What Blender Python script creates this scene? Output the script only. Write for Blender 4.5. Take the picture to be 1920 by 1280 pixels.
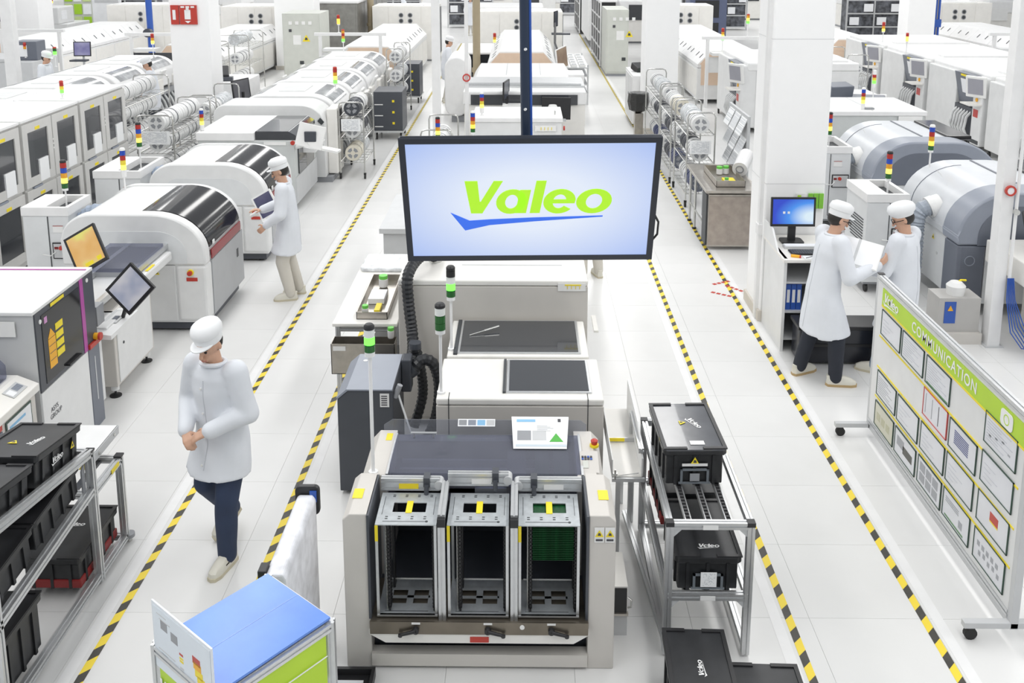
import bpy, bmesh, math, random
from mathutils import Vector, Matrix, noise as mnoise
random.seed(7)
for o in list(bpy.data.objects): bpy.data.objects.remove(o)
SC = bpy.context.scene
COL = SC.collection
PI = math.pi
# ------------------------------------------------------------------ camera
cd = bpy.data.cameras.new('camera'); cam = bpy.data.objects.new('camera', cd); COL.objects.link(cam)
cam.location = (0, 0, 4.25)
cam.rotation_euler = (PI/2 - math.radians(10.761), 0, math.radians(0.688))
cd.sensor_width = 36.0; cd.lens = 33.75; cd.shift_y = -0.2140; cd.clip_end = 300
SC.camera = cam
# ------------------------------------------------------------------ world and ceiling lamps
w = bpy.data.worlds.new('world'); SC.world = w; w.use_nodes = True
bg = w.node_tree.nodes['Background']; bg.inputs[0].default_value = (0.93, 0.965, 1.0, 1); bg.inputs[1].default_value = 0.50
for k, lx in enumerate((-17, -10.5, -4, 2.5, 9, 15.5)):
    for ly, ln in ((8, 20), (29, 18), (50, 18)):
        L = bpy.data.lights.new('ceiling_strip', 'AREA'); L.shape = 'RECTANGLE'; L.size = 1.1; L.size_y = ln
        L.energy = 24 * ln; L.color = (1.0, 0.99, 0.97)
        o = bpy.data.objects.new('ceiling_strip', L); COL.objects.link(o); o.location = (lx, ly, 7.2)
SC.view_settings.view_transform = 'Standard'; SC.view_settings.look = 'None'
SC.view_settings.gamma = 1.0; SC.view_settings.use_curve_mapping = False
SC.view_settings.exposure = 0.0
# ------------------------------------------------------------------ materials
MATS = {}
def mat(name, col, rough=0.5, metal=0.0, var=0.03, scale=6.0, bump=0.0, emit=0.0, coat=0.0, spec=0.5):
    if name in MATS: return MATS[name]
    m = bpy.data.materials.new(name); m.use_nodes = True
    nt = m.node_tree; b = nt.nodes['Principled BSDF']
    tc = nt.nodes.new('ShaderNodeTexCoord'); n = nt.nodes.new('ShaderNodeTexNoise')
    n.inputs['Scale'].default_value = scale; n.inputs['Detail'].default_value = 4
    nt.links.new(tc.outputs['Object'], n.inputs['Vector'])
    r = nt.nodes.new('ShaderNodeValToRGB')
    a = [max(0, c*(1-var)) for c in col]; d = [min(1, c*(1+var)) for c in col]
    r.color_ramp.elements[0].position = .3; r.color_ramp.elements[1].position = .7
    r.color_ramp.elements[0].color = (*a, 1); r.color_ramp.elements[1].color = (*d, 1)
    nt.links.new(n.outputs['Fac'], r.inputs['Fac']); nt.links.new(r.outputs['Color'], b.inputs['Base Color'])
    b.inputs['Roughness'].default_value = rough; b.inputs['Metallic'].default_value = metal
    b.inputs['Coat Weight'].default_value = coat; b.inputs['Specular IOR Level'].default_value = spec
    if bump:
        bp = nt.nodes.new('ShaderNodeBump'); bp.inputs['Strength'].default_value = bump; bp.inputs['Distance'].default_value = 0.02
        nt.links.new(n.outputs['Fac'], bp.inputs['Height']); nt.links.new(bp.outputs['Normal'], b.inputs['Normal'])
    if emit:
        nt.links.new(r.outputs['Color'], b.inputs['Emission Color']); b.inputs['Emission Strength'].default_value = emit
    MATS[name] = m; return m
def glassmat(name, tint, clear=0.75, rough=0.05):
    if name in MATS: return MATS[name]
    m = bpy.data.materials.new(name); m.use_nodes = True; nt = m.node_tree
    for n in list(nt.nodes): nt.nodes.remove(n)
    out = nt.nodes.new('ShaderNodeOutputMaterial'); mix = nt.nodes.new('ShaderNodeMixShader')
    tr = nt.nodes.new('ShaderNodeBsdfTransparent'); pb = nt.nodes.new('ShaderNodeBsdfPrincipled')
    tr.inputs[0].default_value = (*[min(1, t*1.0) for t in tint], 1)
    pb.inputs['Base Color'].default_value = (*[t*.5 for t in tint], 1); pb.inputs['Roughness'].default_value = rough
    tc = nt.nodes.new('ShaderNodeTexCoord'); nz = nt.nodes.new('ShaderNodeTexNoise'); nz.inputs['Scale'].default_value = 5
    mr = nt.nodes.new('ShaderNodeMapRange'); mr.inputs['To Min'].default_value = 1-clear-.04; mr.inputs['To Max'].default_value = 1-clear+.04
    nt.links.new(tc.outputs['Object'], nz.inputs['Vector']); nt.links.new(nz.outputs['Fac'], mr.inputs['Value'])
    nt.links.new(mr.outputs['Result'], mix.inputs[0]); nt.links.new(tr.outputs[0], mix.inputs[1]); nt.links.new(pb.outputs[0], mix.inputs[2])
    nt.links.new(mix.outputs[0], out.inputs[0]); MATS[name] = m; return m
def printmat(name, paper=(.86,.87,.88), ink=(.35,.38,.42), rows=22, dens=.5, seed=0.0, axis_u='X', axis_v='Z'):
    """a printed sheet: rows of broken lines on paper (flat print only)"""
    if name in MATS: return MATS[name]
    m = bpy.data.materials.new(name); m.use_nodes = True; nt = m.node_tree; b = nt.nodes['Principled BSDF']
    tc = nt.nodes.new('ShaderNodeTexCoord'); sp = nt.nodes.new('ShaderNodeSeparateXYZ'); nt.links.new(tc.outputs['Generated'], sp.inputs[0])
    def math_(op, a, bv=None):
        n = nt.nodes.new('ShaderNodeMath'); n.operation = op
        if isinstance(a, (int, float)): n.inputs[0].default_value = a
        else: nt.links.new(a, n.inputs[0])
        if bv is not None:
            if isinstance(bv, (int, float)): n.inputs[1].default_value = bv
            else: nt.links.new(bv, n.inputs[1])
        return n.outputs[0]
    u = sp.outputs[axis_u]; v = sp.outputs[axis_v]
    vr = math_('MULTIPLY', v, rows); fr = math_('FRACT', vr); ln = math_('GREATER_THAN', fr, .62); fl = math_('FLOOR', vr)
    cx = nt.nodes.new('ShaderNodeCombineXYZ'); nt.links.new(math_('MULTIPLY', u, 9), cx.inputs[0]); nt.links.new(math_('MULTIPLY', fl, 3.7), cx.inputs[1]); cx.inputs[2].default_value = seed
    nz = nt.nodes.new('ShaderNodeTexNoise'); nz.inputs['Scale'].default_value = 1.0; nt.links.new(cx.outputs[0], nz.inputs['Vector'])
    wd = math_('GREATER_THAN', nz.outputs['Fac'], 1-dens)
    e1 = math_('GREATER_THAN', u, .09); e2 = math_('LESS_THAN', u, .91); e3 = math_('GREATER_THAN', v, .08); e4 = math_('LESS_THAN', v, .93)
    k = math_('MULTIPLY', math_('MULTIPLY', ln, wd), math_('MULTIPLY', math_('MULTIPLY', e1, e2), math_('MULTIPLY', e3, e4)))
    mx = nt.nodes.new('ShaderNodeMix'); mx.data_type = 'RGBA'; nt.links.new(k, mx.inputs['Factor'])
    mx.inputs['A'].default_value = (*paper, 1); mx.inputs['B'].default_value = (*ink, 1)
    nt.links.new(mx.outputs['Result'], b.inputs['Base Color']); b.inputs['Roughness'].default_value = .45
    MATS[name] = m; return m
def screenmat(name, c0, c1, c2, strength=1.0, scale=1.2):
    """a lit display: soft colour field with window-like rectangles"""
    if name in MATS: return MATS[name]
    m = bpy.data.materials.new(name); m.use_nodes = True; nt = m.node_tree; b = nt.nodes['Principled BSDF']
    tc = nt.nodes.new('ShaderNodeTexCoord'); nz = nt.nodes.new('ShaderNodeTexNoise'); nz.inputs['Scale'].default_value = scale
    nt.links.new(tc.outputs['Generated'], nz.inputs['Vector'])
    r = nt.nodes.new('ShaderNodeValToRGB'); cr = r.color_ramp
    cr.elements[0].position = .36; cr.elements[0].color = (*c0, 1); cr.elements[1].position = .62; cr.elements[1].color = (*c2, 1)
    e = cr.elements.new(.5); e.color = (*c1, 1)
    nt.links.new(nz.outputs['Fac'], r.inputs['Fac']); b.inputs['Base Color'].default_value = (.02, .02, .02, 1)
    nt.links.new(r.outputs['Color'], b.inputs['Emission Color']); b.inputs['Emission Strength'].default_value = strength
    b.inputs['Roughness'].default_value = .3; MATS[name] = m; return m
def hazardmat(name, period=.205, slant=1.0):
    if name in MATS: return MATS[name]
    m = bpy.data.materials.new(name); m.use_nodes = True; nt = m.node_tree; b = nt.nodes['Principled BSDF']
    tc = nt.nodes.new('ShaderNodeTexCoord'); sp = nt.nodes.new('ShaderNodeSeparateXYZ'); nt.links.new(tc.outputs['Object'], sp.inputs[0])
    a = nt.nodes.new('ShaderNodeMath'); a.operation = 'MULTIPLY'; a.inputs[1].default_value = -slant; nt.links.new(sp.outputs['X'], a.inputs[0])
    s = nt.nodes.new('ShaderNodeMath'); s.operation = 'ADD'; nt.links.new(a.outputs[0], s.inputs[0]); nt.links.new(sp.outputs['Y'], s.inputs[1])
    d = nt.nodes.new('ShaderNodeMath'); d.operation = 'DIVIDE'; d.inputs[1].default_value = period; nt.links.new(s.outputs[0], d.inputs[0])
    f = nt.nodes.new('ShaderNodeMath'); f.operation = 'FRACT'; nt.links.new(d.outputs[0], f.inputs[0])
    g = nt.nodes.new('ShaderNodeMath'); g.operation = 'LESS_THAN'; g.inputs[1].default_value = .47; nt.links.new(f.outputs[0], g.inputs[0])
    nz = nt.nodes.new('ShaderNodeTexNoise'); nz.inputs['Scale'].default_value = 9; nt.links.new(tc.outputs['Object'], nz.inputs['Vector'])
    r = nt.nodes.new('ShaderNodeValToRGB'); r.color_ramp.elements[0].color = (.030, .029, .026, 1); r.color_ramp.elements[1].color = (.075, .07, .06, 1)
    nt.links.new(nz.outputs['Fac'], r.inputs['Fac'])
    mx = nt.nodes.new('ShaderNodeMix'); mx.data_type = 'RGBA'; nt.links.new(g.outputs[0], mx.inputs['Factor'])
    mx.inputs['A'].default_value = (.86, .66, .05, 1); nt.links.new(r.outputs['Color'], mx.inputs['B'])
    nt.links.new(mx.outputs['Result'], b.inputs['Base Color']); b.inputs['Roughness'].default_value = .5
    MATS[name] = m; return m
WHITE = mat('white_paint', (.80, .80, .80), .45); PILLAR = mat('pillar_paint', (.93, .93, .93), .6, var=.008)
MWHITE = mat('machine_white', (.74, .745, .745), .4); MCOOL = mat('machine_cool_white', (.69, .705, .715), .38)
BEIGE = mat('machine_beige', (.60, .575, .54), .45, var=.02); IVORY = mat('machine_ivory', (.80, .785, .75), .42)
WARMG = mat('warm_grey_paint', (.47, .46, .445), .45); CABG = mat('cabinet_grey', (.59, .585, .57), .45)
PEACH = mat('peach_panel', (.72, .55, .42), .5); GREEN_BG = mat('grey_green_panel', (.58, .595, .55), .45)
LGREY = mat('light_grey', (.55, .56, .57), .45); MGREY = mat('mid_grey', (.30, .31, .33), .45)
SLATE = mat('slate_plastic', (.14, .155, .19), .38); SLATE2 = mat('slate_light_plastic', (.27, .295, .35), .35)
CHAR = mat('charcoal_paint', (.062, .068, .082), .4); BLACK = mat('black_plastic', (.018, .018, .02), .42)
BOXB = mat('black_crate_plastic', (.017, .018, .020), .38, var=.3, scale=14); RUBBER = mat('rubber', (.02, .02, .02), .7)
GLOSSB = mat('black_gloss_glass', (.012, .012, .014), .12, spec=.4); DKGLASS = mat('dark_glass', (.035, .038, .045), .12, coat=.6)
CAVITY = mat('dark_interior', (.028, .028, .03), .6)
ALU = mat('anodised_aluminium', (.62, .63, .64), .34, metal=.75, scale=30); STEEL = mat('stainless_steel', (.46, .43, .39), .28, metal=.9, scale=12, var=.1)
GALV = mat('galvanised_steel', (.52, .55, .57), .42, metal=.55, scale=25, var=.08); CHROME = mat('chrome_wire', (.60, .60, .58), .25, metal=.8)
SLOT = mat('slot_dark', (.045, .05, .055), .5); WHEELG = mat('caster_grey', (.30, .30, .30), .5)
YEL = mat('sticker_yellow', (.85, .68, .02), .45); ORANGE = mat('sticker_orange', (.84, .42, .02), .45); RED = mat('red_plastic', (.50, .045, .03), .4)
REDP = mat('red_paint', (.55, .07, .06), .4); BLUE = mat('blue_plastic', (.03, .10, .42), .4); BLUETOP = mat('blue_acrylic_top', (.13, .28, .78), .25, var=.08, scale=4)
GREEN = mat('green_print', (.36, .62, .03), .45); PCB = mat('green_circuit_board', (.008, .075, .022), .35, var=.4, scale=60); MAGENTA = mat('magenta_strip', (.42, .07, .33), .4)
PAPER = mat('paper', (.84, .85, .87), .6); PLABEL = mat('label_white', (.80, .80, .79), .5); BEBASE = mat('skirting_beige', (.62, .58, .52), .5)
REELW = mat('reel_white', (.80, .80, .80), .35); REELD = mat('reel_dark', (.04, .045, .06), .4); REELB = mat('reel_blue', (.025, .04, .13), .4); REELC = mat('reel_cream', (.74, .70, .60), .5)
WRAP = mat('plastic_wrap', (.66, .68, .70), .15, var=.25, scale=16, bump=.6)
ACRYL = glassmat('clear_acrylic', (.86, .88, .93), .78, .06); SMOKE = glassmat('smoked_acrylic', (.62, .64, .74), .70, .10); TINT = glassmat('tinted_window', (.20, .22, .25), .55, .05)
HAZ = hazardmat('hazard_stripes'); PRINT = [printmat('print_sheet_%d' % i, rows=r, dens=d, seed=i*3.1) for i, (r, d) in enumerate(((14, .45), (24, .55), (18, .5), (30, .6)))]
TEXT_W = mat('print_white', (.85, .85, .85), .5); TEXT_D = mat('print_dark', (.06, .06, .07), .5)
BROWN = mat('brown_pipe', (.36, .30, .20), .5)
def lamp(name, col, e): return mat(name, col, .3, emit=e, var=.02)
L_GREEN = lamp('lamp_green_lit', (.12, .95, .06), 2.2); L_AMBER = lamp('lamp_amber_lit', (1.0, .55, .06), 1.6); L_YELLOW = lamp('lamp_yellow_lit', (.95, .85, .12), 1.3)
C_RED = mat('lens_red', (.42, .03, .025), .25); C_BLUE = mat('lens_blue', (.02, .07, .45), .25); C_AMB = mat('lens_amber', (.75, .35, .03), .25); C_GRN = mat('lens_green', (.02, .12, .025), .25); C_CLR = mat('lens_clear', (.78, .80, .78), .2); C_YEL = mat('lens_yellow', (.80, .62, .06), .25)
# ------------------------------------------------------------------ mesh helpers
ORG = {}
STUFF = {'side_ribs', 'roller_row', 'wire_shelf', 'tape_loops', 'vent_slots', 'keys', 'notice_marks', 'plate_text', 'characters', 'latches', 'reel_rims', 'slotted_rack'}
class MB:
    def __init__(s): s.v = []; s.f = []; s.mi = []; s.k = 0
    def _add(s, vs, fs):
        b = len(s.v); s.v += [tuple(p) for p in vs]
        for f in fs: s.f.append([b+i for i in f]); s.mi.append(s.k)
        return s
    def box(s, x0, y0, z0, x1, y1, z1):
        vs = [(x, y, z) for x in (x0, x1) for y in (y0, y1) for z in (z0, z1)]
        return s._add(vs, [(0,1,3,2), (4,6,7,5), (0,4,5,1), (2,3,7,6), (0,2,6,4), (1,5,7,3)])
    def cbox(s, c, d, rz=0, rx=0, ry=0):
        M = Matrix.Translation(Vector(c)) @ Matrix.Rotation(rz, 4, 'Z') @ Matrix.Rotation(ry, 4, 'Y') @ Matrix.Rotation(rx, 4, 'X')
        vs = [M @ Vector((x*d[0]/2, y*d[1]/2, z*d[2]/2)) for x in (-1, 1) for y in (-1, 1) for z in (-1, 1)]
        return s._add(vs, [(0,1,3,2), (4,6,7,5), (0,4,5,1), (2,3,7,6), (0,2,6,4), (1,5,7,3)])
    def prism(s, pts, axis, a, b):
        n = len(pts)
        def P(t, p):
            return (t, p[0], p[1]) if axis == 'x' else ((p[0], t, p[1]) if axis == 'y' else (p[0], p[1], t))
        vs = [P(a, p) for p in pts] + [P(b, p) for p in pts]
        fs = [tuple(range(n)), tuple(range(2*n-1, n-1, -1))] + [(i, i+n, (i+1) % n+n, (i+1) % n) for i in range(n)]
        return s._add(vs, fs)
    def cyl(s, p0, p1, r, n=12, r2=None):
        p0 = Vector(p0); p1 = Vector(p1); d = (p1-p0).normalized(); u = d.orthogonal().normalized(); v = d.cross(u)
        r2 = r if r2 is None else r2
        vs = [p0+(u*math.cos(2*PI*i/n)+v*math.sin(2*PI*i/n))*r for i in range(n)]+[p1+(u*math.cos(2*PI*i/n)+v*math.sin(2*PI*i/n))*r2 for i in range(n)]
        return s._add(vs, [tuple(range(n-1, -1, -1)), tuple(range(n, 2*n))]+[(i, (i+1) % n, (i+1) % n+n, i+n) for i in range(n)])
    def ring(s, p0, p1, r, ri, n=20):
        p0 = Vector(p0); p1 = Vector(p1); d = (p1-p0).normalized(); u = d.orthogonal().normalized(); v = d.cross(u)
        vs = []
        for p, q in ((p0, r), (p1, r), (p1, ri), (p0, ri)):
            vs += [p+(u*math.cos(2*PI*i/n)+v*math.sin(2*PI*i/n))*q for i in range(n)]
        fs = []
        for j in range(4):
            a = j*n; b = ((j+1) % 4)*n
            fs += [(a+i, a+(i+1) % n, b+(i+1) % n, b+i) for i in range(n)]
        return s._add(vs, fs)
    def tube(s, path, r, n=8, radii=None, closed=False):
        P = [Vector(p) for p in path]; m = len(P); vs = []; u = None
        for i, p in enumerate(P):
            d = ((P[(i+1) % m] if closed or i < m-1 else P[i])-(P[i-1] if closed or i else P[i])).normalized()
            if u is None: u = d.orthogonal().normalized()
            u = (u-d*u.dot(d)).normalized(); v = d.cross(u); rr = radii[i] if radii else r
            vs += [p+(u*math.cos(2*PI*j/n)+v*math.sin(2*PI*j/n))*rr for j in range(n)]
        fs = []
        for i in range(m if closed else m-1):
            a = i*n; b = ((i+1) % m)*n
            fs += [(a+j, a+(j+1) % n, b+(j+1) % n, b+j) for j in range(n)]
        if not closed: fs += [tuple(range(n-1, -1, -1)), tuple(range((m-1)*n, m*n))]
        return s._add(vs, fs)
    def lathe(s, prof, c, n=20):
        vs = []; m = len(prof)
        for r, z in prof: vs += [(c[0]+r*math.cos(2*PI*j/n), c[1]+r*math.sin(2*PI*j/n), c[2]+z) for j in range(n)]
        fs = []
        for i in range(m-1): fs += [(i*n+j, i*n+(j+1) % n, (i+1)*n+(j+1) % n, (i+1)*n+j) for j in range(n)]
        fs += [tuple(range(n-1, -1, -1)), tuple(range((m-1)*n, m*n))]
        return s._add(vs, fs)
    def loft(s, rings, cap=True):
        n = len(rings[0]); m = len(rings); vs = [p for r in rings for p in r]
        fs = []
        for i in range(m-1): fs += [(i*n+j, i*n+(j+1) % n, (i+1)*n+(j+1) % n, (i+1)*n+j) for j in range(n)]
        if cap: fs += [tuple(range(n-1, -1, -1)), tuple(range((m-1)*n, m*n))]
        return s._add(vs, fs)
    def sheet(s, a, b, c, d, t=.002):
        """thin slab from four corners"""
        a, b, c, d = map(Vector, (a, b, c, d)); nrm = (b-a).cross(d-a).normalized()*t
        return s._add([a, b, c, d, a+nrm, b+nrm, c+nrm, d+nrm], [(3,2,1,0), (4,5,6,7), (0,1,5,4), (1,2,6,5), (2,3,7,6), (3,0,4,7)])
    def strip(s, prof, axis, a, b, t=.004):
        """open profile swept along an axis with thickness (profile offset along its normal)"""
        up = []; n = len(prof)
        for i in range(n):
            d = Vector(prof[min(i+1, n-1)])-Vector(prof[max(i-1, 0)]); d.normalize(); up.append((prof[i][0]-d.y*t, prof[i][1]+d.x*t))
        return s.prism(list(prof)+up[::-1], axis, a, b)
    def build(s, name, m, parent=None, local=False, smooth=False, bev=0, seg=2, loc=None):
        me = bpy.data.meshes.new(name)
        o3 = ORG.get(parent.name, Vector()) if (parent is not None and not local) else Vector(loc or (0, 0, 0))
        vs = s.v if (local and not loc) else [(p[0]-o3.x, p[1]-o3.y, p[2]-o3.z) for p in s.v]
        me.from_pydata(vs, [], s.f)
        ms = m if isinstance(m, (list, tuple)) else [m]
        for q in ms: me.materials.append(q)
        for p, k in zip(me.polygons, s.mi): p.material_index = min(k, len(ms)-1)
        bm = bmesh.new(); bm.from_mesh(me); bmesh.ops.recalc_face_normals(bm, faces=bm.faces); bm.to_mesh(me); bm.free()
        if smooth:
            for p in me.polygons: p.use_smooth = True
            me.set_sharp_from_angle(angle=.7)
        o = bpy.data.objects.new(name, me); COL.objects.link(o)
        if parent is not None: o.parent = parent; ORG[o.name] = ORG.get(parent.name, Vector())
        elif loc: o.location = loc; ORG[o.name] = Vector(loc)
        else: ORG[o.name] = Vector()
        if name in STUFF: o['kind'] = 'stuff'
        if bev:
            b = o.modifiers.new('bevel', 'BEVEL'); b.width = bev; b.segments = seg; b.limit_method = 'ANGLE'
        return o
def tag(o, label, cat, group=None):
    o['label'] = label; o['category'] = cat
    if group: o['group'] = group
    return o
def thing(name, label, cat, loc=(0, 0, 0), rz=0, group=None):
    o = bpy.data.objects.new(name, None); COL.objects.link(o); o.location = loc; o.rotation_euler = (0, 0, rz); o.empty_display_size = .1
    ORG[o.name] = Vector(loc); return tag(o, label, cat, group)
def struct(o): o['kind'] = 'structure'; return o
def kids(o): return [c for c in bpy.data.objects if c.parent == o]
def copy_tree(o, parent=None):
    c = o.copy(); COL.objects.link(c)
    if parent is not None: c.parent = parent
    ORG[c.name] = ORG.get(o.name, Vector())
    for ch in kids(o): copy_tree(ch, c)
    return c
def dup(root, loc, label, rz=None, group=None):
    c = copy_tree(root); c.location = loc; c['label'] = label
    if rz is not None: c.rotation_euler[2] = rz
    if group: c['group'] = group
    return c
def arc(cx, cy, r, a0, a1, n=8, ry=None):
    ry = r if ry is None else ry
    return [(cx+r*math.cos(math.radians(a0+(a1-a0)*i/n)), cy+ry*math.sin(math.radians(a0+(a1-a0)*i/n))) for i in range(n+1)]
def rrect(x0, y0, x1, y1, r, n=4):
    return arc(x1-r, y0+r, r, -90, 0, n)+arc(x1-r, y1-r, r, 0, 90, n)+arc(x0+r, y1-r, r, 90, 180, n)+arc(x0+r, y0+r, r, 180, 270, n)
TXT = {}
def textmesh(body, bold=0.0, shear=0.0, ext=.004, align='CENTER', space=1.0):
    key = (body, bold, shear, ext, align, space)
    if key in TXT: return TXT[key]
    c = bpy.data.curves.new('txt', 'FONT'); c.body = body; c.size = 1.0; c.offset = bold; c.shear = shear; c.extrude = ext; c.align_x = align; c.align_y = 'CENTER'; c.space_character = space; c.resolution_u = 3
    o = bpy.data.objects.new('txt', c); COL.objects.link(o)
    dg = bpy.context.evaluated_depsgraph_get(); me = bpy.data.meshes.new_from_object(o.evaluated_get(dg)); me.name = 'lettering'
    bpy.data.objects.remove(o); bpy.data.curves.remove(c); TXT[key] = me; return me
def text(body, size, m, parent, M, name='lettering', **kw):
    """flat lettering; M is a 4x4 matrix local to the parent"""
    base = textmesh(body, **kw); me = base.copy(); me.materials.clear(); me.materials.append(m)
    o = bpy.data.objects.new(name, me); COL.objects.link(o); o.parent = parent
    o.matrix_local = M @ Matrix.Scale(size, 4); ORG[o.name] = Vector(); return o
def frame(origin, ux, uy):
    """matrix whose local x and y run along ux, uy"""
    ux = Vector(ux).normalized(); uz = ux.cross(Vector(uy)).normalized(); uy = uz.cross(ux)
    return Matrix(((ux.x, uy.x, uz.x, origin[0]), (ux.y, uy.y, uz.y, origin[1]), (ux.z, uy.z, uz.z, origin[2]), (0, 0, 0, 1)))
def _ringseg(b, cx, cy, rx, ry, ix, iy, a0=0, a1=360, n=28):
    full = a1-a0 >= 360
    P = [(cx+rx*math.cos(math.radians(a0+(a1-a0)*k/n)), cy+ry*math.sin(math.radians(a0+(a1-a0)*k/n))) for k in range(n+1)]
    Q = [(cx+ix*math.cos(math.radians(a0+(a1-a0)*k/n)), cy+iy*math.sin(math.radians(a0+(a1-a0)*k/n))) for k in range(n+1)]
    for k in range(n): b.prism([P[k], P[k+1], Q[k+1], Q[k]], 'z', -.01, .01)
def _logo_meshes():
    b = MB(); b.prism([(0, 1), (.38, 1), (.52, .36), (.55, .36), (.86, 1), (1.13, 1), (.64, 0), (.30, 0)], 'z', -.01, .01)
    _ringseg(b, 1.47, .36, .46, .38, .19, .22); b.prism([(1.62, .0), (1.95, 0), (2.0, .72), (1.68, .72)], 'z', -.01, .01)
    b.prism([(2.06, 0), (2.36, 0), (2.42, 1), (2.12, 1)], 'z', -.01, .01)
    _ringseg(b, 2.90, .36, .48, .38, .20, .22, 5, 320); b.prism([(2.6, .30), (3.36, .30), (3.375, .42), (2.6, .42)], 'z', -.01, .01)
    _ringseg(b, 3.93, .36, .53, .38, .24, .23)
    c = MB(); top = [(-.32, .02), (.28, -.24), (.9, -.20), (2.2, -.15), (4.28, -.10)]; bot = [(-.30, .0), (.18, -.55), (.9, -.38), (2.2, -.27), (4.28, -.13)]
    for k in range(4): c.prism([top[k], top[k+1], bot[k+1], bot[k]], 'z', -.01, .01)
    return b, c
def logo(parent, M, size, m, m2=None, tall=1.12):
    """the word mark with its swoosh, in the plane of M; size is the capital height"""
    for bb, nm, mm in zip(_logo_meshes(), ('brand_lettering', 'brand_swoosh'), (m, m2 or m)):
        bb.v = [(x-2.22+.14*(y-.45), (y-.45)*tall, z) for x, y, z in bb.v]
        o = bb.build(nm, mm, parent, local=True); o.matrix_local = M @ Matrix.Scale(size, 4)
def wtri(parent, M, s, mat_=None):
    """yellow warning triangle"""
    b = MB(); b.prism([(-.5*s, -.43*s), (.5*s, -.43*s), (0, .43*s)], 'z', 0, .0015)
    o = b.build('warning_triangle', mat_ or YEL, parent, local=True); o.matrix_local = M
    b = MB(); b.prism([(-.2*s, -.25*s), (.2*s, -.25*s), (.12*s, .05*s), (-.1*s, .1*s)], 'z', .0015, .0025)
    o2 = b.build('warning_pictogram', TEXT_D, parent, local=True); o2.matrix_local = M
def signal_tower(loc, pole, segs, label, r=.028, sh=.062, group='signal towers on the machines', cap=None):
    """stack light: segs from bottom to top, each (material)"""
    t = thing('signal_tower', label, 'signal light', loc, 0, group); x, y, z = loc
    MB().cyl((x, y, z), (x, y, z+pole), .011, 10).build('pole', WHITE, t, smooth=True)
    MB().cyl((x, y, z), (x, y, z+.015), .03, 12).build('foot', WHITE, t, smooth=True)
    zz = z+pole; MB().cyl((x, y, zz), (x, y, zz+.03), r*.95, 14).build('collar', WHITE, t, smooth=True); zz += .03
    for m in segs:
        b = MB(); b.cyl((x, y, zz), (x, y, zz+sh-.006), r, 14).cyl((x, y, zz+sh-.006), (x, y, zz+sh), r*.9, 14); b.build('lens', m, t, smooth=True); zz += sh
    MB().lathe([(r, 0), (r, .02), (r*.7, .032), (0.002, .034)], (x, y, zz), 14).build('cap', cap or BLACK, t, smooth=True)
    return t
def profile(b, p0, p1, s=.04):
    """slotted aluminium profile bar between two points"""
    p0 = Vector(p0); p1 = Vector(p1); d = p1-p0; L = d.length; d.normalize()
    up = Vector((0, 0, 1)) if abs(d.z) < .9 else Vector((0, 1, 0))
    u = d.cross(up).normalized(); v = u.cross(d)
    h = s/2; g = s*.12; e = s*.16
    out = [(-h, -h), (-g, -h), (-g, -h+e), (g, -h+e), (g, -h), (h, -h), (h, -g), (h-e, -g), (h-e, g), (h, g), (h, h), (g, h), (g, h-e), (-g, h-e), (-g, h), (-h, h), (-h, g), (-h+e, g), (-h+e, -g), (-h, -g)]
    b.loft([[p+u*a+v*c for a, c in out] for p in (p0, p1)])
def caster(parent, x, y, z0=0, r=.045, ax='x'):
    w = .014; d = (w, 0, 0) if ax == 'x' else (0, w, 0)
    b = MB(); b.cyl((x-d[0], y-d[1], z0+r), (x+d[0], y+d[1], z0+r), r, 14).box(x-.02, y-.02, z0+r*1.7, x+.02, y+.02, z0+r*2+.02)
    return b.build('caster', RUBBER, parent, smooth=True)
def levelfoot(parent, x, y, h=.1, r=.045):
    b = MB(); b.lathe([(r, 0), (r, .012), (r*.3, .02), (.011, .024), (.011, h*.55)], (x, y, 0), 14); b.build('foot_pad', BLACK, parent, smooth=True)
    MB().cyl((x, y, h*.5), (x, y, h), r*.7, 12).build('leg', MWHITE, parent, smooth=True)
# ================================================================== the setting
FLOORB = mat('floor_joint', (.55, .55, .54), .7); FLOORM = mat('floor_vinyl', (.735, .735, .728), .30, var=.035, scale=1.3, spec=.4)
fl = struct(MB().box(-30, 2, -.06, 30, 64, -.004).build('floor', FLOORB))
TS = .76; tiles = []
for i in range(-39, 39):
    for j in range(3, 84):
        x, y = i*TS+.31, j*TS+.13
        if x > -29.6 and x < 29 and y < 63: tiles.append((x, y))
def tkey(t):
    cx, cy = t[0]+.38, t[1]+.38
    vis = abs(cx) < .56*cy+.3 and cy > 3.9
    return (0 if vis else 1, cy)
tiles.sort(key=tkey)
g = .001; tme = None
for x, y in tiles[:300]:
    if tme is None:
        o = MB().box(g, g, -.005, TS-g, TS-g, 0).build('floor_tile', FLOORM, fl, local=True); tme = o.data
    else:
        o = bpy.data.objects.new('floor_tile', tme); COL.objects.link(o); o.parent = fl
    o.location = (x, y, 0)
b = MB()
for x, y in tiles[300:]: b._add([(x+g, y+g, 0), (x+TS-g, y+g, 0), (x+TS-g, y+TS-g, 0), (x+g, y+TS-g, 0)], [(0, 1, 2, 3)])
o = b.build('floor_tile_field', FLOORM, fl); o['kind'] = 'stuff'
struct(MB().box(-30, 63, 0, 30, 63.3, 6).build('wall_back', PILLAR)); struct(MB().box(-30.3, 2, 0, -30, 63, 6).build('wall_left', PILLAR)); struct(MB().box(30, 2, 0, 30.3, 63, 6).build('wall_right', PILLAR))
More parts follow.
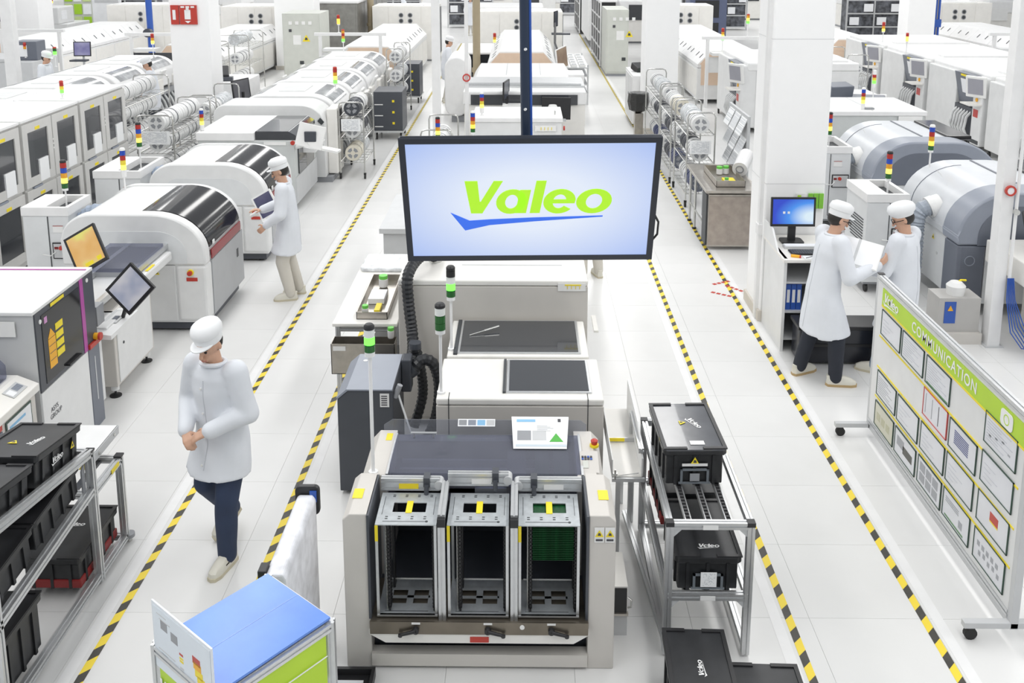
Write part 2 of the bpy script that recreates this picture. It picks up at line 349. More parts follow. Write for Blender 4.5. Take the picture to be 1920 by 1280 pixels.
for x, y0, y1, lab in ((-2.585, 3.2, 40, 'yellow and black hazard tape along the walking man\'s aisle, left of it'), (-1.775, 3.2, 12.5, 'yellow and black hazard tape running under the dark grey exhaust box'),
                       (1.70, 3.2, 15.5, 'yellow and black hazard tape beside the crate flow rack'), (2.56, 3.2, 44, 'yellow and black hazard tape passing the communication board and white pillar')):
    o = MB().box(x-.026, y0, .0008, x+.026, y1, .0018).build('hazard_tape', HAZ, loc=(x, y0, 0)); tag(o, lab, 'floor tape', 'hazard tapes on the floor')
for x, y0, y1, lab in ((-2.675, 3.2, 40, 'plain white tape strip left of the left aisle hazard tape'), (-1.69, 3.2, 10, 'plain white tape strip next to the grey exhaust box hazard tape'), (1.615, 3.2, 14, 'plain white tape strip along the foot of the crate flow rack'), (2.645, 3.2, 40, 'plain white tape strip between hazard tape and communication board')):
    o = MB().box(x-.035, y0, .0006, x+.035, y1, .0012).build('border_tape', WHITE, loc=(x, y0, 0)); tag(o, lab, 'floor tape', 'white border tapes')
for k, (x, y, a) in enumerate(((2.50, 11.55, .5), (2.62, 11.35, -.9), (2.42, 11.15, -.6))):
    o = MB(); [o.cbox((x+(q-1.5)*.07*math.cos(a), y+(q-1.5)*.07*math.sin(a), .0015), (.05, .05, .0012), a) for q in range(4)]; o = o.build('marking_tape', RED, loc=(x, y, 0)); tag(o, ('far', 'middle', 'near')[k]+' red dashed tape piece on the floor left of the white pillar', 'floor tape', 'red dashed tapes')
def pillar(x0, y0, x1, y1, skirt=True, seam=True):
    p = struct(MB().box(x0, y0, 0, x1, y1, 6).build('pillar', PILLAR, bev=.02))
    if skirt: MB().box(x0-.025, y0-.025, 0, x1+.025, y1+.025, .13).build('skirting', BEBASE, p, bev=.006)
    if seam:
        for zz in (1.6, 3.2): MB().box(x0-.002, y0-.002, zz, x1+.002, y1+.002, zz+.004).build('joint', LGREY, p)
    return p
pR = pillar(2.68, 10.33, 3.34, 10.98)
struct(pR); MB().box(2.64, 10.38, 0, 2.68, 10.46, 5).build('cable_duct', WHITE, pR); MB().box(2.63, 10.36, 1.0, 2.68, 10.48, 1.12).build('socket_box', WHITE, pR)
pillar(2.66, 21.0, 3.4, 21.7, seam=False); pL = pillar(-7.1, 19.2, -6.3, 19.9, seam=False); pillar(-8.2, 31.6, -6.9, 32.6, seam=False)
pillar(12.0, 30.2, 12.85, 31, seam=False); pillar(-6.35, 9.35, -5.9, 9.75, skirt=False, seam=False); pillar(-6.9, 41, -6.0, 42, seam=False); pillar(16.5, 36, 17.3, 37, seam=False); pillar(-17.0, 32, -16.2, 33, seam=False)
# fire extinguisher sign on the left pillar
t = thing('fire_sign', 'red and white fire extinguisher sign wrapped on the left white pillar', 'sign', (-6.95, 19.17, 2.718))
MB().box(-6.87, 19.16, 2.585, -6.53, 19.20, 2.967).build('panel', RED, t); b = MB(); b.box(-6.77, 19.15, 2.686, -6.65, 19.165, 2.874).cyl((-6.71, 19.157, 2.874), (-6.71, 19.157, 2.913), .03, 10); b.build('extinguisher_pictogram', TEXT_W, t)
MB().prism([(-6.77, 2.655), (-6.65, 2.655), (-6.71, 2.608)], 'y', 19.15, 19.165).build('arrow', TEXT_W, t); b = MB(); [b.box(-6.84+i*.1, 19.15, 2.916, -6.77+i*.1, 19.165, 2.948) for i in range(3)]; b.build('characters', TEXT_W, t)
MB().box(-7.05, 19.16, 2.585, -6.89, 19.20, 2.967).build('side_panel', RED, t); MB().box(-7.01, 19.15, 2.679, -6.95, 19.165, 2.874).build('side_pictogram', TEXT_W, t)
# slim posts rising to the ceiling
def post(x, y, w, d, lab, z1=5.5):
    t = thing('utility_post', lab, 'post', (x, y, 0), 0, 'slim white utility posts')
    MB().box(x-w/2, y-d/2, 0, x+w/2, y+d/2, z1).build('shaft', WHITE, t, bev=.006); MB().box(x-w/2-.03, y-d/2-.03, 0, x+w/2+.03, y+d/2+.03, .012).build('base_plate', LGREY, t)
    return t
po = post(5.0, 9.72, .13, .16, 'near slim white utility post with red gauge and blue air hoses')
MB().tube([(5.085, 9.62, 4.8), (5.085, 9.62, .75)], .018, 8).build('conduit', WHITE, po, smooth=True); MB().ring((5.0, 9.62, 1.72), (5.0, 9.59, 1.72), .055, .038, 20).build('gauge_ring', RED, po, smooth=True)
MB().cyl((5.0, 9.63, 1.72), (5.0, 9.60, 1.72), .04, 16).build('gauge_face', PAPER, po, smooth=True); MB().cyl((5.07, 9.6, 1.5), (5.07, 9.56, 1.5), .03, 14).build('regulator', CHROME, po, smooth=True)
for k in range(6):
    b = MB(); dx = k*.012; b.tube([(5.06+dx, 9.6, .78), (5.06+dx*1.4, 9.58, .55), (5.09+dx*2, 9.5, .22+.02*k), (5.2+dx*2, 9.46, .06+.012*k), (5.45, 9.5+.015*k, .03), (5.7, 9.6+.012*k, .02)], .006, 6)
    b.build('air_hose', BLUE, po, smooth=True)
p2 = post(-1.52, 16.6, .14, .14, 'slim white post just left of the hanging screen'); p3 = post(-1.05, 17.6, .07, .07, 'thinnest white post with a red pressure gauge, left of the screen pole')
MB().ring((-1.05, 17.55, 1.75), (-1.05, 17.52, 1.75), .075, .05, 18).build('gauge_ring', REDP, p3, smooth=True)
post(-11.85, 22, .25, .25, 'white post at the upper left corner'); 
t = thing('riser_pipe', 'tall tan brown pipe behind the left pillar', 'pipe', (-8.0, 33.3, 0)); MB().cyl((-8.0, 33.3, 0), (-8.0, 33.3, 5), .2, 14).build('pipe', BROWN, t, smooth=True); MB().ring((-8.0, 33.3, 1), (-8.0, 33.3, 1.1), .24, .2, 14).build('flange', BROWN, t)
t = thing('riser_pipe', 'tan brown pipe beside the far reflow oven, left of centre', 'pipe', (-5.5, 34.6, 0)); MB().cyl((-5.5, 34.6, 0), (-5.5, 34.6, 5), .12, 14).build('pipe', BROWN, t, smooth=True); MB().ring((-5.5, 34.6, 1.2), (-5.5, 34.6, 1.3), .15, .12, 14).build('flange', BROWN, t)
t = thing('riser_pipe', 'tan brown pipe at the near end of the central oven', 'pipe', (-1.35, 27.5, 0)); MB().cyl((-1.35, 27.5, 0), (-1.35, 27.5, 5), .11, 14).build('pipe', BROWN, t, smooth=True); MB().ring((-1.35, 27.5, .5), (-1.35, 27.5, .62), .14, .11, 14).build('flange', BROWN, t)
t = thing('riser_pipe', 'tan brown pipe right of the far right pillar', 'pipe', (13.5, 32, 0)); MB().cyl((13.5, 32, 0), (13.5, 32, 5), .2, 14).build('pipe', BROWN, t, smooth=True); MB().ring((13.5, 32, 1), (13.5, 32, 1.1), .24, .2, 14).build('flange', BROWN, t)
t = thing('blue_pipe', 'vertical blue pipe with valve behind the left oven', 'pipe', (-12.1, 31, 0)); MB().cyl((-12.1, 31, 0), (-12.1, 31, 5), .1, 12).build('pipe', BLUE, t, smooth=True); MB().cyl((-12.1, 30.9, 1.3), (-12.1, 30.7, 1.3), .14, 12).build('valve', CHAR, t, smooth=True)
t = thing('blue_pipe', 'vertical blue pipe bundle with valve by the far right pillar', 'pipe', (13.15, 31, 0))
for k in range(3): MB().cyl((13.1+k*.1, 31, .9), (13.1+k*.1, 31, 5), .035, 10).build('pipe', BLUE, t, smooth=True)
MB().box(13.05, 30.9, 1.5, 13.35, 31, 1.75).build('valve', BLUE, t); MB().tube([(13.1, 31, .9), (13.0, 31, .4), (13.2, 31, .1), (13.4, 31, .4), (13.3, 31, .9)], .03, 8).build('hose', REDP, t, smooth=True)
# ================================================================== hanging screen
t = thing('hanging_screen', 'large black-framed ceiling-hung display showing green lettering', 'screen', (.035, 4.66, 2.96))
ux = Vector((1.0, .013, .007)).normalized(); uy = Vector((.004, -.262, .652)).normalized(); nz = ux.cross(uy)
Ms = frame((0, 0, 0), ux, uy)
def loc_slab(x0, y0, z0, x1, y1, z1, name, m, bev=0):
    o = MB().box(x0, y0, z0, x1, y1, z1).build(name, m, t, local=True, bev=bev); o.matrix_local = Ms; return o
loc_slab(-.637, -.383, -.03, .637, .383, -.004, 'housing', mat('screen_housing', (.02, .024, .034), .35), .008)
BZ = mat('screen_bezel', (.018, .022, .034), .3)
for a in ((-.637, .352, .637, .383), (-.637, -.383, .637, -.352), (-.637, -.352, -.606, .352), (.606, -.352, .637, .352)): loc_slab(a[0], a[1], -.006, a[2], a[3], .004, 'bezel', BZ)
sm = bpy.data.materials.new('screen_panel'); sm.use_nodes = True; nt = sm.node_tree; bs = nt.nodes['Principled BSDF']
tc = nt.nodes.new('ShaderNodeTexCoord'); mp = nt.nodes.new('ShaderNodeMapping'); mp.inputs['Location'].default_value = (-.5, -.5, -1); nt.links.new(tc.outputs['Generated'], mp.inputs[0])
gr = nt.nodes.new('ShaderNodeTexGradient'); gr.gradient_type = 'SPHERICAL'; nt.links.new(mp.outputs[0], gr.inputs[0]); rp = nt.nodes.new('ShaderNodeValToRGB')
rp.color_ramp.elements[0].position = .3; rp.color_ramp.elements[0].color = (.42, .55, .93, 1); rp.color_ramp.elements[1].position = .75; rp.color_ramp.elements[1].color = (.80, .87, 1.0, 1)
nt.links.new(gr.outputs['Fac'], rp.inputs[0]); nt.links.new(rp.outputs[0], bs.inputs['Emission Color']); bs.inputs['Emission Strength'].default_value = .92; bs.inputs['Base Color'].default_value = (.02, .02, .02, 1); bs.inputs['Roughness'].default_value = .35
loc_slab(-.606, -.352, -.004, .606, .352, -.001, 'display_panel', sm)
LG = mat('screen_green', (.36, .70, .02), .5, emit=.62, var=0); LB = mat('screen_blue', (.03, .12, .62), .5, emit=.7, var=0)
logo(t, Ms @ Matrix.Translation((.035, .02, .003)), .168, LG, LB, tall=1.19)
b = MB(); b.tube([(.63, -.1, -.03), (.66, -.16, -.03), (.66, -.24, -.03), (.63, -.29, -.03)], .006, 6); o = b.build('cable', BLACK, t, local=True, smooth=True); o.matrix_local = Ms
t2 = thing('screen_pole', 'dark blue-black pole holding the hanging screen from the ceiling', 'pole', (.03, 4.74, 3.27))
MB().cyl((.015, 4.74, 3.2), (-.03, 4.74, 6.5), .026, 16).build('tube', mat('pole_navy', (.025, .04, .075), .3), t2, smooth=True); MB().cyl((.041, 4.73, 3.2), (-.004, 4.73, 6.5), .007, 8).build('cable', BLUE, t2, smooth=True)
MB().box(-.07, 4.60, 3.17, .10, 4.78, 3.235).build('bracket', CHAR, t2, bev=.005); struct(MB().box(-30, 4.62, 6.45, 30, 4.86, 6.7).build('ceiling_beam', WHITE))
for zz in (3.72, 3.42): MB().cyl((.012, 4.715, zz), (.008, 4.705, zz), .007, 10).build('bolt', PAPER, t2)
# ================================================================== magazine loader in front
t = LD = thing('magazine_loader', 'warm grey board loader with three open magazines in the foreground', 'machine', (-.25, 5.5, 0))
for sx, x0, x1 in ((-1, -1.04, -.89), (1, .385, .54)):
    b = MB(); o_ = x0 if sx < 0 else x1; i_ = x1 if sx < 0 else x0
    pr = [(o_, 0), (i_, 0), (i_, 1.0), (o_-sx*.04, 1.0), (o_, .965)]
    b.prism(pr, 'y', 5.0, 5.44); b.build('side_panel', BEIGE, t, bev=.006)
    b = MB(); o2 = o_-sx*.03; pr = [(o2, .0), (i_-sx*.045, .0), (i_-sx*.045, .985), (o2-sx*.05, .985), (o2, .93)]
    b.prism(pr, 'y', 5.44, 6.0); b.build('rear_console', BEIGE, t, bev=.006)
    MB().sheet((x0+.03, 5.0, .965) if 0 else (o_-sx*.06-.03, 5.16, 1.001), (o_-sx*.06+.03, 5.16, 1.001), (o_-sx*.06+.03, 5.26, 1.001), (o_-sx*.06-.03, 5.26, 1.001)).build('warning_label', YEL, t)
MB().box(-.91, 5.86, .985, -.87, 5.95, .987).build('warning_label', YEL, t)
b = MB(); b.box(-.89, 5.28, .05, .385, 5.98, .30).box(-.89, 5.9, .3, .385, 5.98, .96); b.build('rear_housing', CHAR, t)
MB().box(-.89, 5.10, .06, .385, 5.28, .20).build('base_beam', CHAR, t, bev=.005)
b = MB(); b.prism([(4.985, .02), (5.06, .02), (5.06, .10), (4.985, .10)], 'x', -.89, .385); b.build('kick_plate', BEIGE, t)
b = MB(); b.prism([(-.895, .285), (-.895, .262), (-.80, .205), (.30, .205), (.39, .262), (.39, .285)], 'y', 4.95, 4.975); b.build('apron_plate', IVORY, t)
LEDGE = mat('ledge_steel', (.20, .175, .14), .3, metal=.7, var=.15, scale=5); MB().box(-.89, 4.955, .295, .385, 5.36, .33).build('bed_plate', LEDGE, t); MB().box(-.89, 4.945, .265, .385, 4.957, .345).build('front_ledge', LEDGE, t)
MB().box(-.25-.055, 4.947, .212, -.25+.055, 4.951, .248).build('red_label', RED, t); MB().cyl((.0, 4.945, .318), (.0, 4.94, .318), .014, 14).build('dot_label', PLABEL, t)
for mx, mxl in ((-.66, -1), (-.24, 1), (.13, 1)):
    b = MB(); b.cyl((mx+.04, 4.95, .30), (mx+.04, 4.92, .30), .019, 14).cyl((mx+.04, 4.925, .30), (mx+.04+mxl*.09, 4.925, .275), .012, 10, .009).cyl((mx+.04+mxl*.09, 4.93, .275), (mx+.04+mxl*.09, 4.918, .272), .013, 10); b.build('clamp_lever', BLACK, t, smooth=True)
    MB().box(mx+.015, 4.944, .33, mx+.065, 4.946, .343).build('lever_label', PLABEL, t)
MB().box(-.9, 4.99, .33, -.885, 5.42, 1.0).build('inner_cheek', CHAR, t); MB().box(.37, 4.99, .33, .385, 5.42, 1.0).build('inner_cheek', CHAR, t)
# hood: smoked curved acrylic over dark bed
b = MB(); b.box(-.84, 5.46, .80, .37, 5.96, .83).box(-.84, 5.5, .83, -.3, 5.62, .9).box(-.1, 5.46, .83, .02, 5.96, .9); b.build('transport_bed', mat('bed_violet_grey', (.10, .10, .125), .4), t)
b = MB(); [b.box(-.8, 5.5+k*.11, .83, .3, 5.52+k*.11, .86) for k in range(4)]; b.build('transport_rail', MGREY, t)
b = MB(); b.box(.08, 5.48, .86, .17, 5.9, .92).box(.20, 5.48, .86, .30, 5.9, .92); b.build('board_stack_top', PCB, t)
b = MB(); b.strip([(5.43, .93), (5.46, .985), (5.54, 1.005), (5.75, 1.008), (5.90, 1.0)], 'x', -.835, .365, .006); b.build('hood_cover', SMOKE, t, smooth=True)
b = MB(); b.box(-.85, 5.43, .92, -.835, 5.93, 1.0); b.build('hood_rail', ALU, t); MB().box(.365, 5.43, .92, .38, 5.93, 1.0).build('hood_rail', ALU, t)
b = MB(); b.tube([(-.72, 5.86, 1.005), (-.72, 5.86, 1.035)], .006, 8).tube([(-.59, 5.86, 1.005), (-.59, 5.86, 1.035)], .006, 8).tube([(-.74, 5.86, 1.04), (-.57, 5.86, 1.04)], .008, 8); b.build('hood_handle', ALU, t, smooth=True)
b = MB(); b.prism([(-.94, .95), (.43, .95), (.43, 1.03), (.39, 1.06), (-.88, 1.06), (-.94, 1.02)], 'y', 6.0, 6.008); b.build('splash_guard', ACRYL, t)
MB().cyl((.47, 5.80, .985), (.47, 5.80, 1.0), .03, 14).build('button_collar', YEL, t, smooth=True); MB().lathe([(.018, 0), (.022, .012), (.024, .026), (.015, .034), (.002, .036)], (.47, 5.80, 1.0), 14).build('emergency_stop', RED, t, smooth=True)
b = MB(); b.prism([(5.48, .985), (5.66, .985), (5.66, 1.03)], 'x', .365, .48); b.build('control_console', BEIGE, t)
Mk = frame((.42+.25, 5.565-5.5, 1.008), (1, 0, 0), (0, .18, .045))
for i in range(4):
    for j in range(2): o = MB().box(-.045+i*.018, .02+j*.018, 0, -.032+i*.018, .033+j*.018, .004).build('key', TEXT_D if (i+j) % 3 else BLUE, t, local=True); o.matrix_local = Mk
o = MB().box(-.04, -.05, 0, -.005, .01, .002).build('console_display', GREEN_BG, t, local=True); o.matrix_local = Mk
for i, m in ((0, YEL), (1, YEL)):
    xx = .415+i*.062; MB().box(xx, 4.994, .835, xx+.056, 4.996, .93).build('safety_plate', PLABEL, t); wtri(t, frame((xx+.028+.25, 4.993-5.5, .893), (1, 0, 0), (0, 0, 1)), .05); MB().box(xx+.008, 4.992, .845, xx+.048, 4.994, .857).build('safety_text', TEXT_D, t)
# instruction sheets on the loader hood
s = MB(); s.sheet((-.06, 5.70, 1.02), (.285, 5.70, 1.02), (.31, 6.0, 1.085), (-.075, 6.0, 1.085), .002); sh = s.build('instruction_sheet', PAPER); tag(sh, 'white instruction sheet with green triangle taped on the loader hood', 'paper')
Mp = frame((.115, 5.85, 1.055), (1, 0, 0), (0, .3, .065))
def onsheet(x0, y0, x1, y1, m, name): o = MB().box(x0, y0, .0, x1, y1, .0012).build(name, m, sh, local=True); o.matrix_local = Mp
onsheet(-.15, -.075, -.06, .015, MGREY, 'photo_print'); onsheet(-.05, -.075, .04, .015, LGREY, 'photo_print'); onsheet(-.155, .10, -.03, .125, mat('print_blue', (.25, .5, .75), .5), 'heading_bar'); onsheet(-.16, -.135, .17, -.115, mat('print_pale', (.55, .62, .68), .5), 'footer_bar'); onsheet(.12, .10, .14, .13, TEXT_D, 'emblem')
for k in range(5): onsheet(-.02+.0*k, .06-.012*k, .05+.02*(k % 3), .064-.012*k, LGREY, 'text_line')
o = MB().prism([(.06, -.09), (.15, -.09), (.105, -.01)], 'z', 0, .0015).build('green_triangle', mat('print_green', (.08, .42, .06), .5), sh, local=True); o.matrix_local = Mp
s = MB(); s.sheet((-.435, 5.94, 1.045), (-.185, 5.94, 1.045), (-.185, 5.985, 1.075), (-.435, 5.985, 1.075), .0015); sh2 = s.build('picture_strip', PAPER); tag(sh2, 'small strip of four pictures stuck on the clear guard', 'paper')
for k in range(4): MB().sheet((-.428+k*.062, 5.946, 1.0502), (-.376+k*.062, 5.946, 1.0502), (-.376+k*.062, 5.978, 1.0722), (-.428+k*.062, 5.978, 1.0722), .0012).build('picture', (MGREY, SLATE2, mat('print_blue', (.25, .5, .75), .5), LGREY)[k], sh2)
# clamp frames (aluminium profiles) part of the loader
for k, (xa, xb, zz) in enumerate(((-.865, -.505, 1.0), (-.455, -.085, 1.035), (-.02, .36, 1.0))):
    b = MB(); profile(b, (xa, 5.36, zz), (xb, 5.36, zz), .04); profile(b, (xa, 5.36, zz-.04), (xb, 5.36, zz-.04), .04); b.build('clamp_bar', ALU, t)
    b = MB(); b.cyl((xb-.08 if k < 2 else xa+.09, 5.32, zz-.01), (xb-.08 if k < 2 else xa+.09, 5.31, zz-.07), .014, 12).box((xb-.1 if k < 2 else xa+.07), 5.33, zz-.03, (xb-.06 if k < 2 else xa+.11), 5.40, zz+.03); b.build('clamp', CHAR, t)
    b = MB(); b.cyl((xb-.005 if k < 2 else xa-.005, 5.33, zz-.02), (xb-.005 if k < 2 else xa-.005, 5.40, zz-.02), .028, 14); b.build('hinge', LGREY, t, smooth=True)
    MB().box((xa+xb)/2-.06 + (.02 if k else -.01), 5.337, zz-.045, (xa+xb)/2+.06+(.02 if k else -.01), 5.339, zz-.012).build('lane_label', YEL if k == 0 else PLABEL, t)
for x in (-.468, -.048):
    b = MB(); profile(b, (x, 5.0, .33), (x, 5.0, .96), .042); profile(b, (x, 5.0, .98), (x, 5.36, .98), .042); b.build('divider_profile', ALU, t); MB().box(x-.023, 4.975, .935, x+.023, 5.0, .985).build('end_cap', BLACK, t)
# magazines
def magazine(cx, full, label, tilt=.02):
    t = thing('board_magazine', label, 'magazine', (cx, 5.17, .33), 0, 'board magazines in the loader'); x0, x1, y0, y1, z0, z1 = cx-.178, cx+.178, 5.0, 5.325, .345, .93
    for nm, z in (('top_plate', z1), ('bottom_plate', z0)):
        hx0, hx1, hy0, hy1 = (x0+.085, x1-.075, y0+.125, y1-.10) if z == z1 else (x0+.07, x1-.07, y0+.10, y1-.10)
        p = MB().box(x0, y0, z, hx0, y1, z+.006).box(hx1, y0, z, x1, y1, z+.006).box(hx0, y0, z, hx1, hy0, z+.006).box(hx0, hy1, z, hx1, y1, z+.006).build(nm, GALV, t)
        if z == z1:
            for yy in (y0+.075, y0+.055, y1-.045, y1-.03):
                for k in range(4): MB().box(x0+.05+k*.075+(.02 if yy > 5.1 else 0), yy, z+.0055, x0+.066+k*.075+(.02 if yy > 5.1 else 0), yy+.008, z+.0068).build('slot', SLOT, p)
            MB().box(x0+.04, y0+.03, z+.0055, x1-.06, y0+.034, z+.0068).build('slot', SLOT, p); MB().cyl((x1-.06, y0+.032, z+.005), (x1-.06, y0+.032, z+.0072), .009, 10).build('slot', SLOT, p)
            for xx in (x0+.025, x1-.028): MB().box(xx, y0+.1, z+.0055, xx+.003, y1-.04, z+.0068).build('slot', SLOT, p)
            MB().box(cx-.015, y0+.115, z+.005, cx+.022, y1-.09, z+.009).build('yellow_label', YEL, p)
        else:
            MB().box(x0+.06, y0+.15, z, x1-.06, y0+.17, z+.006).box(cx-.02, y0+.1, z, cx+.02, y1-.1, z+.006).build('cross_bar', GALV, p)
            MB().box(x0+.04, y0+.03, z+.0055, x1-.06, y0+.034, z+.0068).build('slot', SLOT, p)
    for xx in (x0, x1-.016):
        b = MB(); b.box(xx, y0, z0, xx+.016, y0+.016, z1); b.build('post', ALU, t); MB().box(xx, y1-.016, z0, xx+.016, y1, z1).build('post', ALU, t)
    b = MB(); b.box(x0, y0-.004, z0-.004, x1, y0+.012, z0+.006); b.build('front_bar', ALU, t)
    MB().box(x0-.001, y0-.003, z1-.10, x0+.017, y0+.001, z1).build('yellow_tag', YEL, t)
    for xx in (x0+.065, x1-.028):
        b = MB(); b.box(xx, y0+.03, z0+.01, xx+.012, y0+.09, z1-.01).box(xx, y1-.09, z0+.01, xx+.012, y1-.03, z1-.01)
        for k in range(22): b.box(xx-.004, y0+.03, z0+.03+k*.024, xx+.016, y0+.09, z0+.036+k*.024)
        b.build('slotted_rack', BLACK, t)
    MB().cyl((x0+.055, y0+.05, z0), (x0+.055, y0+.05, z1), .006, 8).build('guide_rod', CHROME, t, smooth=True); MB().cyl((x0+.03, y1-.06, z0+.05), (x1-.03, y1-.06, z0+.05), .006, 8).build('guide_rod', CHROME, t, smooth=True)
    if full:
        for k in range(20):
            z = z1-.23+k*.0115; bd = MB().box(x0+.085, y0+.02, z, x1-.035, y1-.03, z+.0018).build('circuit_board', PCB, full); tag(bd, 'green circuit board stacked in the right magazine', 'circuit board', 'green boards in the right magazine')
    return t
magazine(-.675, None, 'leftmost galvanised board magazine, empty, with orange-yellow lane label'); magazine(-.258, None, 'middle galvanised board magazine, empty')
t = magazine(.155, None, 'rightmost galvanised board magazine holding green circuit boards')
for k in range(20):
    z = .70+k*.0115; bd = MB().box(.06, 5.02, z, .298, 5.29, z+.0018).build('circuit_board', PCB, loc=(.18, 5.15, z)); tag(bd, 'green circuit board stacked in the right magazine', 'circuit board', 'green boards in the right magazine')
signal_tower((-.93, 5.46, .985), .78, [C_GRN, L_GREEN, C_CLR], 'lit green signal light on the tall pole at the loader\'s left edge', r=.033, sh=.048)
# ------------------------------------------------------------------ inspection units behind the loader
def unit(name, label, x0, x1, y0, y1, z1, body, lid=None, split=True):
    t = thing(name, label, 'machine', ((x0+x1)/2, (y0+y1)/2, 0)); MB().box(x0+.02, y0+.02, .06, x1-.02, y1-.02, z1-.03).build('body', body, t)
    MB().box(x0, y0, z1-.05, x1, y1, z1).build('top_panel', IVORY, t, bev=.012)
    MB().box(x0, y0, .10, x1, y0+.03, z1-.055).build('front_panel', body, t, bev=.006); MB().box(x1-.03, y0+.035, .1, x1, y1, z1-.055).build('side_panel', body, t, bev=.004)
    if split: MB().box(x0+.087, y0-.002, .1, x0+.093, y0+.1, z1+.001).box(x1-.117, y0-.002, .1, x1-.111, y0+.1, z1+.001).build('panel_gap', SLOT, t)
    if lid:
        a, b_, c, d = lid; MB().box(a-.02, b_-.02, z1-.005, c+.02, d+.02, z1+.012).build('window_frame', ALU, t, bev=.004); MB().box(a, b_, z1+.004, c, d, z1+.0145).build('window', DKGLASS, t)
    for x in (x0+.08, x1-.08):
        for y in (y0+.08, y1-.08): levelfoot(t, x, y, .1)
    return t
u2 = unit('conveyor_unit', 'ivory conveyor unit with a small dark window, right behind the loader', -.62, .58, 6.36, 7.04, 1.03, BEIGE, (-.10, 6.47, .48, 6.98))
MB().box(-.145, 6.45, 1.028, -.125, 7.0, 1.045).build('hinge_strip', SLOT, u2)
u3 = unit('conveyor_unit', 'ivory conveyor unit with a wide dark window behind the first unit', -.60, .52, 7.08, 7.80, 1.03, IVORY, (-.50, 7.14, .44, 7.76), split=False)
b = MB(); b.cyl((-.44, 7.44, 1.05), (-.32, 7.5, 1.065), .005, 8).cyl((-.32, 7.5, 1.065), (-.2, 7.56, 1.08), .009, 8); b.build('gas_strut', CHROME, u3, smooth=True); MB().box(-.55, 7.1, 1.02, -.52, 7.78, 1.045).build('hinge_strip', SLOT, u3)
signal_tower((-.59, 6.45, 1.03), .46, [C_GRN, C_GRN, C_CLR], 'unlit green signal light on the conveyor unit pole', r=.038, sh=.055)
big = unit('test_machine', 'large pale machine with ivory top under the hanging screen', -1.08, .56, 7.86, 9.3, 1.37, BEIGE, split=False)
MB().box(-.62, 7.875-.017, .1, -.615, 7.862, 1.31).build('panel_gap', SLOT, big); MB().box(-.55, 8.25, 1.37, .35, 8.27, 1.373).build('panel_gap', LGREY, big)
MB().box(.30, 7.85, 1.28, .54, 7.856, 1.35).build('notice', PLABEL, big); b = MB(); [b.box(.38+.035*k, 7.846, 1.30, .385+.035*k, 7.851, 1.325) for k in range(4)]; b.box(.36, 7.846, 1.33, .5, 7.851, 1.34); b.build('notice_marks', YEL, big)
MB().box(.62, 7.9, .88, .66, 8.25, .9).build('side_shelf', IVORY, big)
signal_tower((-.57, 7.2, 1.03), .42, [C_GRN, L_GREEN, C_CLR, BLACK], 'lit green signal light before the large pale machine, tall black cap', r=.036, sh=.055, cap=None); signal_tower((-.9, 8.75, 1.37), .1, [C_GRN, C_GRN], 'dark green signal light peeping below the screen\'s lower left', r=.028, sh=.05)
# dark exhaust unit with hoses
t = thing('exhaust_unit', 'dark slate filter unit on the floor left of the conveyor units', 'machine', (-1.2, 7.1, 0))
b = MB(); b.prism([(-1.42, .03), (-.99, .03), (-.99, .87), (-1.34, .87), (-1.42, .80)], 'y', 6.80, 7.42); b.build('housing', CHAR, t, bev=.008); b = MB(); b.prism([(-1.415, .805), (-1.335, .874), (-.995, .874), (-.995, .885), (-1.345, .885), (-1.425, .815)], 'y', 6.79, 7.43); b.build('lid', SLATE2, t)
MB().box(-1.09, 6.793, .74, -1.02, 6.797, .85).build('rating_plate', PLABEL, t); b = MB(); [b.box(-1.08, 6.790, .755+k*.018, -1.035, 6.794, .762+k*.018) for k in range(5)]; b.build('plate_text', TEXT_D, t)
b = MB(); b.sheet((-1.418, 6.95, .812), (-1.355, 6.95, .868), (-1.355, 7.2, .868), (-1.418, 7.2, .812), .002); b.build('label_panel', mat('print_pinkish', (.6, .5, .56), .5), t); MB().cyl((-1.28, 7.3, .884), (-1.28, 7.3, .888), .018, 12).build('cap', PLABEL, t)
MB().box(-.99, 7.28, .62, -.91, 7.42, .90).build('outlet_box', CHAR, t, bev=.01)
b = MB(); b.cyl((-.96, 6.85, .83), (-.78, 6.6, .45), .008, 8); b.build('support_strut', LGREY, t, smooth=True); MB().cyl((-.98, 6.84, .80), (-.94, 6.84, .9), .022, 12).build('strut_pivot', MGREY, t, smooth=True)
for x in (-1.36, -1.05):
    for y in (6.88, 7.35): caster(t, x, y)
def ribbed(path, r, name, m, parent, pitch=.035, n=10):
    P = [Vector(p) for p in path]; out = []; rad = []
    pts = []
    for i in range(len(P)-1):
        p0 = P[max(i-1, 0)]; p1 = P[i]; p2 = P[i+1]; p3 = P[min(i+2, len(P)-1)]; L = max(2, int((p2-p1).length/(pitch/2)))
        for k in range(L):
            u = k/L; pts.append(.5*((2*p1)+(p2-p0)*u+(2*p0-5*p1+4*p2-p3)*u*u+(3*p1-p0-3*p2+p3)*u**3))
    pts.append(P[-1]); rad = [r*(1.0 if i % 2 else .86) for i in range(len(pts))]
    b = MB(); b.tube(pts, r, n, rad); return b.build(name, m, parent)
HOSE = mat('black_hose', (.022, .024, .028), .35)
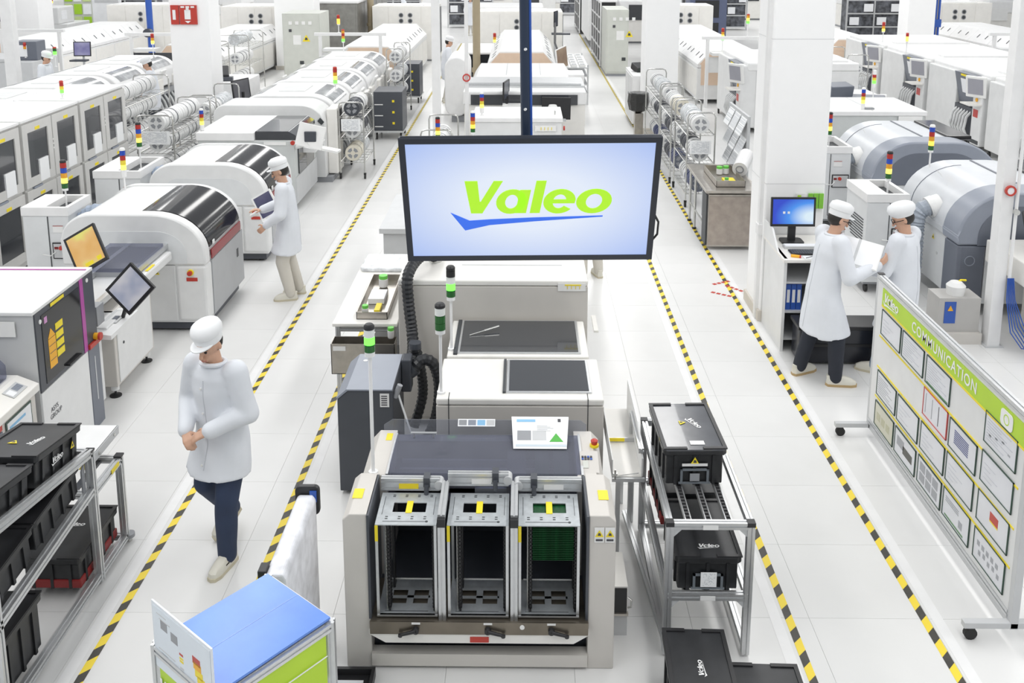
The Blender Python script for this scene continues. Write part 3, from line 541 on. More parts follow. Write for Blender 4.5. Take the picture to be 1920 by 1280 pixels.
h = thing('exhaust_hose', 'long black ribbed hose climbing the big pale machine\'s front', 'hose', (-.93, 7.6, .5)); ribbed([(-.80, 8.35, 1.40), (-.84, 8.2, 1.50), (-.93, 8.0, 1.50), (-.985, 7.8, 1.42), (-.98, 7.78, 1.2), (-.95, 7.74, .95), (-.93, 7.62, .85), (-.93, 7.45, .80)], .052, 'ribbed_tube', HOSE, h); MB().cyl((-.80, 8.36, 1.37), (-.80, 8.36, 1.44), .062, 16).build('hose_collar', CHROME, h, smooth=True)
h = thing('exhaust_hose', 'looped black ribbed hose beside the dark slate filter unit', 'hose', (-.8, 7.5, .4)); ribbed([(-.90, 7.35, .78), (-.82, 7.38, .86), (-.73, 7.4, .80), (-.69, 7.4, .60), (-.72, 7.4, .35), (-.80, 7.38, .15), (-.88, 7.36, .08)], .05, 'ribbed_tube', HOSE, h); MB().cyl((-.93, 7.36, .76), (-.88, 7.36, .80), .058, 14).build('hose_collar', CHAR, h)
h = thing('exhaust_hose', 'short black hose drooping behind the looped hose', 'hose', (-.92, 7.5, .4)); ribbed([(-.9, 7.52, .92), (-.86, 7.55, .7), (-.85, 7.56, .45), (-.92, 7.5, .2)], .045, 'ribbed_tube', HOSE, h); MB().cyl((-.9, 7.52, .9), (-.9, 7.52, .95), .052, 14).build('hose_collar', CHAR, h)
# side tray conveyor on the right of the loader, and small parts box
t = thing('side_tray', 'narrow metal chute between loader and crate rack', 'tray', (.7, 6.3, .6))
MB().box(.605, 5.90, .70, .80, 6.85, .71).build('bed', IVORY, t); MB().box(.60, 5.90, .70, .606, 6.8, .83).build('side_wall', MWHITE, t); b = MB(); b.prism([(5.92, .70), (6.85, .70), (6.85, .95), (6.2, .95), (5.92, .83)], 'x', .80, .812); b.build('side_wall', MWHITE, t); MB().box(.6, 6.35, .705, .8, 6.36, .74).build('cross_rail', ALU, t); MB().box(.62, 6.34, .72, .73, 6.345, .745).build('yellow_label', YEL, t)
MB().box(.6, 5.88, .68, .82, 5.90, .705).build('front_rail', ALU, t); b = MB(); b.cyl((.62, 5.9, .71), (.78, 5.9, .735), .004, 6).cyl((.62, 5.88, .70), (.62, 5.88, .77), .006, 8).box(.605, 5.87, .73, .635, 5.89, .745); b.build('stop_bracket', CHROME, t)
MB().box(.64, 6.0, 0, .67, 6.03, .7).build('leg', ALU, t); MB().box(.74, 6.7, 0, .77, 6.73, .7).build('leg', ALU, t)
t = thing('parts_box', 'small white and black steel box at the loader\'s right foot', 'box', (.6, 5.4, 0)); MB().box(.545, 5.28, .16, .65, 5.62, .34).build('body', IVORY, t); MB().box(.55, 5.273, .165, .645, 5.281, .33).build('opening', BLACK, t); MB().box(.545, 5.26, .15, .655, 5.29, .165).build('tray', STEEL, t); MB().box(.545, 5.28, 0, .65, 5.6, .15).build('plinth', LGREY, t)
b = MB(); b.tube([(.655, 5.30, .18), (.675, 5.29, .19), (.675, 5.29, .24), (.655, 5.30, .25)], .006, 8); b.build('handle', CHROME, t, smooth=True)
t = thing('black_tray', 'dark tray with papers on the floor beside the loader\'s front left foot', 'tray', (-.95, 4.75, 0)); MB().box(-1.10, 4.55, 0, -.86, 4.93, .02).build('base', BLACK, t); MB().box(-1.10, 4.91, .02, -.86, 4.93, .06).box(-.88, 4.55, .02, -.86, 4.91, .06).build('rim', BLACK, t); MB().box(-1.08, 4.6, .02, -.92, 4.86, .028).build('papers', PAPER, t)
# steel work table with trays, left of the big machine
def steel_tray(x0, y0, z, x1, y1, h, label):
    t = thing('steel_tray', label, 'tray', ((x0+x1)/2, (y0+y1)/2, z), 0, 'steel trays with parts'); MB().box(x0, y0, z, x1, y1, z+.006).build('bottom', STEEL, t)
    MB().box(x0, y0, z, x1, y0+.006, z+h).box(x0, y1-.006, z, x1, y1, z+h).box(x0, y0, z, x0+.006, y1, z+h).box(x1-.006, y0, z, x1, y1, z+h).build('walls', STEEL, t); return t
t = thing('steel_table', 'white-topped work table with steel tray left of the big machine', 'table', (-1.45, 9.2, 0)); MB().box(-1.70, 8.05, .86, -1.12, 9.9, .89).build('table_top', IVORY, t, bev=.005)
for x in (-1.66, -1.16):
    for y in (8.1, 9.85): b = MB(); profile(b, (x, y, 0), (x, y, .86), .04); b.build('leg', ALU, t)
b = MB(); profile(b, (-1.66, 8.1, .82), (-1.16, 8.1, .82), .035); profile(b, (-1.66, 8.1, .1), (-1.16, 8.1, .1), .035); b.build('cross_rail', ALU, t)
MB().box(-1.40, 8.25, .1, -1.14, 8.9, .6).build('drawer_unit', MGREY, t, bev=.005); b = MB(); b.tube([(-1.41, 8.3, .3), (-1.45, 8.3, .32), (-1.45, 8.3, .42), (-1.41, 8.3, .44)], .008, 8); b.build('handle', CHROME, t, smooth=True)
st = steel_tray(-1.50, 8.15, .89, -1.22, 9.15, .07, 'long steel tray with green bottles on the white table by the big machine')
st2 = steel_tray(-1.68, 7.86, .50, -1.12, 8.03, .28, 'deep steel bin hung on the front of the white table'); MB().box(-1.66, 7.855, .72, -1.55, 7.858, .76).build('label', PLABEL, st2)
GB = glassmat('green_bottle', (.25, .8, .2), .35)
def bottle(x, y, z, h, r, label):
    t = thing('solder_jar', label, 'jar', (x, y, z), 0, 'small green jars'); MB().lathe([(r*.8, 0), (r, .01), (r, h*.7), (r*.7, h*.78)], (x, y, z), 12).build('body', PLABEL, t, smooth=True); MB().cyl((x, y, z+h*.72), (x, y, z+h), r*.95, 12).build('lid', mat('jar_green', (.16, .62, .09), .4), t, smooth=True)
bottle(-1.37, 8.95, .9, .12, .045, 'green-lidded jar at the far end of the long steel tray'); bottle(-1.43, 8.22, .9, .1, .03, 'green-lidded jar at the near end of the long steel tray'); bottle(-1.17, 8.0, .78, .1, .03, 'green-lidded jar above the deep steel bin')
tag(MB().box(-1.45, 8.5, .9, -1.3, 8.75, .95).build('white_carton', PAPER, loc=(-1.37, 8.6, .9)), 'small white carton lying in the long steel tray', 'box'); tag(MB().box(-1.36, 8.27, .9, -1.31, 8.45, .93).build('yellow_card', YEL, loc=(-1.33, 8.35, .9)), 'yellow card in the long steel tray', 'card')
o = MB().prism(rrect(-1.68, 9.4, -1.15, 9.88, .06), 'z', .89, .93).build('plastic_bag', WRAP, loc=(-1.4, 9.6, .89), bev=.015); tag(o, 'crumpled clear plastic bag at the table\'s far end', 'bag')
# ================================================================== crates and racks
def crate(label, loc, rz=0, L=.60, W=.40, Hh=.25, lid=True, logo_top=None, logo_front=None, holder=None, tri=None, sheen=False, body=None, name='crate', red=False, cat='crate'):
    """lidded plastic crate, long side along local y, origin at the base centre"""
    t = thing(name, label, cat, loc, rz, 'black plastic crates')
    def B(*a): return MB().box(*a)
    w, l = W/2, L/2
    b = MB()
    for z0, z1, e in ((0, Hh-.05, .022), (Hh-.05, Hh-.035, .012)): b.box(-w+e, -l+e, z0, w-e, l-e, z1)
    b.build('body', body or BOXB, t, local=True, bev=.012)
    b = MB()
    for sx in (-1, 1):
        for k in range(4): yy = -l+.10+k*(L-.2)/3; b.box(sx*(w-.024), yy-.012, .0, sx*(w-.010), yy+.012, Hh-.045)
    for sy in (-1, 1):
        for k in range(3): xx = -w+.08+k*(W-.16)/2; b.box(xx-.01, sy*(l-.024), 0, xx+.01, sy*(l-.010), Hh-.045)
    b.build('side_ribs', body or BOXB, t, local=True)
    MB().prism(rrect(-w, -l, w, l, .03), 'z', Hh-.036, Hh-.008).build('rim', body or BOXB, t, local=True)
    if lid:
        LM = mat('crate_lid_gloss', (.06, .064, .075), .16, var=.3, scale=2.5, bump=.10, coat=.4) if sheen else mat('crate_lid', (.022, .023, .026), .42, var=.25, scale=8)
        p = MB().prism(rrect(-w-.002, -l-.002, w+.002, l+.002, .032), 'z', Hh-.01, Hh).build('lid', LM, t, local=True)
        b = MB(); e = .024
        for a in ((-w, -l, -w+e, l), (w-e, -l, w, l), (-w+e, -l, -.05, -l+e), (.05, -l, w-e, -l+e), (-w+e, l-e, -.05, l), (.05, l-e, w-e, l)): b.box(a[0], a[1], Hh, a[2], a[3], Hh+.008)
        b.build('lid_edge', BLACK, p, local=True)
    if logo_top:
        ang, sz, ox, oy = logo_top; logo(t, Matrix.Translation((ox, oy, Hh+.002)) @ Matrix.Rotation(ang, 4, 'Z'), sz, TEXT_W)
    for f in (logo_front or []):
        M, sz = f; logo(t, M, sz, TEXT_W)
    for M, s in (tri or []): wtri(t, M, s)
    if holder:
        b = MB(); z0, z1 = .02, .11
        for a in ((-.09, z0, -.075, z1), (.075, z0, .09, z1), (-.09, z1-.012, .09, z1), (-.1, z0-.01, .1, z0)): b.box(a[0], -l+.002, a[1], a[2], -l+.012, a[3])
        b.build('label_holder', mat('clear_grey_plastic', (.16, .18, .2), .2), t, local=True)
        if holder > 1:
            MB().box(-.045, -l-.004, .03, .05, -l+.001, .125).build('label_sheet', PRINT[0], t, local=True)
        else: MB().box(-.03, -l-.001, .03, .03, -l+.003, .08).build('label_window', MGREY, t, local=True)
    if red: MB().box(-w+.012, -l+.012, 0, w-.012, l-.012, .06).build('red_base', mat('red_tray', (.25, .02, .02), .45), t, local=True, bev=.008)
    return t
FR = lambda w=.4, l=.6: None
fr_front = lambda z, l=.30, x=0: frame((x, -l+.0195-.012, z), (1, 0, 0), (0, 0, 1))
# right-hand flow rack
t = thing('flow_rack', 'aluminium profile flow rack holding black crates right of the loader', 'rack', (1.105, 5.7, 0)); RX0, RX1, RY0, RY1 = .868, 1.345, 5.125, 6.35
for x in (RX0, RX1):
    for y in (RY0, RY1):
        b = MB(); profile(b, (x, y, .015), (x, y, .865), .045); b.build('post', ALU, t); MB().box(x-.024, y-.024, .865, x+.024, y+.024, .892).build('corner_cap', BLACK, t)
    for z in (.868, .40, .06):
        b = MB(); profile(b, (x, RY0, z), (x, RY1, z), .04); b.build('side_rail', ALU, t)
for y in (RY0, RY1):
    for z in (.868, .40): b = MB(); profile(b, (RX0, y, z), (RX1, y, z), .042); b.build('cross_rail', ALU, t)
b = MB(); profile(b, (RX0, RY1, .06), (RX1, RY1, .06), .04); b.build('cross_rail', ALU, t)
for x in (.985, 1.105, 1.225):
    for z in (.862, .405):
        MB().box(x-.02, RY0, z-.018, x-.013, RY1, z+.01).box(x+.013, RY0, z-.018, x+.02, RY1, z+.01).build('roller_track', ALU, t)
        b = MB(); [b.cyl((x-.013, RY0+.05+k*.035, z), (x+.013, RY0+.05+k*.035, z), .013, 8) for k in range(33)]; o = b.build('roller_row', BLACK, t)
for x, sx in ((RX0+.022, 1), (RX1-.022, -1)):
    for z in (.846, .378): MB().prism([(x, z), (x+sx*.05, z), (x, z-.05)], 'y', RY0-.015, RY0+.015).build('gusset', LGREY, t)
for z in (.862, .396): MB().box(1.06, RY0-.024, z-.014, 1.15, RY0-.0215, z+.014).build('shelf_label', PLABEL, t)
b = MB(); profile(b, (.76, 6.5, .06), (.87, 5.16, .06), .035); b.build('floor_guide', ALU, t); b = MB(); profile(b, (.80, 6.48, .868), (.80, 5.95, .868), .035); b.build('guide_rail', ALU, t); b = MB(); profile(b, (.80, 6.48, 0), (.80, 6.48, .86), .04); b.build('post', ALU, t)
crate('glossy-lidded black crate on top of the right flow rack', (1.07, 5.81, .885), .03, sheen=True, Hh=.245, logo_top=(-1.15, .03, .06, .03), logo_front=None, holder=1, tri=[(frame((0.0, -.2915, .165), (1, 0, 0), (0, 0, 1)), .055)])
t = bpy.data.objects[[o.name for o in bpy.data.objects if o.name.startswith('crate')][0]]
wtri(t, Matrix.Translation((-.03, .04, .248)) @ Matrix.Rotation(.6, 4, 'Z'), .05); MB().box(-.02, -.245, .246, .07, -.20, .249).build('torn_label', PLABEL, t, local=True); MB().box(-.08, -.2945, .128, .08, -.291, .145).build('white_strip', PLABEL, t, local=True)
crate('black crate with white logo on the flow rack\'s middle shelf', (1.108, 5.43, .425), .0, Hh=.225, logo_top=(0, .028, .02, -.19), holder=2)
crate('black crate in a red base, at the rear of the middle shelf', (1.10, 6.08, .425), .02, Hh=.235, logo_top=(0, .026, -.02, -.12), red=True)
crate('black crate standing on the floor in front of the flow rack, logo reading upwards', (.985, 4.66, 0), -.03, Hh=.30, L=.60, W=.36, logo_top=(PI/2, .026, .0, .0))
crate('low black crate on the floor, lower right of the upward-logo crate', (1.33, 4.44, 0), -.03, Hh=.26, logo_top=(PI*.62, .026, .0, .0))
# ================================================================== communication board
t = thing('notice_board', 'wheeled white notice board headed COMMUNICATION with green band', 'notice board', (3.0, 6.5, 0))
MB().box(3.0, 5.30, .16, 3.035, 7.74, 1.455).build('panel', MWHITE, t)
b = MB(); profile(b, (3.018, 5.30, 1.455), (3.018, 7.74, 1.455), .05); b.build('top_rail', ALU, t); b = MB(); profile(b, (3.018, 5.30, .16), (3.018, 7.74, .16), .05); b.build('bottom_rail', ALU, t)
for y in (5.28, 7.76):
    b = MB(); b.box(3.0, y-.025, .08, 3.05, y+.025, 1.48); b.build('upright', LGREY, t, bev=.004); MB().box(2.72, y-.025, .085, 3.32, y+.025, .125).build('foot_bar', LGREY, t, bev=.004); MB().box(2.999, y-.022, 1.48, 3.051, y+.022, 1.486).build('end_cap', BLACK, t)
    for x in (2.77, 3.27): caster(t, x, y, 0, .04, 'y')
MB().box(3.01, 5.3, .08, 3.04, 7.74, .11).build('tie_bar', LGREY, t)
LIME = mat('lime_band', (.46, .68, .03), .45); MB().box(2.994, 5.30, 1.262, 3.0, 7.62, 1.408).build('green_band', LIME, t); MB().box(2.992, 5.30, 1.250, 3.0, 7.62, 1.264).build('yellow_line', YEL, t)
for z in (.985, .715, .45):
    MB().box(2.995, 5.33, z-.006, 3.0, 7.63, z+.006).build('yellow_line', YEL, t)
def bf(y, z): return frame((2.992-3.0, y-6.5, z), (0, -1, 0), (0, 0, 1))
text('COMMUNICATION', .115, TEXT_W, t, bf(6.46, 1.335), bold=.012, ext=.004, space=1.12); logo(t, bf(7.42, 1.345), .066, TEXT_W)
o = MB().prism(rrect(-.075, -.055, .075, .055, .03), 'z', 0, .003).build('emblem', TEXT_W, t, local=True); o.matrix_local = bf(5.52, 1.335); o = MB().ring((0, 0, .003), (0, 0, .004), .035, .028, 16).build('emblem_ring', LIME, t, local=True); o.matrix_local = bf(5.52, 1.335)
YC = [7.395, 6.95, 6.495, 6.05, 5.575]; names = {}
FRAMEG = mat('frame_dark_green', (.03, .07, .05), .4); SHEET = mat('poster_sheet', (.72, .73, .77), .35)
BPOS = [(0, 1.125, 'top row, nearest the Valeo lettering'.replace('Valeo', 'small white'), 0), (1, 1.128, 'top row, second from the far end', 1), (2, 1.13, 'top row, third from the far end', 2), (4, 1.165, 'top row, at the near end under the round emblem', 3),
        (2, .875, 'thin red frame in the second row', 4), (3, .865, 'second row, with a dark blue text block', 5), (4, .89, 'second row, near end, almost blank', 6),
        (0, .588, 'third row, farthest end, grey text', 7), (1, .59, 'third row, second from the far end', 8), (2, .60, 'third row, pale blank middle one', 9), (3, .607, 'third row, fourth from the far end', 10), (4, .612, 'third row, with a red and yellow block', 11),
        (0, .315, 'bottom row, yellowish, farthest end', 12), (1, .317, 'bottom row, with two dark photos', 13), (2, .328, 'bottom row, with a grid of six photos', 14), (3, .338, 'bottom row, with a green diagonal bar', 15), (4, .34, 'bottom row, near end, with small portraits', 16)]
for ci, zc, d, k in BPOS:
    yc = YC[ci]; hw, hh = .203, .107
    p = thing('framed_notice', 'framed notice on the communication board, '+d, 'notice', (2.998, yc, zc), 0, 'framed notices on the board')
    fm = REDP if k == 4 else FRAMEG
    MB().box(2.994, yc-hw+.006, zc-hh+.006, 2.9975, yc+hw-.006, zc+hh-.006).build('sheet', mat('poster_warm', (.62, .61, .50), .4) if k in (12,) else SHEET, p)
    for n_, a in (('frame', (yc-hw, zc-hh, yc+hw, zc-hh+.006)), ('frame', (yc-hw, zc+hh-.006, yc+hw, zc+hh)), ('frame', (yc-hw, zc-hh, yc-hw+.006, zc+hh)), ('frame', (yc+hw-.006, zc-hh, yc+hw, zc+hh))):
        MB().box(2.990, a[0], a[1], 2.998, a[2], a[3]).build('frame_edge', fm, p)
    def pr(u0, v0, u1, v1, m, nm='print_block'): MB().box(2.9925, yc+hw*(1-2*u1), zc-hh+2*hh*v0, 2.9942, yc+hw*(1-2*u0), zc-hh+2*hh*v1).build(nm, m, p)
    PG = mat('print_grey', (.36, .37, .40), .5); PB = mat('print_navy', (.08, .10, .25), .5)
    if k in (0, 6, 8, 9, 10):
        for j in range(4): pr(.1, .2+.15*j, .3+.08*((j*7+k) % 5), .215+.15*j, mat('print_faint', (.50, .51, .56), .5), 'text_line')
    if k in (1, 2, 7, 3):
        for j in range(8): pr(.08, .16+.09*j, .45+.06*((j*5+k) % 8), .18+.09*j, PG if k == 7 else mat('print_faint', (.50, .51, .56), .5), 'text_line')
    if k == 2: pr(.06, .03, .94, .09, mat('print_darkgreen', (.12, .25, .12), .5))
    if k == 4:
        for j in range(3): pr(.1+.27*j, .15, .12+.27*j, .85, PG if j < 2 else TEXT_D, 'text_line')
    if k == 5:
        for j in range(7): pr(.2, .3+.07*j, .72, .335+.07*j, PB, 'text_line')
    if k == 11: pr(.42, .45, .68, .72, RED); pr(.42, .40, .68, .45, YEL)
    if k == 12:
        for j in range(3): pr(.12+.25*j, .3, .3+.25*j, .6, mat('print_olive', (.5, .49, .35), .5))
    if k == 13: pr(.12, .4, .45, .75, PG); pr(.42, .3, .85, .6, mat('print_dark_photo', (.10, .10, .09), .5))
    if k == 14:
        for i in range(3):
            for j in range(2): pr(.1+.27*i, .15+.38*j, .32+.27*i, .46+.38*j, PG, 'photo_print')
    if k == 15: pr(.1, .08, .8, .14, mat('print_darkgreen', (.12, .25, .12), .5)); pr(.62, .25, .75, .5, PG, 'photo_print'); [pr(.1, .6+.07*j, .6, .63+.07*j, PG, 'text_line') for j in range(3)]
    if k == 16:
        for i in range(5): pr(.12+.15*i, .52, .2+.15*i, .68, PG, 'portrait_print'); pr(.18+.15*i, .25+.06*(i % 2), .25+.15*i, .40+.06*(i % 2), PG, 'portrait_print')
    if k == 3: [pr(.15+.2*j, .3+.1*(j % 3), .22+.2*j, .36+.1*(j % 3), PG) for j in range(4)]
# ================================================================== desk at the pillar
t = thing('standing_desk', 'white standing desk with shelves against the white pillar', 'desk', (2.95, 9.95, 0))
MB().box(2.70, 9.50, 0, 2.73, 10.30, 1.02).build('side_panel', MWHITE, t); MB().box(3.27, 9.50, 0, 3.30, 10.30, 1.02).build('side_panel', MWHITE, t)
MB().box(2.68, 9.45, .99, 3.32, 10.31, 1.02).build('desk_top', IVORY, t); MB().box(2.73, 10.27, 0, 3.27, 10.30, .98).build('back_panel', LGREY, t)
for z in (.12, .42, .74): MB().box(2.73, 9.52, z, 3.27, 10.27, z+.02).build('shelf', LGREY, t)
b = MB(); b.prism([(9.72, 1.02), (10.31, 1.02), (10.31, 1.20), (9.98, 1.20)], 'x', 2.68, 2.70); b.build('side_screen', MWHITE, t)
for k in range(3):
    o = MB().box(2.75+k*.055, 9.56, .44, 2.80+k*.055, 9.86, .72).build('binder', BLUE, loc=(2.77+k*.055, 9.7, .44)); tag(o, ('leftmost', 'middle', 'rightmost')[k]+' blue binder on the desk\'s middle shelf', 'binder', 'blue binders'); MB().box(2.76+k*.055, 9.557, .52, 2.79+k*.055, 9.56, .66).build('spine_label', PLABEL, o)
WALLP = bpy.data.materials.new('desktop_wallpaper'); WALLP.use_nodes = True; nt = WALLP.node_tree; bs = nt.nodes['Principled BSDF']; tc = nt.nodes.new('ShaderNodeTexCoord'); mp = nt.nodes.new('ShaderNodeMapping'); mp.inputs['Location'].default_value = (-.95, -.3, -1); nt.links.new(tc.outputs['Generated'], mp.inputs[0])
gr = nt.nodes.new('ShaderNodeTexGradient'); gr.gradient_type = 'SPHERICAL'; nt.links.new(mp.outputs[0], gr.inputs[0]); rp = nt.nodes.new('ShaderNodeValToRGB'); rp.color_ramp.elements[0].position = .1; rp.color_ramp.elements[0].color = (.015, .06, .62, 1); rp.color_ramp.elements[1].position = .85; rp.color_ramp.elements[1].color = (.75, .9, 1, 1); e = rp.color_ramp.elements.new(.45); e.color = (.06, .30, .9, 1)
nt.links.new(gr.outputs['Fac'], rp.inputs[0]); nt.links.new(rp.outputs[0], bs.inputs['Emission Color']); bs.inputs['Emission Strength'].default_value = .9; bs.inputs['Base Color'].default_value = (.02, .02, .02, 1)
def monitor(label, M, w, h, scr, stand=True, bezel=.02, frame_m=None, extra=None, name='monitor', dep=.03, group=None):
    """flat monitor whose centre plane is M (local x right, y up, z towards the viewer)"""
    loc = M.translation; t = thing(name, label, 'monitor', loc, 0, group); ML = M.copy(); ML.translation = (0, 0, 0)
    def S(x0, y0, z0, x1, y1, z1, nm, m, bev=0): o = MB().box(x0, y0, z0, x1, y1, z1).build(nm, m, t, local=True, bev=bev); o.matrix_local = ML; return o
    fm = frame_m or BLACK; S(-w/2, -h/2, -dep, w/2, h/2, -.004, 'housing', fm, .006)
    for a in ((-w/2, h/2-bezel, w/2, h/2), (-w/2, -h/2, w/2, -h/2+bezel*1.3), (-w/2, -h/2+bezel*1.3, -w/2+bezel, h/2-bezel), (w/2-bezel, -h/2+bezel*1.3, w/2, h/2-bezel)): S(a[0], a[1], -.006, a[2], a[3], .003, 'bezel', fm)
    S(-w/2+bezel, -h/2+bezel*1.3, -.004, w/2-bezel, h/2-bezel, -.001, 'display', scr)
    if extra: extra(S)
    return t
m = monitor('black desktop monitor with blue wallpaper on the standing desk', frame((2.92, 10.05, 1.36), (1, 0, 0), (0, .06, 1)), .48, .32, WALLP, extra=lambda S: (S(-.11, -.02, -.0005, -.085, .005, .0008, 'icon', PAPER), S(-.06, -.02, -.0005, -.035, .005, .0008, 'icon', PAPER)))
b = MB(); b.box(2.88, 10.06, 1.04, 2.96, 10.09, 1.25); b.build('stand_neck', BLACK, m); b = MB(); b.prism(rrect(2.80, 9.96, 3.04, 10.16, .04), 'z', 1.021, 1.04); b.build('stand_base', BLACK, m)
t = thing('keyboard', 'black keyboard lying on the standing desk', 'keyboard', (2.95, 9.66, 1.02)); MB().box(2.80, 9.6, 1.021, 3.14, 9.76, 1.035).build('case', BLACK, t, bev=.004); b = MB(); [b.box(2.81+i*.027, 9.61+j*.035, 1.035, 2.833+i*.027, 9.64+j*.035, 1.041) for i in range(12) for j in range(4)]; b.build('keys', CHAR, t)
o = MB().box(2.78, 9.80, 1.021, 3.18, 9.90, 1.05).build('document_tray', LGREY, loc=(2.98, 9.85, 1.02)); tag(o, 'flat grey tray behind the keyboard on the standing desk', 'tray'); MB().box(2.79, 9.81, 1.05, 3.17, 9.89, 1.056).build('papers', PAPER, o)
o = MB().cyl((2.78, 9.56, 1.03), (2.86, 9.53, 1.03), .018, 10).build('tape_roll', ORANGE, loc=(2.82, 9.54, 1.02), smooth=True); tag(o, 'orange and red roll at the standing desk\'s front corner', 'tape'); MB().cyl((2.86, 9.53, 1.03), (2.875, 9.525, 1.03), .018, 10).build('red_end', RED, o, smooth=True)
o = MB().box(2.9, 9.48, 1.021, 3.08, 9.58, 1.026).build('loose_paper', PAPER, loc=(3.0, 9.53, 1.02)); tag(o, 'loose white paper at the standing desk\'s front edge', 'paper'); MB().cyl((2.92, 9.5, 1.028), (3.0, 9.55, 1.028), .004, 6).build('pen', BLACK, o)
t = thing('wall_chart', 'small green and coloured charts fixed on the white pillar above the monitor', 'chart', (3.2, 10.32, 1.7)); MB().box(3.02, 10.30, 1.32, 3.13, 10.31, 1.50).build('coloured_sheet', PLABEL, t)
for k, m_ in enumerate((YEL, RED, SLATE2, YEL, GREEN)): MB().box(3.03+.045*(k % 2), 10.296, 1.34+.05*(k//2), 3.07+.045*(k % 2), 10.30, 1.38+.05*(k//2)).build('colour_patch', m_, t)
for k in range(3): MB().box(3.15+k*.058, 10.29, 1.33, 3.20+k*.058, 10.31, 1.50).build('green_pocket', mat('pocket_green', (.22, .55, .05), .4), t)
o = MB().box(3.05, 9.35, .02, 3.75, 9.75, .42).build('black_bin_body', BOXB); bpy.data.objects.remove(o)
t = thing('long_crate', 'long low glossy black container on the floor behind the two men', 'crate', (3.3, 9.3, 0)); MB().box(2.80, 9.17, .02, 3.95, 9.45, .40).build('body', mat('crate_gloss', (.02, .022, .03), .2), t, bev=.02); MB().box(2.78, 9.15, .38, 3.97, 9.47, .42).build('rim', BLACK, t, bev=.008); b = MB(); b.box(2.85, 9.163, .2, 3.9, 9.17, .23); b.build('rib', BLACK, t)
# ================================================================== left foreground
t = thing('crate_rack', 'sloping aluminium crate rack at the left edge of the photo', 'rack', (-3.05, 5.3, 0)); LX0, LX1 = -3.30, -2.84
b = MB(); profile(b, (LX1, 5.74, .02), (LX1, 5.74, .96), .05); b.build('post', ALU, t); b = MB(); profile(b, (LX1, 6.16, .05), (LX1, 6.16, .68), .045); b.build('post', ALU, t); b = MB(); profile(b, (LX1, 4.55, .02), (LX1, 4.55, 1.15), .05); b.build('post', ALU, t)
b = MB(); profile(b, (LX0, 5.74, .02), (LX0, 5.74, .96), .05); b.build('post', ALU, t); b = MB(); profile(b, (LX0, 4.55, .02), (LX0, 4.55, 1.15), .05); b.build('post', ALU, t); b = MB(); profile(b, (LX0, 6.16, .05), (LX0, 6.16, .68), .045); b.build('post', ALU, t)
for x in (LX0, LX1):
    b = MB(); profile(b, (x, 4.4, 1.17), (x, 5.74, .95), .05); b.build('top_rail', ALU, t); b = MB(); profile(b, (x, 4.5, .60), (x, 5.72, .69), .05); b.build('mid_rail', ALU, t); b = MB(); profile(b, (x, 4.2, .06), (x, 6.16, .06), .045); b.build('bottom_rail', ALU, t); b = MB(); profile(b, (x, 5.74, .66), (x, 6.16, .66), .045); b.build('outfeed_rail', ALU, t)
for y, z in ((5.74, .95), (6.16, .66), (4.55, 1.13), (5.72, .66), (4.55, .59), (6.16, .06)): b = MB(); profile(b, (LX0, y, z), (LX1, y, z), .042); b.build('cross_rail', ALU, t)
for x, y, z in ((LX1, 5.74, .96), (LX1, 6.16, .685), (LX0, 6.16, .685)): MB().box(x-.027, y-.027, z, x+.027, y+.027, z+.012).build('corner_cap', BLACK, t)
MB().box(-3.04, 5.98, .684, -2.99, 6.14, .688).build('yellow_strip', YEL, t); MB().box(LX1+.024, 5.98, .65, LX1+.027, 6.1, .68).build('yellow_strip', YEL, t)
for x in (-3.18, -2.98):
    MB().box(x-.02, 5.74, .64, x+.02, 6.14, .66).build('outfeed_track', CHAR, t)
b = MB(); b.cyl((LX1+.01, 6.2, .035), (LX1+.01, 6.2, .06), .04, 14); b.build('leveller', MGREY, t, smooth=True); MB().cyl((LX1+.01, 6.2, 0), (LX1+.01, 6.2, .035), .02, 12).build('leveller_stem', CHROME, t)
b = MB(); b.prism([(5.70, .64), (5.70, .90), (5.66, .86), (5.66, .70)], 'x', LX1-.03, LX1-.02); b.build('gusset', MGREY, t)
def tilt(o, a): o.rotation_euler[0] = a
sl = math.atan2(.95-1.17, 1.34)
c = crate('upper black crate with slipped lid and side logo, far end of the left rack\'s top', (-3.07, 5.42, 1.005), 0, Hh=.20, L=.58, logo_top=(PI*.42, .03, .06, -.02), logo_front=[(frame((.194, -.02, .10), (0, 1, 0), (0, 0, 1)), .03)], tri=[(frame((.194, .17, .11), (0, 1, 0), (0, 0, 1)), .05)]); tilt(c, sl)
wtri(c, Matrix.Translation((-.06, -.05, .203)), .06)
c = crate('black crate at the near end of the left rack\'s top, half out of frame', (-3.07, 4.80, 1.106), 0, Hh=.17, L=.60); tilt(c, sl)
sl2 = math.atan2(.09, 1.22)
c = crate('black crate on the left rack\'s middle level, far end', (-3.07, 5.38, .70), 0, Hh=.20); tilt(c, sl2)
c = crate('black crate on the left rack\'s middle level, near end', (-3.07, 4.77, .65), 0, Hh=.20); tilt(c, sl2)
crate('tall black crate on the left rack\'s bottom, near end', (-3.07, 4.78, .085), 0, Hh=.34)
crate('black crate on a red base under the left rack\'s outfeed', (-3.07, 5.85, .085), 0, Hh=.22, red=True, logo_top=(0, .03, 0, .08))
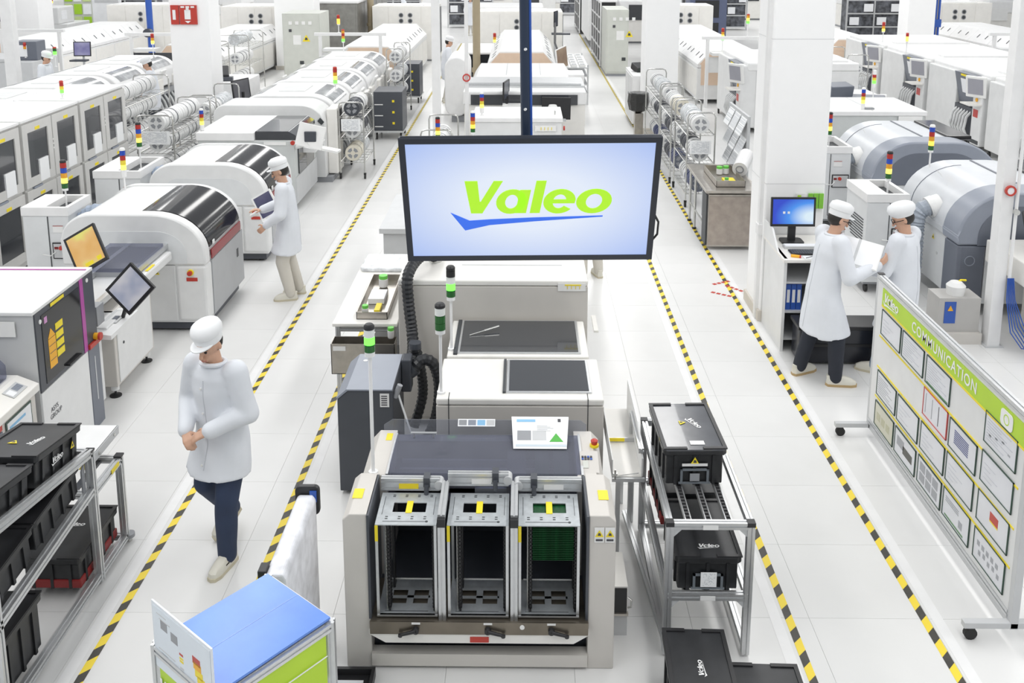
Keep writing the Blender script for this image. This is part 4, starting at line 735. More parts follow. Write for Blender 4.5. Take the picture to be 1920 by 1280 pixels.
# buffer with clear cover (left edge)
t = thing('board_buffer', 'beige board buffer with clear cover and keypad at the left edge', 'machine', (-4.0, 6.4, 0)); MB().box(-4.6, 5.9, .05, -3.74, 6.80, .86).build('body', BEIGE, t, bev=.008)
b = MB(); b.prism([(-4.6, .86), (-3.70, .86), (-3.70, .92), (-3.86, .985), (-4.6, .985)], 'y', 5.9, 6.80); b.build('console', IVORY, t, bev=.006)
b = MB(); b.prism([(-4.6, .985), (-3.90, .985), (-3.90, 1.10), (-3.96, 1.16), (-4.6, 1.16)], 'y', 5.9, 6.74); b.build('clear_cover', SMOKE, t, bev=.02); MB().box(-4.5, 6.0, .99, -4.0, 6.65, 1.05).build('inner_tray', MGREY, t)
Mk = frame((-3.78+4.0, 6.6-6.4, .955), (-.0, 1, 0), (-.16, 0, .065))
o = MB().box(-.09, -.045, 0, .10, .05, .004).build('keypad_plate', LGREY, t, local=True); o.matrix_local = Mk
for i in range(5): o = MB().box(.0+i*.018, -.02, .004, .013+i*.018, .03, .007).build('key', SLATE2, t, local=True); o.matrix_local = Mk
o = MB().box(-.08, -.03, .004, -.02, .03, .006).build('display', PAPER, t, local=True); o.matrix_local = Mk
MB().box(-3.737, 6.36, .55, -3.732, 6.72, .82).build('instruction_frame', FRAMEG, t); MB().box(-3.733, 6.375, .565, -3.729, 6.705, .805).build('instruction_sheet', PAPER, t); MB().box(-3.73, 6.40, .6, -3.727, 6.5, .7).build('photo_print', MGREY, t); b = MB(); b.prism([(6.6, .6), (6.68, .6), (6.64, .68)], 'x', -3.73, -3.727); b.build('green_mark', mat('print_green', (.08, .42, .06), .5), t); MB().box(-3.73, 6.4, .75, -3.727, 6.62, .77).build('heading_bar', mat('print_blue', (.25, .5, .75), .5), t)
MB().box(-3.735, 6.18, .80, -3.725, 6.30, .86).build('red_switch', RED, t); MB().box(-3.735, 6.18, .74, -3.725, 6.30, .79).build('blue_switch', SLATE, t); MB().box(-3.895, 6.2, 1.0, -3.885, 6.5, 1.05).build('yellow_label', YEL, t)
t = thing('transfer_shelf', 'white L-shaped shelf plate behind the left rack', 'shelf', (-3.1, 6.2, 0)); MB().box(-3.42, 5.95, .775, -2.93, 6.38, .80).build('plate', MWHITE, t); MB().box(-2.935, 5.95, .74, -2.925, 6.38, .80).build('edge_flange', LGREY, t); MB().box(-3.4, 6.3, .01, -3.36, 6.36, .775).build('support', ALU, t); MB().box(-3.42, 6.2, .80, -3.25, 6.36, .815).build('yellow_pad', YEL, t)
for y in (6.05, 6.3): MB().cyl((-2.925, y, .77), (-2.918, y, .77), .012, 10).build('bolt', CHROME, t)
# laser marker
t = thing('laser_marker', 'laser marking machine with dark glass door and magenta stripe', 'machine', (-4.3, 7.35, 0)); F = -3.72
MB().box(-5.0, 6.85, .04, F-.01, 7.85, 1.45).build('body', LGREY, t); MB().box(-5.02, 6.83, 1.445, F, 7.87, 1.475).build('roof', MWHITE, t, bev=.006)
MB().box(F-.03, 6.86, .80, F, 7.86, 1.445).build('door_frame', CHAR, t, bev=.004); MB().box(F-.006, 6.95, .84, F+.004, 7.58, 1.40).build('door_glass', GLOSSB, t); MB().box(F-.006, 7.60, .80, F+.004, 7.66, 1.445).build('magenta_stripe', MAGENTA, t)
b = MB(); b.box(-5.0, 7.78, 1.476, F-.02, 7.80, 1.480); b.build('roof_stripe', MAGENTA, t)
MB().box(F-.03, 6.86, .06, F, 7.66, .795).build('lower_door', MWHITE, t, bev=.004); MB().box(F-.03, 7.665, .06, F+.003, 7.87, .795).build('side_column', SLATE, t, bev=.004)
text('ASYS', .055, TEXT_D, t, frame((F+.003+4.3, 7.03-7.35, .60), (0, 1, 0), (0, 0, 1)), bold=.0, ext=.004); text('GROUP', .055, TEXT_D, t, frame((F+.003+4.3, 7.045-7.35, .545), (0, 1, 0), (0, 0, 1)), bold=.0, ext=.004)
MB().box(F+.003, 7.76, .3, F+.005, 7.775, .7).build('column_text', LGREY, t)
for k in range(4): MB().box(F+.004, 7.145, 1.20-k*.075, F+.0065, 7.265, 1.255-k*.075).build('yellow_label', YEL, t)
b = MB(); b.prism([(7.02, 1.17), (7.135, 1.17), (7.135, .93), (7.02, .93)], 'x', F+.004, F+.006); b.build('orange_label', ORANGE, t); b = MB(); b.prism([(7.02, 1.175), (7.135, 1.175), (7.07, 1.25)], 'x', F+.004, F+.006); b.build('warning_triangle', ORANGE, t)
for k in range(3): MB().box(F+.006, 7.03, .99+.06*k, F+.0068, 7.125, .995+.06*k).build('label_text', TEXT_D, t)
MB().box(F+.004, 7.1, 1.415, F+.007, 7.32, 1.44).build('yellow_strip', YEL, t); MB().box(F+.003, 6.985, 1.32, F+.006, 7.03, 1.37).build('pink_label', mat('pink_print', (.6, .3, .55), .5), t)
for y, z in ((6.93, 1.36), (7.74, 1.40)): MB().cyl((F, y, z), (F+.006, y, z), .018, 14).build('lock', PLABEL, t, smooth=True)
b = MB(); b.box(F, 7.28, .835, F+.03, 7.50, .85); b.build('door_handle', BLACK, t); MB().box(-4.55, 6.825, 1.28, -3.86, 6.832, 1.40).build('notice', PLABEL, t); b = MB(); [b.box(-4.4+k*.09, 6.82, 1.31, -4.38+k*.09, 6.826, 1.35) for k in range(4)]; b.build('notice_marks', TEXT_D, t); MB().box(-4.42, 6.82, 1.36, -4.0, 6.826, 1.385).build('notice_yellow', YEL, t)
MB().box(F, 7.67, .80, F+.02, 7.87, .84).build('red_bar', RED, t); MB().cyl((F, 7.80, .87), (F+.04, 7.80, .87), .03, 14).build('emergency_stop', ORANGE, t, smooth=True); MB().cyl((F+.04, 7.80, .87), (F+.06, 7.80, .87), .034, 14).build('stop_cap', RED, t, smooth=True)
# transfer conveyor between laser and printer
t = thing('transfer_conveyor', 'beige transfer conveyor cabinet on levelling feet beside the printer', 'conveyor', (-4.2, 8.6, 0)); MB().box(-4.5, 8.35, .12, -3.80, 9.25, .86).build('cabinet', BEIGE, t, bev=.01); MB().box(-3.803, 8.40, .15, -3.79, 9.2, .83).build('cabinet_door', MWHITE, t, bev=.004); MB().cyl((-3.79, 8.52, .5), (-3.785, 8.52, .5), .014, 12).build('lock', SLOT, t)
MB().box(-3.95, 8.0, .1, -3.84, 8.18, .80).build('support_column', MWHITE, t, bev=.005); MB().box(-4.6, 8.0, .80, -3.70, 8.40, .86).build('control_ledge', MWHITE, t, bev=.006)
b = MB(); b.prism([(-3.86, .86), (-3.62, .83), (-3.62, .79), (-3.86, .80)], 'y', 7.9, 8.5); b.build('keypad_console', MWHITE, t); b = MB(); b.sheet((-3.68, 8.15, .845), (-3.68, 8.42, .845), (-3.80, 8.42, .86), (-3.80, 8.15, .86), .004); b.build('keypad', LGREY, t); MB().box(-3.74, 8.2, .852, -3.70, 8.28, .862).build('keypad_display', SLATE, t)
for z0, x in ((.98, -3.86), (.98, -4.25)): MB().box(x-.025, 7.9, z0, x+.025, 9.9, z0+.05).build('belt_rail', ALU, t)
MB().box(-3.92, 7.88, .92, -3.72, 8.02, 1.10).build('rail_head', MGREY, t, bev=.004); MB().box(-4.25, 8.0, .95, -3.86, 9.85, .97).build('belt_bed', LGREY, t); MB().box(-4.5, 8.9, .86, -3.78, 9.85, .96).build('upper_housing', MWHITE, t, bev=.02)
b = MB(); b.box(-4.42, 9.0, .96, -3.85, 9.8, 1.02); b.build('scanner_bed', MGREY, t); MB().box(-4.42, 9.0, 1.02, -3.85, 9.8, 1.06).build('clear_lid', SMOKE, t); MB().box(-3.82, 9.2, .962, -3.79, 9.4, .966).build('yellow_label', YEL, t)
for x, y in ((-3.86, 8.42), (-3.86, 9.18), (-4.42, 8.42), (-4.42, 9.18), (-3.9, 8.09)): levelfoot(t, x, y, .13, .055)
def mon_extra_yellow(S): S(-.06, -.165, .003, .03, -.13, .006, 'yellow_note', YEL); S(.08, -.16, .003, .13, -.12, .006, 'yellow_note', YEL)
m = monitor('black touch screen with an orange display, left of the printer', frame((-4.33, 9.05, 1.24), (.86, .0, .50), (-.42, .35, .80)), .36, .40, screenmat('screen_orange', (.75, .42, .12), (.80, .50, .18), (.78, .72, .18), .9), extra=mon_extra_yellow, bezel=.022, group='touch screens on the left line'); MB().cyl((-4.33, 9.07, .99), (-4.33, 9.1, 1.2), .02, 10).build('stand', BLACK, m, smooth=True)
m = monitor('black touch screen tilted as a diamond over the conveyor aisle edge', frame((-3.53, 8.15, 1.17), (.246, .0, .262), (-.158, .06, .273)), .36, .32, screenmat('screen_grey', (.34, .37, .48), (.47, .48, .56), (.58, .58, .62), .8), bezel=.024, group='touch screens on the left line'); b = MB(); b.cyl((-3.55, 8.2, 1.12), (-3.68, 8.3, .84), .018, 10); b.build('arm', BLACK, m, smooth=True)
# ================================================================== bottom-left stand with blue top
ST = thing('display_stand', 'aluminium stand with blue top and green front panels', 'stand', (-1.17, 4.03, 0), 0)
uxv = Vector((.55, .34*-1, 0)); A = Vector((-1.31, 4.40, 0)); Bp = Vector((-.923, 4.08, 0)); Cc = Vector((-1.50, 4.16, 0)); e1 = (Bp-A); e1l = e1.length; e1n = e1.normalized(); e2n = Vector((e1n.y, -e1n.x, 0))
D2 = .62
corners = [A, Bp, Bp+e2n*D2, A+e2n*D2]
def P4(z): return [(c.x, c.y, z) for c in corners]
b = MB(); b._add(P4(1.04)+P4(1.052), [(3, 2, 1, 0), (4, 5, 6, 7), (0, 1, 5, 4), (1, 2, 6, 5), (2, 3, 7, 6), (3, 0, 4, 7)]); b.build('blue_top', BLUETOP, ST)
mid0 = A+e1*.5; b = MB(); q = [A+e1*.498, A+e1*.502, A+e1*.502+e2n*D2, A+e1*.498+e2n*D2]; b._add([(c.x, c.y, 1.0525) for c in q]+[(c.x, c.y, 1.053) for c in q], [(3, 2, 1, 0), (4, 5, 6, 7), (0, 1, 5, 4), (1, 2, 6, 5), (2, 3, 7, 6), (3, 0, 4, 7)]); b.build('top_seam', mat('seam_pale', (.45, .58, .9), .4), ST)
for c in corners: b = MB(); profile(b, (c.x, c.y, 0), (c.x, c.y, 1.035), .04); b.build('post', ALU, ST)
for i in range(4):
    p, q = corners[i], corners[(i+1) % 4]
    for z in (1.01, .15): b = MB(); profile(b, (p.x, p.y, z), (q.x, q.y, z), .04); b.build('rail', ALU, ST)
def panel(p, q, z0, z1, m, nm, off, inset=.04):
    d = (q-p).normalized(); n = Vector((d.y, -d.x, 0))*off; p = p+d*inset; q = q-d*inset
    b = MB(); b.sheet((p.x+n.x, p.y+n.y, z0), (q.x+n.x, q.y+n.y, z0), (q.x+n.x, q.y+n.y, z1), (p.x+n.x, p.y+n.y, z1), .004); return b.build(nm, m, ST)
LIME = MATS['lime_band']
panel(corners[1], corners[2], .72, .985, LIME, 'green_panel', -.012); panel(corners[1], corners[2], .2, .7, PAPER, 'white_panel', -.012); panel(corners[2], corners[3], .2, .98, LIME, 'green_panel', -.012)
dd = (corners[2]-corners[1]).normalized(); nn = Vector((dd.y, -dd.x, 0))*-1
pm = corners[1]+dd*.30; Mq = frame((pm.x+nn.x*.018+1.17, pm.y+nn.y*.018-4.03, .86), tuple(-dd), (0, 0, 1))
o = MB().box(-.24, .012, 0, .26, .018, .002).build('white_line', TEXT_W, ST, local=True); o.matrix_local = Mq; o = MB().ring((-.02, -.005, 0), (-.02, -.005, .002), .035, .028, 20).build('round_logo', TEXT_W, ST, local=True); o.matrix_local = Mq
logo(ST, frame((((corners[2]+corners[3])/2).x+e2n.x*.018+1.17-e1n.x*.1, ((corners[2]+corners[3])/2).y+e2n.y*.018-4.03-e1n.y*.1, .855), tuple(e1n), (0, 0, 1)), .05, TEXT_W)
# leaning acrylic notice on the stand
dl = e2n; P0 = Vector((-1.715, 4.17, .93)); ux_ = Vector((.80, -.60, 0)); cL = corners[3]; cR = corners[2]; cM = (cL+cR)/2+e2n*.012; Mn = frame((cM.x, cM.y, 1.10), tuple(e1n), (0, 0, 1))
t = thing('acrylic_notice', 'clear-edged white notice plate standing on the blue-topped stand', 'notice', (cM.x, cM.y, 1.10)); M0 = Mn.copy(); M0.translation = (0, 0, 0)
def NS(x0, y0, x1, y1, z0, z1, nm, m): o = MB().box(x0, y0, z0, x1, y1, z1).build(nm, m, t, local=True); o.matrix_local = M0; return o
NS(-.245, -.17, .245, .17, -.008, 0, 'plate', mat('milky_acrylic', (.76, .80, .85), .2)); NS(-.235, -.165, .235, .155, 0, .002, 'sheet', mat('notice_sheet', (.72, .78, .84), .4))
NS(-.17, .06, -.115, .105, .002, .003, 'portrait_print', MGREY); NS(-.085, .04, -.03, .085, .002, .003, 'portrait_print', MGREY)
for k, (m_, x, y) in enumerate(((RED, .12, .045), (ORANGE, .125, .02), (YEL, .135, -.015), (YEL, .15, -.04), (GREEN, .185, -.07), (BLUE, .19, -.11), (BLUE, .205, -.13))): NS(x-.03, y-.02, x+.03, y+.015, .002, .003, 'colour_step', m_)
for k, (m_, y) in enumerate(((RED, .01), (YEL, -.01), (YEL, -.025), (LGREY, -.06), (LGREY, -.08))): NS(-.02, y-.006, .01, y+.004, .002, .003, 'legend_patch', m_)
for k in range(6): NS(-.20+.02*(k % 2), .125-.02*k if k < 2 else -.02-.018*k, -.12+.03*(k % 3), .129-.02*k if k < 2 else -.016-.018*k, .002, .003, 'text_line', LGREY)
# white marbled panel behind
t = thing('marbled_panel', 'thick white marbled panel with black corner clips behind the blue top', 'panel', (-1.29, 4.83, 0))
MARB = mat('marbled_white', (.72, .73, .77), .35, var=.18, scale=11, bump=.2)
b = MB(); b.prism([(-1.345, .05), (-1.235, .05), (-1.232, .97), (-1.25, 1.0), (-1.33, 1.0), (-1.345, .985)], 'y', 4.46, 5.20); b.build('slab', MARB, t, bev=.012)
b = MB(); b.prism(rrect(-1.36, .86, -1.215, 1.045, .03), 'y', 5.205, 5.24); b.build('end_clip', BLACK, t, bev=.006); MB().box(-1.27, 5.195, .95, -1.23, 5.215, 1.02).build('blue_insert', BLUE, t); MB().box(-1.385, 4.47, .95, -1.34, 4.55, 1.01).build('corner_clip', BLACK, t, bev=.005)
for y in (4.52, 5.15): MB().box(-1.42, y-.02, 0, -1.15, y+.02, .05).build('foot', LGREY, t)
# ================================================================== left printers with arched hoods
def hood_section(x0, x1, z0, zt, rl, rr, n=10):
    """closed section in (x, z): straight sides, rounded shoulders"""
    return [(x0, z0)]+[(x0, zt-rl)]+arc(x0+rl*1.15, zt-rl, rl*1.15, 180, 90, n, rl)+arc(x1-rr*1.25, zt-rr, rr*1.25, 90, 0, n, rr)+[(x1, z0)]
def arched_printer(label, y0, dx=0, group='arched white stencil printers'):
    x0, x1 = -5.0+dx, -3.44+dx; L = 1.36; y1 = y0+L
    t = thing('stencil_printer', label, 'machine', ((x0+x1)/2, y0+L/2, 0), 0, group)
    b = MB(); b.prism(hood_section(x0, x1, .78, 1.35, .30, .46), 'y', y0, y0+.16); b.build('front_arch', MWHITE, t, smooth=True, bev=.02)
    b = MB(); b.prism(hood_section(x0+.02, x1-.02, .78, 1.33, .30, .46), 'y', y0+.16, y1-.08); b.build('hood', MWHITE, t, smooth=True)
    b = MB(); b.prism(hood_section(x0, x1, .78, 1.345, .30, .46), 'y', y1-.08, y1); b.build('rear_arch', MWHITE, t, smooth=True)
    sec = arc(x1-.46*1.25, 1.35-.46, .46*1.25, 115, 6, 16, .46); b = MB(); b.strip(sec[::-1], 'y', y0+.165, y1-.085, .012); b.build('glass_hood', GLOSSB, t, smooth=True)
    b = MB(); b.strip([(x1+.002, .80), (x1+.004, .845), (x1+.002, .905)], 'y', y0+.18, y1-.10, -.01); b.build('red_strip', mat('red_gloss', (.26, .012, .018), .3, spec=.3), t, smooth=True)
    MB().box(x0+.02, y0+.02, .12, x1-.02, y1, .78).build('lower_body', MWHITE, t); MB().box(x0+.3, y0, .14, x1-.34, y0+.03, .775).build('front_door', MWHITE, t, bev=.006); MB().box(x1-.33, y0, .14, x1, y0+.2, .775).build('corner_panel', MWHITE, t, bev=.03)
    MB().box(x1-.03, y0+.21, .14, x1, y1, .775).build('side_panel', mat('side_grey', (.40, .41, .425), .4), t, bev=.004); MB().box(x0+.06, y0+.06, .03, x1-.06, y1-.06, .12).build('plinth', CHAR, t)
    b = MB(); b.prism(hood_section(x0+.22, x1-.20, .80, 1.16, .16, .26), 'y', y0-.006, y0+.002); b.build('front_recess', MCOOL, t, smooth=True)
    MB().cyl((x1-.17, y0, .70), (x1-.17, y0-.02, .70), .035, 16).build('stop_collar', YEL, t, smooth=True); MB().cyl((x1-.17, y0-.02, .70), (x1-.17, y0-.05, .70), .026, 16).build('emergency_stop', RED, t, smooth=True); MB().box(x1-.22, y0-.005, .60, x1-.10, y0, .64).build('red_label', RED, t)
    for k in range(2): wtri(t, frame((x1-.62+k*.08-(x0+x1)/2, y0-.003-(y0+L/2), .70), (1, 0, 0), (0, 0, 1)), .06)
    MB().box(x1-.001, y0+.25, .945, x1+.008, y0+.31, .985).build('white_label', PLABEL, t); MB().box(x1, y0+1.1, .5, x1+.004, y0+1.16, .6).build('lock_plate', SLOT, t)
    for x in (x0+.15, x1-.15):
        for y in (y0+.15, y1-.15): MB().cyl((x, y, 0), (x, y, .05), .04, 12).build('foot', BLACK, t)
    return t
arched_printer('near white arched printer with black glass hood and red strip', 9.9); arched_printer('far white arched printer where a man operates the screen', 12.25, .05)
def chiller(label, x0, x1, y0, y1, z1, panel='x', group='white air-conditioning cabinets', well=True):
    t = thing('chiller_cabinet', label, 'cabinet', ((x0+x1)/2, (y0+y1)/2, 0), 0, group); MB().box(x0+.01, y0+.01, .14, x1-.01, y1-.01, z1-.1).build('body', MCOOL, t, bev=.006)
    xm = (x0+x1)/2; b = MB(); b.box(x0, y0, z1-.1, x1, y0+.05, z1).box(x0, y1-.05, z1-.1, x1, y1, z1).box(x0, y0+.05, z1-.1, xm, y1-.05, z1).box(x1-.05, y0+.05, z1-.1, x1, y1-.05, z1); b.build('top_cover', WHITE, t)
    MB().box(xm, y0+.05, z1-.1, x1-.05, y1-.05, z1-.085).build('cable_well', SLOT, t); MB().box(x0+.02, y0+.004, .2, xm+.02, y0+.012, z1-.11).build('front_door', MCOOL, t); MB().box(xm+.025, y0+.002, .2, xm+.032, y0+.012, z1-.11).build('door_gap', SLOT, t)
    MB().box(xm+.08, y0+.004, z1-.30, xm+.20, y0+.011, z1-.22).build('rating_label', PLABEL, t); MB().box(xm+.08, y0+.002, z1-.225, xm+.20, y0+.011, z1-.22).build('label_line', RED, t)
    b = MB()
    for k in range(9): b.box(x0+.004, y0+.1, z1-.35-k*.035, x0+.011, y0+.1+(y1-y0-.2)*(1-.06*abs(k-4)), z1-.338-k*.035)
    b.build('vent_slots', SLOT, t)
    MB().box(xm+.06, y0-.006, z1-.62, x1-.03, y0+.006, z1-.42).build('switch_frame', BLACK, t, bev=.02); MB().box(xm+.075, y0-.009, z1-.605, x1-.045, y0-.005, z1-.435).build('switch_plate', LGREY, t)
    MB().cyl((xm+.17, y0-.006, z1-.48), (xm+.17, y0-.035, z1-.48), .025, 14).build('main_switch', RED, t, smooth=True); MB().box(xm+.085, y0-.012, z1-.5, xm+.13, y0-.008, z1-.47).build('display', mat('dark_red_display', (.2, .02, .02), .3), t)
    b = MB(); b.tube([(xm+.1, y0-.01, z1-.53), (xm+.05, y0-.04, z1-.57), (xm-.05, y0-.02, z1-.56)], .006, 6); b.build('cable', PLABEL, t, smooth=True)
    for x in (x0+.08, x1-.08):
        for y in (y0+.08, y1-.08): caster(t, x, y, 0, .05)
    MB().box(x0+.03, y0+.03, .11, x1-.03, y1-.03, .14).build('chassis', MGREY, t)
    return t
chiller('white cabinet left of the near arched printer, tallest tower light', -5.83, -5.28, 10.68, 11.28, 1.2); chiller('white cabinet left of the far arched printer', -5.78, -5.14, 12.46, 13.35, 1.2)
T5 = [C_GRN, L_YELLOW, C_AMB, C_BLUE, C_RED]
signal_tower((-5.42, 10.95, 1.115), .22, T5, 'five-tier signal light on the cabinet left of the near arched printer', r=.036, sh=.062); signal_tower((-5.3, 12.9, 1.115), .30, T5, 'five-tier signal light in front of the reel rack, cabinet left of the far printer', r=.036, sh=.062)
T4 = [WHITE, L_YELLOW, C_YEL, C_RED, C_BLUE]; T4b = [C_GRN, L_AMBER, C_AMB, C_RED, C_BLUE]
signal_tower((-4.75, 11.05, 1.28), .20, T4, 'blue-topped signal light behind the near arched printer', r=.032, sh=.058, cap=PLABEL); signal_tower((-5.1, 14.9, 1.26), .02, T4, 'blue-topped signal light at the corner of the grey dark-lidded printer', r=.032, sh=.058, cap=PLABEL)
# flexible duct bits behind the printers
for i, (x, y) in enumerate(((-5.12, 10.95), (-5.05, 12.95))):
    h = thing('air_duct', ('bluish translucent duct between near cabinet and arched printer', 'bluish translucent duct between far cabinet and arched printer')[i], 'duct', (x, y, 1.0), 0, 'flexible ducts'); ribbed([(x-.15, y, .95), (x-.02, y, 1.07), (x+.12, y, 1.08), (x+.25, y, 1.0)], .09, 'ribbed_tube', mat('blue_grey_duct', (.30, .36, .46), .35), h, .05, 12); MB().ring((x+.2, y, 1.03), (x+.25, y, 1.0), .11, .09, 14).build('hose_collar', LGREY, h)
# operator screens on arms
m = monitor('white-backed touch terminal at the far arched printer, operator in front of it', frame((-3.20, 11.5, 1.01), (.20, .0, .117), (-.075, .08, .27)), .27, .32, screenmat('screen_violet', (.05, .055, .12), (.07, .07, .15), (.10, .10, .18), .8), bezel=.02, frame_m=PLABEL, group='touch screens on the left line'); b = MB(); b.cyl((-3.20, 11.55, .98), (-3.42, 11.6, .84), .022, 10); b.build('arm', PLABEL, m, smooth=True)
b = MB(); b.cbox((-3.10, 11.42, .83), (.26, .16, .03), .35); b.build('keyboard_tray', PLABEL, m)
m = monitor('white terminal seen from behind above the operator at the far printer', frame((-3.25, 14.35, 1.30), (-.95, .1, .2), (.12, .2, .95)), .42, .36, screenmat('screen_dim', (.1, .1, .12), (.13, .13, .15), (.16, .16, .18), .5), frame_m=PLABEL, group='touch screens on the left line'); b = MB(); b.box(-3.34, 14.29, 1.22, -3.16, 14.33, 1.38); b.build('rear_bracket', CHAR, m, bev=.01); b = MB(); b.cyl((-3.26, 14.3, 1.2), (-3.63, 14.9, 1.0), .03, 10); b.build('arm', PLABEL, m, smooth=True); b = MB(); b.cbox((-3.02, 14.35, 1.10), (.42, .16, .035), -.2, 0, .15); b.build('keyboard_tray', PLABEL, m)
# grey printer with dark glass lid
t = thing('screen_printer', 'pale grey machine with dark glass lid behind the arched printers', 'machine', (-4.4, 15.6, 0)); MB().box(-5.15, 14.8, .08, -3.62, 16.3, 1.13).build('body', mat('pale_grey_green', (.56, .58, .575), .4), t, bev=.01); MB().box(-5.17, 14.78, 1.13, -4.25, 16.32, 1.26).build('top_cover', WHITE, t, bev=.01)
b = MB(); b.prism([(-4.25, 1.13), (-3.60, 1.13), (-3.60, 1.20), (-3.72, 1.27), (-4.25, 1.27)], 'y', 14.85, 16.25); b.build('glass_lid', DKGLASS, t, bev=.01); MB().box(-3.625, 15.0, .55, -3.60, 16.1, 1.13).build('side_window', DKGLASS, t); MB().box(-3.63, 14.80, .1, -3.605, 16.3, .53).build('side_panel', LGREY, t)
MB().box(-4.1, 14.79, 1.06, -3.75, 14.797, 1.11).build('white_label', PLABEL, t); MB().cyl((-3.64, 14.8, 1.1), (-3.64, 14.77, 1.1), .035, 12).build('emergency_stop', RED, t, smooth=True)
b = MB(); b.prism([(-3.62, .92), (-3.40, .88), (-3.40, .83), (-3.62, .83)], 'y', 15.3, 16.1); b.build('control_ledge', MWHITE, t); MB().box(-3.5, 15.5, .90, -3.42, 15.8, .91).build('keypad', YEL, t)
for x in (-5.0, -3.75):
    for y in (14.95, 16.15): levelfoot(t, x, y, .1, .05)
# end cover module of the placement line
t = thing('line_end_cover', 'white end module of the placement line with dark edge screen', 'machine', (-4.4, 17.0, 0)); b = MB(); b.prism(hood_section(-5.45, -3.5, .1, 1.40, .18, .35), 'y', 16.55, 17.35); b.build('cover', MWHITE, t, smooth=True, bev=.015); b = MB(); [b.box(-5.0+k*.55, 16.54, 1.10, -4.86+k*.55, 16.552, 1.12) for k in range(3)]; b.build('latches', SLOT, t); MB().box(-3.5, 16.75, .12, -3.32, 17.3, 1.3).build('side_tower', IVORY, t, bev=.02); MB().box(-3.325, 16.85, .8, -3.305, 17.2, 1.25).build('side_screen', BLACK, t); MB().box(-5.4, 16.6, 0, -3.4, 17.3, .1).build('plinth', MGREY, t)
b = MB(); b.prism([(-3.62, 1.12), (-3.55, 1.05), (-3.5, 1.10), (-3.57, 1.18)], 'y', 16.53, 16.55); b.build('logo_plate', SLOT, t)
# ================================================================== drying cabinets along the left
def dry_cabinet(label, y0, w, x=-6.45, red=True):
    t = thing('drying_cabinet', label, 'cabinet', (x-.4, y0+w/2, 0), 0, 'grey drying cabinets with glass doors'); y1 = y0+w; MB().box(x-.85, y0+.01, .08, x-.02, y1-.01, 1.93).build('body', CABG, t); MB().box(x-.87, y0, 1.93, x+.01, y1, 1.96).build('roof', WHITE, t)
    for k in range(2):
        a = y0+k*w/2; c = a+w/2
        for z0, z1 in ((.16, 1.02), (1.06, 1.90)):
            d = MB().box(x-.02, a+.012, z0, x+.01, a+.14, z1).box(x-.02, c-.13, z0, x+.01, c-.012, z1).box(x-.02, a+.14, z0, x+.01, c-.13, z0+.12).box(x-.02, a+.14, z1-.12, x+.01, c-.13, z1).build('door_frame', CABG, t); MB().box(x-.03, a+.14, z0+.12, x-.005, c-.13, z1-.12).build('door_glass', DKGLASS, d); MB().box(x+.01, (a+c)/2-.06, z1-.11, x+.014, (a+c)/2+.06, z1-.07).build('yellow_tag', YEL, d)
            if z0 > 1: MB().box(x-.004, (a+c)/2-.02, z0+.02, x+.016, (a+c)/2+.22, z0+.32).build('notice_sheet', PRINT[k], d)
            if z0 < 1: MB().box(x-.02, a+.2, z1+.003, x+.012, a+.42, z1+.03).build('blue_label', SLATE2, d)
    for k in range(3): MB().cyl((x+.01, y0+w/2, 1.45+k*.06), (x+.014, y0+w/2, 1.45+k*.06), .012, 8).build('indicator', PLABEL, t)
    for yy in (y0+.1, y1-.1): MB().cyl((x-.15, yy, 0), (x-.15, yy, .08), .04, 10).build('foot', BLACK, t)
    return t
dry_cabinet('farthest grey drying cabinet, next to the reel racks', 13.65, 1.6); dry_cabinet('middle grey drying cabinet with notices on its glass doors', 12.0, 1.6); dry_cabinet('nearest grey drying cabinet at the left edge', 10.3, 1.65)
signal_tower((-6.75, 13.8, 1.96), .06, [L_GREEN, C_YEL, C_RED], 'small signal light on the middle drying cabinet roof', r=.028, sh=.05, cap=RED); signal_tower((-6.75, 11.9, 1.96), .06, [L_GREEN, C_YEL, C_RED], 'small signal light on the nearest drying cabinet roof', r=.028, sh=.05, cap=RED)
